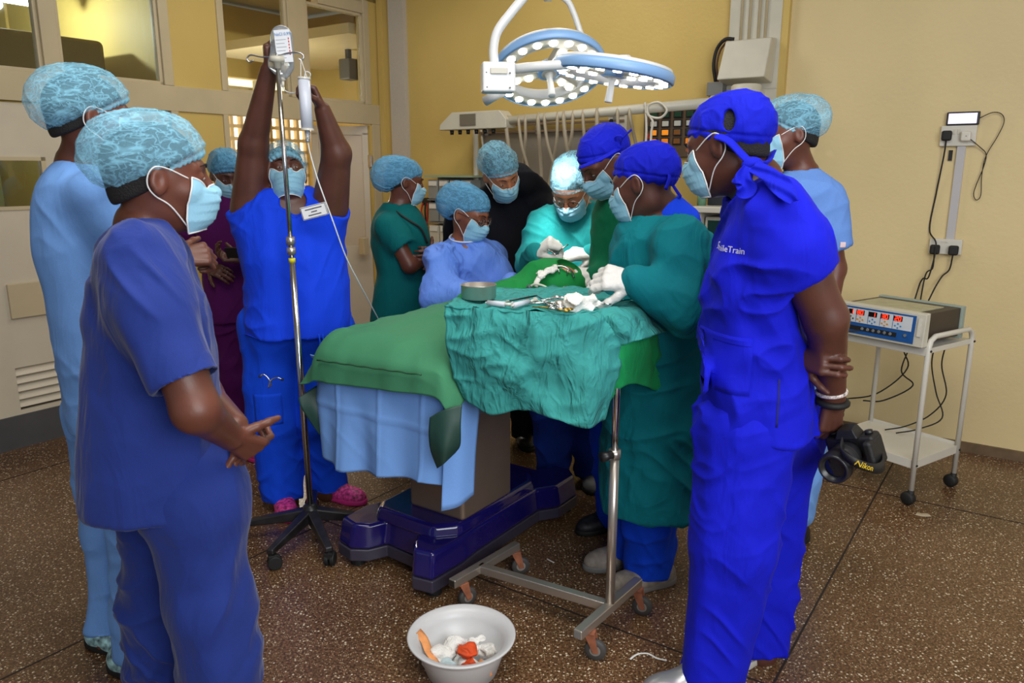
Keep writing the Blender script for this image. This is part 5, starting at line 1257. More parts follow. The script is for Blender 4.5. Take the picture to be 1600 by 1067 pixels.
top = tensor([BK, [BK[i].lerp(FR[i], .5) for i in range(7)], FR], 10, 8)
Yf = [v.y for v in FR]
fl = lambda py, dy, pxs, pys: [at(x, y, Yf[i]+dy) for i, (x, y) in enumerate(zip(pxs, pys))]
front = tensor([FR[:5]+[atz(938, 486, ZT_+.004)],
                [at(*t) for t in ((694, 492, Yf[0]-.012), (745, 500, Yf[1]-.014), (800, 505, Yf[2]-.014), (855, 508, Yf[3]-.014), (912, 506, Yf[4]-.012), (950, 503, Yf[4]+.01))],
                [at(*t) for t in ((698, 535, Yf[0]-.02), (747, 545, Yf[1]-.035), (800, 545, Yf[2]-.01), (858, 555, Yf[3]-.035), (925, 545, Yf[4]-.012), (968, 535, Yf[4]+.01))],
                [at(*t) for t in ((708, 585, Yf[0]-.015), (752, 590, Yf[1]-.012), (806, 592, Yf[2]-.04), (862, 602, Yf[3]-.012), (928, 595, Yf[4]-.035), (970, 572, Yf[4]+.01))],
                [at(*t) for t in ((726, 622, Yf[0]-.01), (764, 648, Yf[1]-.035), (820, 640, Yf[2]-.01), (868, 655, Yf[3]-.035), (916, 668, Yf[4]-.03), (946, 655, Yf[4]+.01))]], 16, 18)
sidep = tensor([[atz(930, 487, ZT_+.004), FR[5], FR[6]], [at(945, 500, Yf[4]+.01), at(975, 492, Yf[5]-.06), at(1018, 480, Yf[6]-.01)], [at(955, 520, Yf[4]+.01), at(988, 512, Yf[5]-.08), at(1030, 500, Yf[6]-.01)], [at(966, 540, Yf[4]+.02), at(1005, 530, Yf[5]-.08), at(1046, 517, Yf[6])]], 12, 10)
MDp = cloth('instrument_stand_cover', [top, front, sidep], f_mayo, None, amp=.006, fine=.006, seed=44, scale=1.5, crumple=.010, thick=.002)
setp(MDp, 'crumpled teal cotton cover hanging from the instrument stand', 'cover')
under = tensor([[at(930, 505, Yf[4]+.035), at(980, 498, Yf[4]+.06), at(1015, 490, Yf[6]-.04)], [at(935, 545, Yf[4]+.035), at(985, 535, Yf[4]+.045), at(1030, 520, Yf[6]-.05)], [at(938, 590, Yf[4]+.03), at(980, 575, Yf[4]+.045), at(1035, 560, Yf[6]-.06)],
                [at(940, 646, Yf[4]+.03), at(980, 600, Yf[4]+.05), at(1038, 614, Yf[6]-.05)]], 12, 10)
U = cloth('green_cloth', [under], fabric('bright_emerald_cotton', (28, 148, 84), crease=.5, scale=9), None, amp=.014, fine=.008, seed=52, scale=1.6)
setp(U, 'bright emerald cloth dangling under the teal instrument cover', 'cloth')

# things on the instrument stand
zt = ZT_+.012
bw = empty('steel_bowl', atz(748, 468, zt), 'round stainless steel bowl at the corner of the instrument stand', 'bowl')
MB(Matrix.Translation(atz(748, 466, zt))).lathe([(.052, .0), (.058, .004), (.059, .045), (.061, .047), (.057, .047), (.055, .006), (.001, .004)], 40, caps=False).build('bowl_wall', M_['steel'], bw, smooth=True)
def syringe(a, c, lab):
    A, B_ = atz(*a, zt+.008), atz(*c, zt+.008); s_ = empty('syringe', A, lab, 'syringe', None); d = (B_-A)
    MB().tube([A, A+d*.72], .0085, 12).build('barrel', plain('clear_syringe_plastic', (215, 220, 228), .25, trans=.3), s_, smooth=True); MB().tube([A+d*.70, B_], .005, 8).build('plunger', M_['white'], s_, smooth=True)
    MB().tube([B_, B_+d*.02], .010, 10).build('thumb_rest', M_['white'], s_); MB().tube([A, A-d*.08], .003, 8).build('nozzle', M_['white'], s_)
syringe((762, 473), (800, 476), 'clear plastic syringe lying beside the steel bowl'); syringe((802, 477), (836, 469), 'clear plastic syringe lying between the steel bowl and the instruments')
def scissors(a, c, mat, lab, name='scissors', sp=.012, zo=0):
    A, B_ = atz(*a, zt+.005+zo), atz(*c, zt+.006+zo); d = (B_-A); n = d.cross(Vector((0, 0, 1))).normalized(); s_ = empty(name, A, lab, 'surgical instrument')
    pv = A+d*.42
    for k in (-1, 1):
        MB().tube([A-n*k*.002, pv, pv+d*.25+n*k*sp*.6, B_-d*.14+n*k*sp], [.0012, .0035, .0028, .0028], 6).build('blade' if k < 0 else 'blade', mat, s_, smooth=True)
        MB().tube(arc(B_-d*.05+n*k*sp, .011, 0, 2*math.pi, 14, d.normalized(), n)[:-1], .0026, 6, closed=True).build('finger_ring', mat, s_, smooth=True)
    MB().ball(pv, .004, 6).build('pivot', mat, s_, smooth=True)
gold = plain('gold_plated_steel', (200, 160, 70), .25, 1)
scissors((818, 466), (868, 477), M_['chrome'], 'steel artery forceps lying nearest the clear syringe'); scissors((826, 474), (880, 471), M_['chrome'], 'steel forceps crossed over the others in the middle of the tray', zo=.006)
scissors((838, 462), (872, 482), M_['chrome'], 'steel forceps lying slantwise across the instrument pile', zo=.012); scissors((832, 479), (890, 484), gold, 'gold-handled scissors at the front edge of the tray')
scissors((846, 469), (876, 464), M_['chrome'], 'steel forceps at the back of the instrument pile', zo=.018); scissors((996, 466), (942, 474), M_['chrome'], 'steel scissors lying alone at the surgeon side of the gauze heap')
kn_ = empty('scalpel', atz(800, 466, zt), 'dark scalpel handle lying behind the syringes', 'surgical instrument')
MB().tube([atz(796, 470, zt+.012), atz(838, 462, zt+.014)], .005, 8, flat=.5).build('handle', M_['blackpl'], kn_, smooth=True); MB().tube([atz(784, 472, zt+.012), atz(796, 470, zt+.012)], [.001, .004], 6, flat=.3).build('blade', M_['chrome'], kn_)
cup = empty('small_metal_cup', atz(875, 480, zt), 'small square metal cup standing in front of the gauze heap', 'cup')
MB(Matrix.Translation(atz(874, 482, zt))).lathe([(.012, 0), (.014, .024), (.011, .024), (.010, .003), (.001, .003)], 12, caps=False).build('cup_wall', M_['steel'], cup, smooth=True)
gauze('gauze_heap', atz(905, 474, zt+.016), .050, 11, gz, 'large crumpled white gauze heap on the instrument stand', n=9, sc=(1.1, .9, .65), amp=.012); gauze('gauze_swab', atz(934, 474, zt+.010), .028, 12, gz, 'smaller white gauze lying against the big gauze heap', n=5)

# ------------------------------------------------------------------ basin with used swabs
bc_ = atz(722, 1047, 0); bs = empty('plastic_basin', bc_, 'translucent white plastic basin of used swabs on the floor', 'basin')
MB(Matrix.Translation(bc_)).lathe([(0.0013, 0.0048), (0.094, 0.0048), (0.1016, 0.0), (0.1118, 0.0072), (0.1397, 0.0936), (0.1435, 0.108), (0.1689, 0.1236), (0.1702, 0.1296), (0.1651, 0.1308), (0.1397, 0.1188), (0.1321, 0.0984), (0.1054, 0.0144), (0.0013, 0.012)], 56, caps=False).build('bowl_wall', plain('translucent_polythene', (214, 214, 214), .35, trans=.15), bs, smooth=True)
iod = plain('iodine_soaked_gauze', (206, 70, 16), .7, var=.35, bscale=30, bump=.4); mixg = plain('orange_stained_gauze', (226, 150, 90), .8, var=.35, bscale=18, bump=.4)
for k, (dx, dy, dz, r, m_, lab) in enumerate((( -.055, -.01, .045, .045, gz, 'crumpled white swab at the drip-stand side of the basin'), (-.01, .035, .060, .040, gz, 'white crinkled swab standing highest in the basin'), (.035, .03, .050, .036, gz, 'white swab near the back of the basin'),
    (.012, -.002, .062, .030, iod, 'swab soaked dark orange in the middle of the basin'), (.066, .012, .052, .026, gz, 'small folded white swab by the basin wall nearest the wheeled stand'), (.022, -.040, .048, .022, iod, 'small orange soaked swab at the front of the basin'),
    (-.030, -.045, .040, .030, plain('pale_blue_gauze', (190, 210, 214), .8, bump=.5), 'pale blue tinted swab at the front of the basin'), (.055, -.045, .045, .028, mixg, 'white swab streaked with orange at the front of the basin'), (.0, -.01, .030, .055, gz, 'flat white swab beneath the others in the basin'))):
    gauze('used_swab', bc_+Vector((dx*1.25, dy*1.25, dz*1.2)), r*1.25, 30+k, m_, lab, 'swab', group='used swabs in the basin', n=6, res=.003, amp=.010)
ribbon('used_swab', [bc_+Vector(t)*1.25 for t in ((-.112, .018, .098), (-.095, .01, .080), (-.080, -.015, .062), (-.060, -.050, .058))], .016, mixg, 'orange and white swab strip leaning up the basin wall', 'swab', 'used swabs in the basin', up=(.6, -.4, .6))
ribbon('paper_scrap', [atz(x, y, .004) for x, y in ((984, 1030), (996, 1022), (1012, 1021), (1026, 1028), (1042, 1032))], .004, gz, 'thin curled white paper strip on the floor beside the wheeled stand', 'paper scrap')
ribbon('paper_scrap', [atz(x, y, .003) for x, y in ((1432, 802), (1440, 804), (1452, 804))], .018, plain('dull_scrap', (170, 155, 130), .8), 'dull flat paper scrap on the floor below the trolley wheel', 'paper scrap')
ribbon('paper_scrap', [atz(x, y, .003) for x, y in ((855, 873), (860, 876), (866, 879))], .004, gz, 'tiny white paper scrap on the floor behind the square tube frame', 'paper scrap')

# ------------------------------------------------------------------ drip stand
dc = atz(488, 838, 0); DS = empty('drip_stand', dc, 'tall chrome drip stand on five black castored legs', 'drip stand')
zb = .10; tgt = [(420, 893), (522, 897), (580, 835), (492, 792), (414, 842)]
for k, (x, y) in enumerate(tgt):
    g = atz(x, y, 0); d = (g-dc); d.z = 0; Lg = .30; d.normalize()
    M = Matrix.Translation((dc.x, dc.y, 0)) @ Matrix.Rotation(math.atan2(d.y, d.x), 4, 'Z')
    b = MB(M); b.add([(.02, -.026, .085), (.02, .026, .085), (.02, .022, .135), (.02, -.022, .135), (Lg, -.017, .066), (Lg, .017, .066), (Lg, .015, .088), (Lg, -.015, .088)], [(0, 1, 2, 3), (7, 6, 5, 4), (0, 4, 5, 1), (1, 5, 6, 2), (2, 6, 7, 3), (3, 7, 4, 0)])
    lg = b.build('leg', plain('worn_black_plastic', (34, 32, 34), .35, var=.5, bscale=22), DS, bevel=.006, seg=3)
    e = M @ Vector((Lg-.01, 0, 0)); b = MB(Matrix.Translation(e) @ Matrix.Rotation(k*1.1+.4, 4, 'Z')); b.tube([(0, 0, .06), (0, 0, .075)], .008, 8)
    for s_ in (-1, 1): b.lathe([(.026, -.009), (.029, -.005), (.029, .005), (.026, .009)], 20, Matrix.Translation((.012, s_*.012, .029)) @ Matrix.Rotation(math.pi/2, 4, 'X'))
    b.box((-.012, -.016, .035), (.022, .016, .062)); b.build('caster', M_['rubber'], lg, bevel=.002)
ptop = at(433, 92, dc.y); pbase = Vector((dc.x, dc.y, .10)); ax = (ptop-pbase)
MB(Matrix.Translation((dc.x, dc.y, 0))).lathe([(.036, .08), (.040, .11), (.030, .145), (.016, .155), (.001, .155)], 24).build('hub', M_['blackpl'], DS, smooth=True)
zc_ = (at(455, 402, dc.y).z-.1)/(ptop.z-.1)
MB().tube([pbase, pbase+ax*zc_], .0128, 16).build('lower_pole', M_['chrome'], DS, smooth=True); MB().tube([pbase+ax*zc_, ptop], .0092, 16).build('upper_pole', M_['chrome'], DS, smooth=True)
cp = lambda py: pbase+ax*((at(455, py, dc.y).z-.1)/(ptop.z-.1))
MB().tube([cp(398), cp(386)], .0175, 20).build('clamp_collar', M_['steel'], DS, smooth=True); MB().tube([cp(383), cp(370)], .0175, 20).build('clamp_collar', M_['steel'], DS, smooth=True); MB().tube([cp(410), cp(403)], .0135, 16).build('yellow_band', plain('yellow_tape', (210, 200, 30), .5), DS, smooth=True)
hk = ptop
b = MB(Matrix.Translation(ptop)); b.lathe([(.012, -.035), (.016, -.012), (.028, -.010), (.028, .008), (.015, .010), (.001, .012)], 20); b.build('hook_head', M_['offwhite'], DS, smooth=True)
Yh = dc.y
for pts in (((433, 88), (410, 89), (392, 86), (386, 92), (390, 97), (396, 94)), ((433, 88), (450, 83), (466, 82), (474, 87), (472, 94), (466, 92))):
    MB().tube(cr([at(x, y, Yh) for x, y in pts], 6), .0032, 8).build('hook', M_['chrome'], DS, smooth=True)
MB().tube(cr(A3((433, 88, Yh), (431, 72, Yh+.02), (434, 68, Yh+.02), (438, 72, Yh+.02)), 6), .0032, 8).build('hook', M_['chrome'], DS, smooth=True)
# drip bag
Yb = Yh+.035; BG = empty('drip_bag', at(441, 85, Yb), 'clear drip bag of fluid with printed label hung at the top of the stand', 'drip bag')
S = SDF(np.array(at(441, 82, Yb))-.18, np.array(at(441, 82, Yb))+.18, .0035)
S.cone(at(440, 58, Yb), at(441, 100, Yb), .042, .046, 0, sq=((0, 1, 0), 1.7)); S.cone(at(436, 100, Yb), at(443, 116, Yb), .04, .018, .02, sq=((0, 1, 0), 1.5)); S.ell(at(438, 47, Yb), (.022, .007, .012), k=.01)
clearp = plain('clear_bag_plastic', (220, 228, 236), .12, trans=.75)
sdf_obj('bag', S, clearp, BG)
MB().tube(A3((441, 116, Yb), (442, 126, Yb)), [.013, .011], 12).build('port', M_['white'], BG, smooth=True); MB().tube(A3((442, 126, Yb), (442, 136, Yb)), [.006, .006], 10).build('spike', M_['white'], BG, smooth=True)
lc = at(443, 72, Yb-.032); lb = MB(Matrix.Translation(lc) @ Matrix.Rotation(math.radians(-4), 4, 'Y')).box((-.030, -.001, -.058), (.030, .001, .058)).build('paper_label', plain('white_label', (222, 226, 232), .5), BG); lb['label'] = 'white printed label'
text_decal('NaCl 0.9%', .015, lc+Vector((0, -.004, .042)), (1, 0, .07), (0, 0, 1), None, plain('blue_print', (60, 130, 190), .6), lb)
b = MB(Matrix.Translation(lc) @ Matrix.Rotation(math.radians(-4), 4, 'Y'))
for k in range(6): b.box((-.026, -.0018, .022-k*.013), (.012-.006*(k % 2), -.001, .0235-k*.013))
b.build('printed_lines', plain('grey_print', (130, 135, 145), .6), lb)
b = MB(Matrix.Translation(lc) @ Matrix.Rotation(math.radians(-4), 4, 'Y'))
for k in range(6): b.box((.020, -.0018, .022-k*.011), (.024, -.001, .029-k*.011))
b.build('red_scale_marks', plain('red_print', (200, 70, 60), .6), lb)
# burette and line
BU = empty('drip_burette', at(477, 160, Yh-.02), 'white cylindrical burette hanging from the stand by two cords', 'burette')
Yu = Yh-.03
MB().tube(A3((475, 124, Yu), (480, 202, Yu)), .0225, 24).build('cylinder', plain('frosted_white_cylinder', (212, 218, 232), .3, trans=.1), BU, smooth=True)
for y, x in ((122, 475), (202, 480)): MB().tube(A3((x, y-1.5, Yu), (x, y+1.5, Yu)), .025, 24).build('end_cap', M_['white'], BU)
for dx in (-5, 5): MB().tube(A3((470, 92, Yh), (475+dx, 122, Yu)), .0013, 6).build('cord', M_['loop'], BU)
MB().tube(A3((480, 204, Yu), (481, 222, Yu)), [.010, .008], 12).build('drip_chamber', clearp, BU, smooth=True)
LN = setp(MB().tube(cr(A3((481, 222, Yu), (486, 245, Yu), (498, 285, 3.0), (520, 345, 2.98), (540, 400, 3.02), (560, 440, 3.10), (576, 470, 3.22), (592, 500, 3.36)), 8), .0028, 8).build('drip_line', plain('clear_drip_tubing', (205, 210, 212), .25), None, smooth=True), 'thin clear drip line sagging from the burette to the table', 'tubing')
setp(MB().tube(cr(A3((442, 136, Yb), (446, 142, Yb), (456, 145, Yb-.01), (470, 140, Yb-.02), (485, 118, Yu), (478, 112, Yu), (476, 122, Yu)), 8), .0022, 8).build('drip_line', plain('clear_drip_tubing2', (205, 210, 212), .25), None, smooth=True), 'short loop of clear tubing joining drip bag and burette', 'tubing')
# small instrument hanging in the trouser pocket
hc = empty('stethoscope', at(425, 595, 3.03), 'metal stethoscope ear pieces sticking out of the bright blue trouser pocket', 'stethoscope')
for pts in (((407, 588), (412, 585), (420, 592), (424, 604)), ((440, 592), (432, 590), (424, 594), (419, 606))): MB().tube(cr([at(x, y, 3.03) for x, y in pts], 6), .0032, 8).build('ear_tube', M_['chrome'], hc, smooth=True)
for x, y in ((406, 588), (441, 593)): MB().ball(at(x, y, 3.03), .006, 6).build('ear_tip', M_['rubber'], hc, smooth=True)
# phone in the hand
tp = empty('mobile_phone', at(364, 397, 3.9), 'dark mobile phone held by the person in purple', 'phone')
MB(Matrix.Translation(at(364, 398, 3.88)) @ Matrix.Rotation(.5, 4, 'X')).box((-.034, -.004, -.02), (.034, .004, .045)).build('phone_case', M_['blackpl'], tp, bevel=.004)
# ------------------------------------------------------------------ surgical lamps
def lamp_head(name, c, nrm, rad, label, seed, spin=0.0, handle=.10):
    """ring lamp; nrm points where the light goes"""
    n = Vector(nrm).normalized(); up = -n; xx = Vector((1, 0, 0)); xx = (xx-up*xx.dot(up)).normalized(); yy = up.cross(xx)
    M = Matrix((( xx.x, yy.x, up.x, c.x), (xx.y, yy.y, up.y, c.y), (xx.z, yy.z, up.z, c.z), (0, 0, 0, 1))) @ Matrix.Rotation(spin, 4, 'Z')
    root = empty(name, c, label, 'surgical lamp'); r = rad
    def ringp(prof, mat, nm, par=root):
        b = MB(M); nn = 72; prof = [(q[0]*r, q[1]*r) for q in prof]; k = len(prof)
        vs = [(a*math.cos(2*math.pi*i/nn), a*math.sin(2*math.pi*i/nn), z) for i in range(nn) for a, z in prof]
        b.add(vs, [(i*k+j, i*k+(j+1) % k, ((i+1) % nn)*k+(j+1) % k, ((i+1) % nn)*k+j) for i in range(nn) for j in range(k)]); return b.build(nm, mat, par, smooth=True)
    ringp([(.72, .0), (.97, .0), (.97, .03), (.72, .03)], M_['lampface'], 'lit_face')
    ringp([(.965, -.02), (1.0, .01), (1.0, .12), (.97, .16), (.955, .16), (.965, .03)], M_['lampblue'], 'blue_rim')
    ringp([(.97, .15), (.94, .21), (.76, .22), (.70, .16), (.71, .0), (.73, .0), (.74, .12), (.95, .14)], M_['lampwhite'], 'housing')
    b = MB(M); b.lathe([(.001, .20*r), (.16*r, .20*r), (.22*r, .14*r), (.22*r, .02*r), (.17*r, .0), (.001, .0)], 32); b.build('hub', M_['lampblue'], root, smooth=True)
    b = MB(M); b.lathe([(.001, -.01*r), (.13*r, -.01*r), (.14*r, .004), (.001, .004)], 24); b.build('hub_face', M_['lampface'], root, smooth=True)
    b = MB(M); b.lathe([(.001, -handle), (.014, -handle), (.015, -handle+.004), (.012, -.02), (.019, -.0), (.001, 0)], 20); b.build('handle', M_['lampwhite'], root, smooth=True)
    for k in range(3):
        Mk = M @ Matrix.Rotation(2*math.pi*k/3+.5, 4, 'Z'); MB(Mk).box((.18*r, -.10*r, .01*r), (.76*r, .10*r, .15*r)).build('spoke', M_['lampface'], root, bevel=.006)
        for q in (.36, .58): b = MB(Mk); b.lathe([(.001, 0), (.045*r*1.5, 0), (.045*r*1.5, .012), (.001, .012)], 18, Matrix.Translation((q*r, 0, -.006))); b.build('led', M_['led'], root, smooth=False)
    for k in range(20):
        a = 2*math.pi*k/20; b = MB(M); b.lathe([(.001, 0), (.068*r, 0), (.068*r, .012), (.001, .012)], 18, Matrix.Translation((.845*r*math.cos(a), .845*r*math.sin(a), -.006))); b.build('led', M_['led'], root, smooth=False)
    return root, M
LC1 = at(858, 116, 3.24); L1, LM1 = lamp_head('surgical_light', LC1, (.10, -.47, -.87), .232, 'round surgical lamp with lit ring facing the camera above the operating site', 1, spin=.35)
LC2 = at(957, 121, 2.98); L2, LM2 = lamp_head('surgical_light', LC2, (-.15, .0, -1), .228, 'second round surgical lamp seen edge-on below its white horizontal arm', 2, spin=.9, handle=.09)
site = at(872, 425, 2.98)
lamp('surgical_beam', 'SPOT', LC1+(site-LC1).normalized()*.10, 95, (1, .97, .9), at(888, 352, 3.42), spot_size=math.radians(40), spot_blend=1.0, shadow_soft_size=.09)
wp = M_['lampwhite']; Ya = 2.92
def tubep(name, pts, r, par, mat=None, n=16): return MB().tube(cr(pts, 10), r, n).build(name, mat or wp, par, smooth=True)
# arm, joint box and yoke of the edge-on lamp
tubep('yoke', A3((773, 104, Ya), (771, 78, Ya), (777, 50, Ya), (797, 22, Ya), (822, -8, Ya), (850, -40, Ya)), .0165, L2)
q_ = at(850, -40, Ya); MB().tube([q_, q_+Vector((.012, 0, .05)), Vector((q_.x+.012, q_.y, 3.25))], .0165, 16).build('ceiling_drop', wp, L2, smooth=True)
jb = MB(Matrix.Translation(at(778, 122, Ya)) @ Matrix.Rotation(.12, 4, 'Z')).box((-.060, -.045, -.052), (.060, .045, .052)).build('joint_box', wp, L2, bevel=.008, seg=3)
MB(Matrix.Translation(at(778, 116, Ya)) @ Matrix.Rotation(.12, 4, 'Z')).box((-.032, -.052, -.004), (.030, -.044, .016)).build('recess_panel', M_['lampface'], jb, bevel=.002)
for x, y in ((760, 113), (797, 114), (761, 136), (797, 137)): MB().ball(at(x, y, Ya-.048), .0035, 6).build('screw', M_['greypl'], jb, smooth=True)
MB().tube(A3((800, 108, Ya), (850, 103, Ya-.02), (905, 100, Ya-.04), (972, 98, Ya-.06)), [.0175, .0175, .0165, .0160], 16).build('arm', wp, L2, smooth=True)
MB().tube([at(968, 98, Ya-.06), at(982, 98, Ya-.085)], .0265, 24).build('arm_end_cap', wp, L2, bevel=.003)
MB().tube(A3((975, 100, Ya-.03), (968, 112, Ya+.02)), .02, 16).build('lamp_joint', M_['lampblue'], L2, smooth=True)
# yoke of the facing lamp
tubep('yoke', A3((858, -14, 3.38), (885, 0, 3.38), (897, 22, 3.38), (911, 60, 3.36), (930, 84, 3.32), (938, 104, 3.27)), .0125, L1)
MB().tube(A3((758, 158, 3.28), (786, 142, 3.24)), [.020, .020], 16).build('side_pivot', wp, L1, smooth=True); MB().tube(A3((850, -6, 3.38), (862, -6, 3.38)), .02, 16).build('yoke_collar', wp, L1, smooth=True)
q_ = at(855, -10, 3.38); MB().tube([q_, Vector((q_.x, q_.y, 3.25))], .022, 16).build('ceiling_drop', wp, L1, smooth=True)

# ------------------------------------------------------------------ back wall services
B_ = lambda lo, hi, b=None: (b or MB(ROOM)).box(lo, hi)
cdp = B_((.165, -.045, 0), (.325, .0, 3.25)).build('trim_7', plain('pale_grey_conduit_cover', (190, 182, 170), .4, var=.03)); struct(cdp)
b = MB(ROOM); b.box((.015, -.02, 0), (.06, 0, 3.25)); struct(b.build('trim_8', M_['yellow']))
struct(B_((2.955, -.05, 2.02), (3.262, .0, 3.25)).build('trim_9', M_['offwhite']))
for k, x in enumerate((3.03, 3.08, 3.135, 3.175)): setp(MB(ROOM).tube([(x, -.057, 2.29), (x, -.057, 3.25)], .008, 8).build('service_pipe', M_['cream'], None, smooth=True), 'thin cream service pipe on the wall duct, %s counted from the black cable' % ('first second third fourth'.split()[k]), 'pipe', 'service pipes on the wall duct')
struct(B_((3.02, -.045, 1.3), (3.262, .0, 2.03)).build('trim_9', M_['offwhite']))
wb = empty('wall_box', R(3.08, -.1, 2.05), 'white sloping metal box on the wall duct above the horizontal boom', 'equipment box')
b = MB(ROOM); b.add([(2.955, -.22, 2.07), (3.235, -.22, 2.07), (3.235, -.05, 2.05), (2.955, -.05, 2.05), (2.975, -.16, 2.29), (3.245, -.16, 2.29), (3.245, -.05, 2.30), (2.975, -.05, 2.30)], [(0, 3, 2, 1), (4, 5, 6, 7), (0, 1, 5, 4), (1, 2, 6, 5), (2, 3, 7, 6), (3, 0, 4, 7)]); b.build('cover', M_['offwhite'], wb, bevel=.008)
B_((2.86, -.12, 1.99), (2.96, -.03, 2.07)).build('junction_box', M_['greypl'], wb, bevel=.004)
MB(ROOM).tube(cr([(2.90, -.08, 2.07), (2.885, -.09, 2.17), (2.90, -.09, 2.26), (2.95, -.10, 2.31), (3.0, -.08, 2.31)], 6), .011, 8).build('black_cable', M_['rubber'], wb, smooth=True)
MB(ROOM).tube(cr([(2.915, -.08, 2.07), (2.905, -.09, 2.17), (2.92, -.09, 2.25), (2.96, -.10, 2.295)], 6), .007, 8).build('brown_cable', plain('brown_cable', (90, 60, 40), .6), wb, smooth=True)
BM = empty('wall_boom', R(2.5, -.3, 1.9), 'long white tubular boom across the back wall carrying hoses', 'boom')
pa, pb_ = (1.10, -.28, 1.90), (2.98, -.28, 1.975)
q0 = rpt(800, 193, -.28) ; q1 = rpt(1118, 160, -.28)
MB().tube([rpt(775, 190, -.28), rpt(1118, 160, -.28)], .030, 20).build('boom_tube', M_['offwhite'], BM, smooth=True)
MB().tube([rpt(1112, 161, -.28), rpt(1150, 157, -.28)], .042, 20).build('boom_sleeve', M_['offwhite'], BM, smooth=True)
e1 = rpt(1165, 152, -.24)
MB(Matrix.Translation(e1)).lathe([(.001, -.075), (.075, -.075), (.085, -.06), (.085, .06), (.075, .07), (.001, .07)], 28).build('pivot_drum', M_['offwhite'], BM, smooth=True)
x_, y_, z_ = RW(1165, 152, -.24); B_((x_-.05, -.24, z_-.05), (x_+.05, -.04, z_+.05)).build('wall_bracket', M_['offwhite'], BM, bevel=.004)
# head of the boom
x0, _, z0 = RW(694, 202, -.28); x1, _, z1 = RW(780, 173, -.28)
b = MB(ROOM); b.add([(x0, -.34, z0-.01), (x1+.10, -.34, z0-.01), (x1+.10, -.22, z0-.01), (x0, -.22, z0-.01), (x0+.01, -.34, z0+.03), (x0+.12, -.34, z1+.0), (x1+.04, -.34, z1+.0), (x1+.10, -.34, z0+.05), (x0+.01, -.22, z0+.03), (x0+.12, -.22, z1), (x1+.04, -.22, z1), (x1+.10, -.22, z0+.05)],
      [(0, 1, 7, 6, 5, 4), (3, 8, 9, 10, 11, 2), (0, 3, 2, 1), (4, 5, 9, 8), (5, 6, 10, 9), (6, 7, 11, 10), (0, 4, 8, 3), (1, 2, 11, 7)]); b.build('terminal_head', M_['offwhite'], BM, bevel=.006)
B_((x0+.20, -.348, z0+.015), (x0+.34, -.338, z0+.095)).build('gauge_window', plain('smoked_panel', (110, 104, 92), .2), BM, bevel=.002)
for k in range(6): MB(ROOM).lathe([(.001, -.03), (.013, -.03), (.015, 0), (.001, 0)], 14, Matrix.Translation((x0+.09+k*.075, -.30, z0-.012))).build('gas_outlet', M_['blackpl'], BM, smooth=True)
# gas rail and grey panel below
PN = empty('service_console', R(1.6, -.03, 1.2), 'grey metal wall panel with horizontal rails behind the hoses', 'wall panel')
xa = RW(758, 215, 0)[0]; xb = RW(986, 185, 0)[0]
B_((xa, -.035, 1.10), (xb-.12, -.001, 1.815)).build('panel_sheet', plain('dull_grey_steel_panel', (150, 144, 134), .4, .3, var=.08, bscale=3), PN, bevel=.003)
for z in (1.82, 1.87, 1.91): B_((xa-.01, -.07, z-.008), (xb-.02, -.045, z+.008)).build('rail', M_['steel_b'], PN, bevel=.002)
for x in (xa+.05, xa+.5, xb-.1): B_((x, -.07, 1.80), (x+.03, -.001, 1.92)).build('rail_bracket', M_['greypl'], PN)
B_((xb-.14, -.06, 1.45), (xb-.0, -.001, 1.93)).build('outlet_panel', M_['offwhite'], PN, bevel=.004)
for k in range(3): MB(ROOM).lathe([(.001, 0), (.014, 0), (.012, .02), (.001, .02)], 14, Matrix.Translation((xb-.11+k*.035, -.06, 1.87-.03*k)) @ Matrix.Rotation(math.pi/2, 4, 'X')).build('outlet', M_['blackpl'], PN)
MB(ROOM).tube([(xa-.05, -.05, 1.86), (xa-.05, -.05, 1.05)], .022, 12).build('white_riser', M_['offwhite'], PN, smooth=True)
MB(ROOM).tube([(xa+.0, -.05, 1.86), (xa+.05, -.06, 1.45)], .008, 8).build('white_cable', M_['white'], PN, smooth=True)
hose = plain('translucent_beige_hose', (178, 166, 142), .35, trans=.15)
rnd = random.Random(4)
for k, (px, dx, dy) in enumerate(((792, 18, 110), (812, 25, 118), (822, -6, 95), (842, 4, 88), (852, 28, 120), (872, -14, 108), (882, 16, 112), (896, -22, 102), (912, 6, 96), (934, -10, 110), (966, -4, 92), (985, 10, 60))):
    y0 = 190-(px-775)*.085; yy = -.28
    P0 = rpt(px, y0, yy+.035); pts = [rpt(px+2, y0+5, yy+.03), rpt(px, y0-6, yy+.0), rpt(px-1, y0+6, yy-.036), rpt(px+dx*.15, y0+dy*.35, yy-.03), rpt(px+dx*.6, y0+dy*.7, yy+.02), rpt(px+dx, y0+dy, yy+.05), rpt(px+dx*1.1, y0+dy+25, yy+.06)]
    o = MB().tube(cr(pts, 8), .011 if k % 3 else .014, 10).build('breathing_hose', hose, None, smooth=True); setp(o, 'translucent beige hose over the white boom, %s from its square terminal head' % ('first second third fourth fifth sixth seventh eighth ninth tenth eleventh twelfth'.split()[k]), 'hose', 'hoses hanging from the boom')
o = MB().tube(cr([rpt(x, y, -.33) for x, y in ((1016, 232), (1018, 205), (1020, 190), (1012, 176), (1014, 164), (1030, 160), (1042, 172), (1032, 184), (1016, 182), (1010, 175))], 6), .0075, 8).build('white_cable_loop', M_['white'], None, smooth=True); setp(o, 'white cable looped over the boom beside the lit switch panel', 'cable')
o = MB().tube(cr([rpt(x, y, -.32) for x, y in ((1008, 236), (1010, 205), (1009, 170), (1008, 160))], 6), .0075, 8).build('white_cable', M_['white'], None, smooth=True); setp(o, 'white cable hanging straight down in front of the switch panel edge', 'cable')
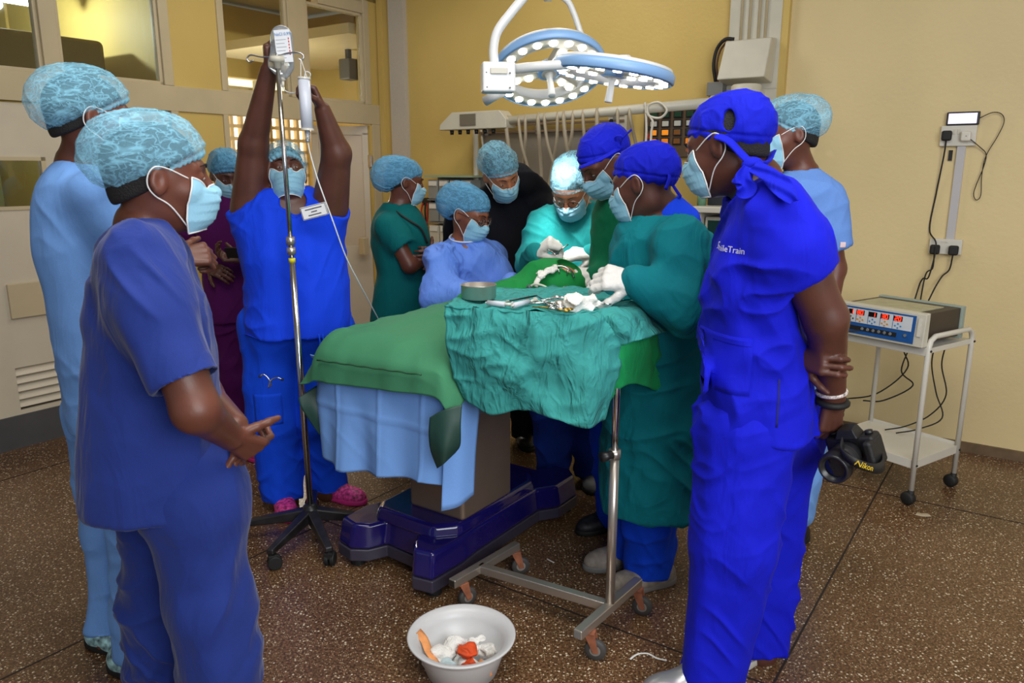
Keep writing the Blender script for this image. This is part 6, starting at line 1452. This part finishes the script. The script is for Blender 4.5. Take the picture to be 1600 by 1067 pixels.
# switch panel with lit buttons
SP = empty('switch_panel', R(2.6, -.05, 1.65), 'brown metal switch panel with rows of orange and white buttons', 'switch panel')
s0, s1 = RW(1004, 240, -.05)[0], RW(1108, 240, -.05)[0]+.12
B_((s0, -.05, 1.63), (s1, -.001, 1.95)).build('plate', plain('bronze_brown_plate', (118, 98, 78), .35, .5, var=.08), SP, bevel=.004)
cols = [plain('dark_green_button', (30, 70, 50), .3), plain('white_button', (205, 205, 195), .3), plain('lit_amber_button', (236, 140, 30), .3, emit=.45), plain('lit_amber_button_b', (226, 126, 24), .3, emit=.35)]
offb = plain('unlit_brown_button', (130, 84, 40), .35); dkb = plain('dark_button', (44, 46, 44), .35)
for c_ in range(6):
    for r_ in range(4):
        x = s0+.075+c_*.082; z = 1.895-r_*.055; m_ = cols[r_]
        if (c_, r_) in ((2, 2), (2, 3)): m_ = offb
        if c_ >= 3 and r_ == 2: m_ = dkb
        f_ = B_((x-.030, -.058, z-.024), (x+.030, -.048, z+.024)).build('button_frame', M_['blackpl'], SP, bevel=.002); B_((x-.022, -.063, z-.016), (x+.022, -.056, z+.016)).build('button', m_, f_, bevel=.002)
for k in range(2): B_((s0+.02, -.058, 1.80-k*.05), (s0+.045, -.05, 1.83-k*.05)).build('small_button', plain('red_button', (190, 40, 30), .4) if k else dkb, SP)
MB(ROOM).box((s0+.30, -.053, 1.665), (s0+.42, -.05, 1.682)).build('red_print', plain('faded_orange_print', (170, 90, 50), .6), SP)
# drawer rack
DR = empty('drawer_rack', R(.7, -.1, 1.0), 'grey wall rack of small clear labelled drawers', 'drawer rack')
d0 = RW(670, 300, -.16)[0]; d1 = RW(742, 300, -.16)[0]-.02
B_((d0, -.05, .98), (d1, -.001, 1.50)).build('back_board', M_['greypl'], DR); B_((d0-.02, -.19, 1.495), (d1+.02, -.001, 1.51)).build('top_board', plain('pale_green_board', (150, 170, 140), .5), DR)
clr = plain('clear_drawer_plastic', (180, 184, 182), .2, trans=.5); lbl = plain('white_drawer_label', (220, 218, 210), .6)
for rr in range(3):
    z = 1.33-rr*.175; B_((d0, -.18, z-.012), (d1, -.05, z-.004)).build('rack_shelf', M_['greypl'], DR)
    for cc in range(4):
        x = d0+.008+cc*(d1-d0)/4; w = (d1-d0)/4-.012
        dd = B_((x, -.175, z), (x+w, -.055, z+.145)).build('drawer', clr if rr < 2 else M_['offwhite'], DR, bevel=.003); B_((x+.01, -.182, z+.10), (x+w-.008, -.176, z+.135)).build('drawer_label', lbl, dd)
        if rr < 2: B_((x+.015, -.15, z+.008), (x+w-.02, -.08, z+.085)).build('packets', plain('packets', (170, 166, 160), .6, var=.4, bscale=50), dd)
hgx = RW(664, 325, -.08)[0]
ky = empty('hanging_keys', R(hgx, -.05, 1.2), 'bunch of red and black straps hanging on the wall beside the drawer rack', 'straps')
B_((hgx-.05, -.06, 1.27), (hgx+.05, -.001, 1.33)).build('hook_block', M_['blackpl'], ky, bevel=.004)
for k, (dx, c_) in enumerate(((-.03, (190, 40, 30)), (0, (30, 30, 30)), (.02, (190, 50, 40)))): MB(ROOM).tube(cr([(hgx+dx, -.07, 1.29), (hgx+dx*1.3, -.08, 1.22), (hgx+dx*.5, -.07, 1.15-.02*k)], 5), .007, 6).build('strap', plain('strap_%d' % k, c_, .6), ky, smooth=True)
# anaesthetic machine behind the surgeons
AM = empty('anaesthetic_machine', R(3.0, -.5, 0), 'white wheeled anaesthetic machine with dark monitor behind the surgeons', 'machine')
ax0, _, az = RW(1082, 322, -.55); ax1 = RW(1168, 322, -.55)[0]+.15
B_((ax0+.03, -.52, .08), (ax1-.03, -.12, 1.10)).build('body', M_['offwhite'], AM, bevel=.01); B_((ax0, -.58, az-.035), (ax1, -.10, az)).build('top_shelf', M_['white'], AM, bevel=.006)
for x in (ax0+.02, ax1-.05): B_((x, -.54, 1.10), (x+.03, -.12, az-.03)).build('upright', M_['white'], AM, bevel=.004)
B_((ax0+.06, -.50, 1.15), (ax0+.34, -.16, az-.06)).build('ventilator', M_['offwhite'], AM, bevel=.008)
B_((ax0+.08, -.506, az-.16), (ax0+.16, -.50, az-.08)).build('ventilator_window', plain('dark_green_screen', (30, 60, 52), .2), AM)
B_((ax0-.0, -.57, 1.10), (ax1, -.11, 1.125)).build('work_surface', M_['white'], AM, bevel=.006); B_((ax0+.02, -.585, 1.045), (ax1-.02, -.56, 1.085)).build('purple_strip', plain('purple_label', (130, 40, 120), .5), AM)
B_((ax0+.03, -.40, az), (ax0+.22, -.20, az+.26)).build('monitor', plain('dark_grey_monitor', (44, 46, 52), .35), AM, bevel=.006); B_((ax0+.30, -.4, az), (ax0+.38, -.3, az+.06)).build('carton', M_['white'], AM, bevel=.003)
MB(ROOM).lathe([(.001, 0), (.026, 0), (.026, .07), (.012, .09), (.001, .09)], 16, Matrix.Translation((ax0-.0+.015, -.45, az))).build('small_bottle', plain('green_bottle', (120, 170, 140), .2, trans=.3), AM, smooth=True)
for x in (ax0+.06, ax1-.06):
    for y in (-.48, -.16): MB(ROOM).lathe([(.001, 0), (.03, 0), (.03, .08), (.001, .08)], 14, Matrix.Translation((x, y, 0))).build('caster', M_['rubber'], AM)

# ------------------------------------------------------------------ sockets, phone and cables on the bay wall
yb = -.001
def socket(name, pts, label):
    (a, b0), (c, d) = pts; xA, _, zA = RW(a, b0, yb); xB, _, zB = RW(c, d, yb); s_ = empty(name, R((xA+xB)/2, yb, min(zA, zB)), label, 'socket')
    B_((xA, yb-.028, zB), (xB, yb, zA)).build('plate', M_['white'], s_, bevel=.004); return s_, xA, xB, zA, zB
s1_, xA, xB, zA, zB = socket('wall_socket', ((1472, 197), (1524, 228)), 'white double socket high on the yellow wall with a phone resting above it')
for k in range(2): B_((xA+.058+k*.02, yb-.032, zA-.045), (xA+.070+k*.02, yb-.026, zA-.02)).build('rocker_switch', M_['offwhite'], s1_, bevel=.001)
def plug(x, z, lab, m_=None, cd=None, cr_=.004):
    p_ = empty('mains_plug', R(x, yb-.03, z), lab, 'plug'); B_((x-.024, yb-.062, z-.028), (x+.024, yb-.029, z+.024)).build('plug_body', m_ or M_['rubber'], p_, bevel=.010, seg=3)
    if cd: MB(ROOM).tube(cr(cd, 8), cr_, 8).build('cord', m_ if m_ and False else M_['rubber'], p_, smooth=True)
    return p_
xs2, xe2, za2, zb2 = None, None, None, None
s2_, xC, xD, zC, zD = socket('wall_socket', ((1454, 372), (1502, 398)), 'white double socket lower on the yellow wall above the trolley')
B_((xC+.055, yb-.031, zC-.018), (xC+.085, yb-.027, zC-.012)).build('rocker_switch', M_['offwhite'], s2_)
zt_ = .80
plug(xA+.032, zA-.05, 'black plug in the upper socket with its cord running down the wall', cd=[(xA+.032, yb-.045, zA-.078), (xA+.028, yb-.03, zA-.16), (xA+.012, yb-.012, zA-.35), (xA+.0, yb-.010, zC+.05), (xC+.038, yb-.07, zC-.03), (xC+.022, yb-.075, zD-.12), (xC-.01, yb-.05, .96), (xC-.03, yb-.05, .88), (xC-.06, yb-.12, .60), (xC-.03, yb-.08, .45), (xC-.16, yb-.16, .30), (xC-.32, yb-.26, .262)])
plug(xB-.045, zA-.055, 'white charger plug in the upper socket feeding the phone', M_['white'])
plug(xC+.032, zC-.055, 'black plug at the near-trolley side of the lower socket', cd=[(xC+.032, yb-.045, zC-.08), (xC+.03, yb-.03, zD-.08), (xC+.0, yb-.03, .98), (xC-.01, yb-.05, .80), (xC-.02, yb-.09, .62), (xC-.05, yb-.15, .45), (xC+.01, yb-.1, .36), (xC-.12, yb-.18, .27), (xC-.22, yb-.22, .262)])
plug(xD-.036, zC-.055, 'black plug at the outer side of the lower socket', cd=[(xD-.036, yb-.045, zC-.08), (xD-.045, yb-.03, zD-.08), (xD-.075, yb-.03, .98), (xD-.10, yb-.05, .92), (xD-.12, yb-.1, .85)])
struct(B_(((xA+xB)/2+.002, yb-.018, zC), ((xA+xB)/2+.042, yb, zB)).build('trim_10', plain('grey_white_trunking', (186, 184, 186), .4)))
kb = B_((xA+.048, yb-.012, zB-.075), (xA+.066, yb, zB-.02)).build('wall_scar', M_['rubber']); struct(kb); kb.name = 'trim_11'
xp, _, zp = RW(1477, 196, yb-.05); xq, _, zq = RW(1532, 173, yb-.05)
PH_ = empty('mobile_phone', R(xp, yb-.03, zp), 'mobile phone with lit screen resting on its side on the upper socket', 'phone')
B_((xp, yb-.032, zp), (xq, yb-.014, zq)).build('phone_case', M_['blackpl'], PH_, bevel=.005, seg=3)
scr = plain('lit_phone_screen', (215, 208, 235), .3, emit=.9, var=.12, bscale=25); B_((xp+.009, yb-.0335, zp+.008), (xq-.012, yb-.031, zq-.008)).build('screen', scr, PH_)
ch = MB(ROOM).tube(cr([(xB-.045, yb-.062, zA-.055), (xB-.02, yb-.05, zA-.075), (xB+.02, yb-.03, zA-.11), (xB+.055, yb-.02, zA-.15), (xB+.05, yb-.02, zA-.22), (xB+.03, yb-.02, zA-.30), (xB+.022, yb-.02, zA-.355), (xB+.038, yb-.02, zA-.385), (xB+.055, yb-.02, zA-.36), (xB+.048, yb-.02, zA-.26), (xB+.055, yb-.02, zA-.16), (xB+.095, yb-.02, zA-.06), (xB+.115, yb-.02, zA+.01), (xB+.10, yb-.02, zA+.05), (xB+.06, yb-.022, zA+.06), (xq, yb-.022, (zp+zq)/2)], 8), .0022, 8).build('charging_cable', M_['rubber'], None, smooth=True)
setp(ch, 'thin black charging cable looping from the phone down beside the upper socket', 'cable')

# ------------------------------------------------------------------ trolley and diathermy unit
TF = Vector((1.885, 3.355, 0)); uu = Vector((-.55, .835, 0)).normalized(); vv = Vector((.835, .55, 0)).normalized()
TM = Matrix(((uu.x, vv.x, 0, TF.x), (uu.y, vv.y, 0, TF.y), (0, 0, 1, 0), (0, 0, 0, 1)))   # local x along the long front, y to the back, right-handed flip handled by recalculated normals
TR = empty('trolley', TF+uu*.22+vv*.19, 'white enamelled two-shelf trolley on black castors beside the yellow wall', 'trolley')
TU, TV = .46, .385
for sx in (0, TU):
    pts = [(sx, 0, .06), (sx, 0, .76), (sx, .012, .795), (sx, .045, .812), (sx, TV-.045, .812), (sx, TV-.012, .795), (sx, TV, .76), (sx, TV, .06)]
    MB(TM).tube(pts, .0125, 12).build('tubular_leg', M_['white'], TR, smooth=True)
b = MB(TM); b.box((0, .0, .735), (TU, TV, .760)); b.box((0, -.012, .725), (TU, .0, .765)); b.build('top_shelf', M_['white'], TR, bevel=.003)
b = MB(TM); b.box((0, .0, .205), (TU, TV, .218)); b.box((0, -.002, .180), (TU, .0, .222)); b.box((0, TV, .18), (TU, TV+.002, .235)); b.box((-.002, 0, .18), (0, TV, .222)); b.box((TU, 0, .18), (TU+.002, TV, .222)); b.build('bottom_shelf', M_['white'], TR, bevel=.001)
for x in (0, TU):
    for y in (0, TV):
        c_ = MB(TM).lathe([(.001, .03), (.014, .03), (.014, .075), (.001, .075)], 14, Matrix.Translation((x, y, 0))).build('caster', M_['rubber'], TR, smooth=True)
        b = MB(TM @ Matrix.Translation((x+.01, y, .032)) @ Matrix.Rotation(math.pi/2, 4, 'X'))
        b.lathe([(.001, -.020), (.024, -.020), (.032, -.012), (.032, .012), (.024, .020), (.001, .020)], 24); b.build('wheel', M_['rubber'], c_, smooth=True)
for z in (.75, .20): MB(TM).ball((-.012, 0, z), .006, 6).build('bolt', M_['rubber'], TR, smooth=True); MB(TM).ball((-.012, TV, z), .006, 6).build('bolt', M_['rubber'], TR, smooth=True)
DU = empty('diathermy_unit', TF+uu*.22+vv*.2+Vector((0, 0, .76)), 'electrosurgical unit with blue front panel and red digit displays on the trolley', 'medical device')
DM = TM @ Matrix.Translation((.018, -.045, .7665)) @ Matrix.Diagonal((.94, 1, 1, 1))
b = MB(DM); b.box((.01, .03, .012), (.44, .37, .148)); b.build('case', plain('dark_brown_grey_case', (66, 56, 48), .5, var=.1, bscale=8), DU, bevel=.004)
b = MB(DM); b.add([(-.012, -.0, .0), (.455, -.0, .0), (.455, .045, .0), (-.012, .045, .0), (-.012, .012, .152), (.455, .012, .152), (.455, .045, .156), (-.012, .045, .156)], [(0, 3, 2, 1), (4, 5, 6, 7), (0, 1, 5, 4), (1, 2, 6, 5), (2, 3, 7, 6), (3, 0, 4, 7)]); b.build('front_bezel', M_['offwhite'], DU, bevel=.004)
b = MB(DM); b.box((.0, .345, .0), (.45, .375, .155)); b.build('rear_bezel', plain('grey_green_bezel', (150, 165, 155), .5), DU, bevel=.003)
b = MB(DM); b.box((.06, .06, .148), (.40, .28, .152)); b.build('paper_on_top', plain('aged_paper', (176, 172, 140), .7, var=.1, bscale=20), DU)
tl_ = math.atan2(.012, .152)
FMx = DM @ Matrix.Translation((0, -.0015, 0)) @ Matrix.Rotation(-tl_, 4, 'X')
def fb(lo, hi, m_, nm, par=None, y0=-.002, y1=.002):   # panel pieces; x counted from the right-hand end seen from the front
    return MB(FMx).box((lo[0], y0, lo[1]), (hi[0], y1, hi[1])).build(nm, m_, par or DU)
blue = plain('blue_panel', (32, 84, 150), .4); fpn = fb((.035, .012), (.45, .140), blue, 'front_panel')
wpn = plain('pale_panel', (205, 210, 215), .4); fb((.05, .066), (.445, .132), wpn, 'display_panel', fpn, -.0035, -.001)
red = plain('red_digits', (255, 40, 18), .4, emit=4.0); blk = plain('display_black', (30, 12, 12), .3)
DIG = {'0': 'abcdef', '1': 'bc', '2': 'abged', '3': 'abgcd', '5': 'afgcd', '8': 'abcdefg'}
for k, (x, w, s_) in enumerate(((.362, .024, '1'), (.300, .044, '80'), (.232, .044, '1'), (.168, .044, '30'), (.100, .044, '20'))):
    fb((x, .104), (x+w, .127), blk, 'display', fpn, -.005, -.003); b = MB(FMx)
    for i, ch_ in enumerate(s_):
        cx_ = x+w*.5+(.009 if len(s_) == 2 else -.006)-(i*.018); hw, hh = .0055, .0085; t = .0014; zc2 = .1155
        seg = dict(a=(-hw, hh-t, hw, hh+t), g=(-hw, -t, hw, t), d=(-hw, -hh-t, hw, -hh+t), f=(hw-t, 0, hw+t, hh), b=(-hw-t, 0, -hw+t, hh), e=(hw-t, -hh, hw+t, 0), c=(-hw-t, -hh, -hw+t, 0))
        for q in DIG[ch_]: s0_ = seg[q]; b.box((cx_+s0_[0], -.006, zc2+s0_[1]), (cx_+s0_[2], -.005, zc2+s0_[3]))
    b.build('digits', red, fpn)
for x, c_ in ((.372, (60, 60, 60)), (.318, (220, 150, 30)), (.252, (80, 140, 200)), (.186, (220, 150, 30)), (.118, (80, 140, 200))):
    for dx, dz in ((0, .092), (-.014, .082), (.014, .082), (0, .073)): MB(FMx @ Matrix.Translation((x+dx, -.004, dz)) @ Matrix.Rotation(math.pi/2, 4, 'X')).lathe([(.001, 0), (.0042, 0), (.0042, .002), (.001, .002)], 10).build('key', plain('key_%d' % c_[0], c_, .4) if 'key_%d' % c_[0] not in bpy.data.materials else bpy.data.materials['key_%d' % c_[0]], fpn)
for x in (.342, .277, .212, .146): fb((x-.001, .068), (x+.001, .130), blue, 'divider', fpn, -.0045, -.003)
fb((.12, .030), (.42, .050), M_['rubber'], 'socket_strip', fpn, -.005, -.002)
for k in range(6): MB(FMx @ Matrix.Translation((.15+k*.03, -.005, .040)) @ Matrix.Rotation(math.pi/2, 4, 'X')).lathe([(.001, 0), (.008, 0), (.006, .004), (.001, .004)], 12).build('output_jack', M_['greypl'], fpn)
MB(FMx @ Matrix.Translation((.075, -.004, .045)) @ Matrix.Rotation(math.pi/2, 4, 'X')).lathe([(.001, 0), (.007, 0), (.007, .005), (.001, .005)], 14).build('power_button', M_['greypl'], fpn)
fb((.004, .05), (.020, .13), M_['white'], 'bezel_grip', DU, -.006, 0)
MB(TM).tube(cr([(.30, -.06, .80), (.33, -.10, .795), (.40, -.14, .78), (.52, -.18, .70), (.62, -.1, .60)], 6), .003, 8).build('lead', M_['rubber'], DU, smooth=True)
for k, (a, c_) in enumerate(((.12, .16), (.17, .10))):
    o = MB(TM).tube(cr([(a, TV+.02, .74), (a+.02, TV+.03, .60), (a-.02, TV+.03, .45), (c_, TV+.02, .33), (c_+.08, TV-.05, .26), (c_+.16, TV-.10, .226)], 8), .0035, 8).build('mains_lead', M_['rubber'], None, smooth=True)
    setp(o, 'black mains lead behind the trolley, the %s one' % ('outer, longer' if k == 0 else 'inner, more sharply bent'), 'cable', 'mains leads behind the trolley')

# ------------------------------------------------------------------ camera held by its grip
CC = at(1303, 705, 2.02); CAM = empty('camera', CC, 'black single-lens reflex camera with zoom lens hanging from the hand of the royal blue onlooker', 'camera')
fw = (at(1280, 730, 1.90)-at(1322, 690, 2.02)).normalized()    # where the lens points
upv = (at(1362, 735, 2.03)-at(1345, 690, 2.03)); upv = -upv; upv = (upv-fw*upv.dot(fw)).normalized(); rt_ = fw.cross(upv)
cb = at(1335, 700, 2.03)
KM = Matrix(((rt_.x, fw.x, upv.x, cb.x), (rt_.y, fw.y, upv.y, cb.y), (rt_.z, fw.z, upv.z, cb.z), (0, 0, 0, 1))) @ Matrix.Scale(1.12, 4)
cbk = plain('black_camera_body', (24, 24, 26), .45, bump=.3, bscale=400)
b = MB(KM); b.box((-.062, -.030, -.048), (.062, .022, .036)); bod = b.build('camera_body', cbk, CAM, bevel=.010, seg=4)
b = MB(KM); b.box((-.064, -.030, -.045), (-.040, .045, .030)); b.build('grip', cbk, CAM, bevel=.010, seg=4)
b = MB(KM); b.add([(-.026, -.025, .034), (.026, -.025, .034), (.030, .03, .034), (-.030, .03, .034), (-.016, -.015, .062), (.016, -.015, .062), (.020, .024, .058), (-.020, .024, .058)], [(0, 3, 2, 1), (4, 5, 6, 7), (0, 1, 5, 4), (1, 2, 6, 5), (2, 3, 7, 6), (3, 0, 4, 7)]); b.build('prism_housing', cbk, CAM, bevel=.004)
LMt = KM @ Matrix.Translation((.004, .020, -.004)) @ Matrix.Rotation(-math.pi/2, 4, 'X')
b = MB(LMt); b.lathe([(.001, 0), (.033, 0), (.034, .012), (.036, .014), (.036, .05), (.0345, .052), (.0345, .058), (.038, .060), (.038, .098), (.036, .102), (.031, .102), (.030, .092), (.001, .088)], 40); ln = b.build('lens', plain('satin_black_lens', (34, 34, 38), .3), CAM, smooth=True)
for z in (.075, .082, .030, .036): MB(LMt).lathe([(.0383 if z > .06 else .0363, z), (.0388 if z > .06 else .0368, z+.001), (.0388 if z > .06 else .0368, z+.004), (.0383 if z > .06 else .0363, z+.005)], 40, caps=False).build('grip_ring', M_['rubber'], ln, smooth=True)
MB(LMt).lathe([(.001, .0935), (.015, .093), (.029, .0905)], 32, caps=False).build('front_glass', plain('dark_front_glass', (20, 24, 34), .03), ln, smooth=True)
for x_ in (.045, -.045): MB(KM).lathe([(.001, 0), (.010, 0), (.010, .008), (.001, .008)], 16, Matrix.Translation((x_, -.005, .036))).build('dial', M_['blackpl'], CAM, smooth=True)
MB(KM).box((.0, -.032, -.020), (.045, -.029, .018)).build('rear_screen', plain('grey_rear_screen', (120, 120, 122), .2), CAM, bevel=.001)
MB(KM).lathe([(.001, 0), (.007, 0), (.007, .003), (.001, .003)], 14, Matrix.Translation((-.03, -.031, .0)) @ Matrix.Rotation(math.pi/2, 4, 'X')).build('button', M_['white'], CAM)
def strap(pts, w, nm, mat, par, up):
    Pp = cr(pts, 8); V = []
    for i, p in enumerate(Pp):
        u = Vector(up).normalized(); V += [p-u*w, p+u*w]
    me = bpy.data.meshes.new('m'); me.from_pydata([tuple(v) for v in V], [], [(i*2, i*2+1, i*2+3, i*2+2) for i in range(len(Pp)-1)]); me.shade_smooth(); o = link(nm, me, mat, par); q = o.modifiers.new('s', 'SOLIDIFY'); q.thickness = .003; return o
sd_ = (-.30, 0, 1)
stp = strap(A3((1318, 690, 1.965), (1316, 706, 1.93), (1326, 716, 1.90), (1345, 726, 1.885), (1366, 732, 1.90), (1378, 728, 1.94), (1379, 716, 1.98), (1372, 704, 2.02)), .015, 'neck_strap', plain('black_strap', (20, 20, 22), .6), CAM, sd_)
yl = plain('yellow_print', (226, 190, 40), .5)
text_decal('Nikon', .022, at(1350, 727.5, 1.888), (at(1364, 731, 1.898)-at(1336, 722, 1.886)), sd_, stp, yl, stp, name='lettering', depth=.05, off=.0055)
MB().tube(cr([p+Vector((-.30, 0, 1)).normalized()*-.0135+Vector((0, -.003, 0)) for p in A3((1318, 708, 1.925), (1326, 716, 1.90), (1338, 723, 1.888))], 5), .0010, 5).build('strap_edging', yl, stp)
print('OBJS', len(bpy.data.objects), 'VERTS', sum(len(m.vertices) for m in bpy.data.meshes))
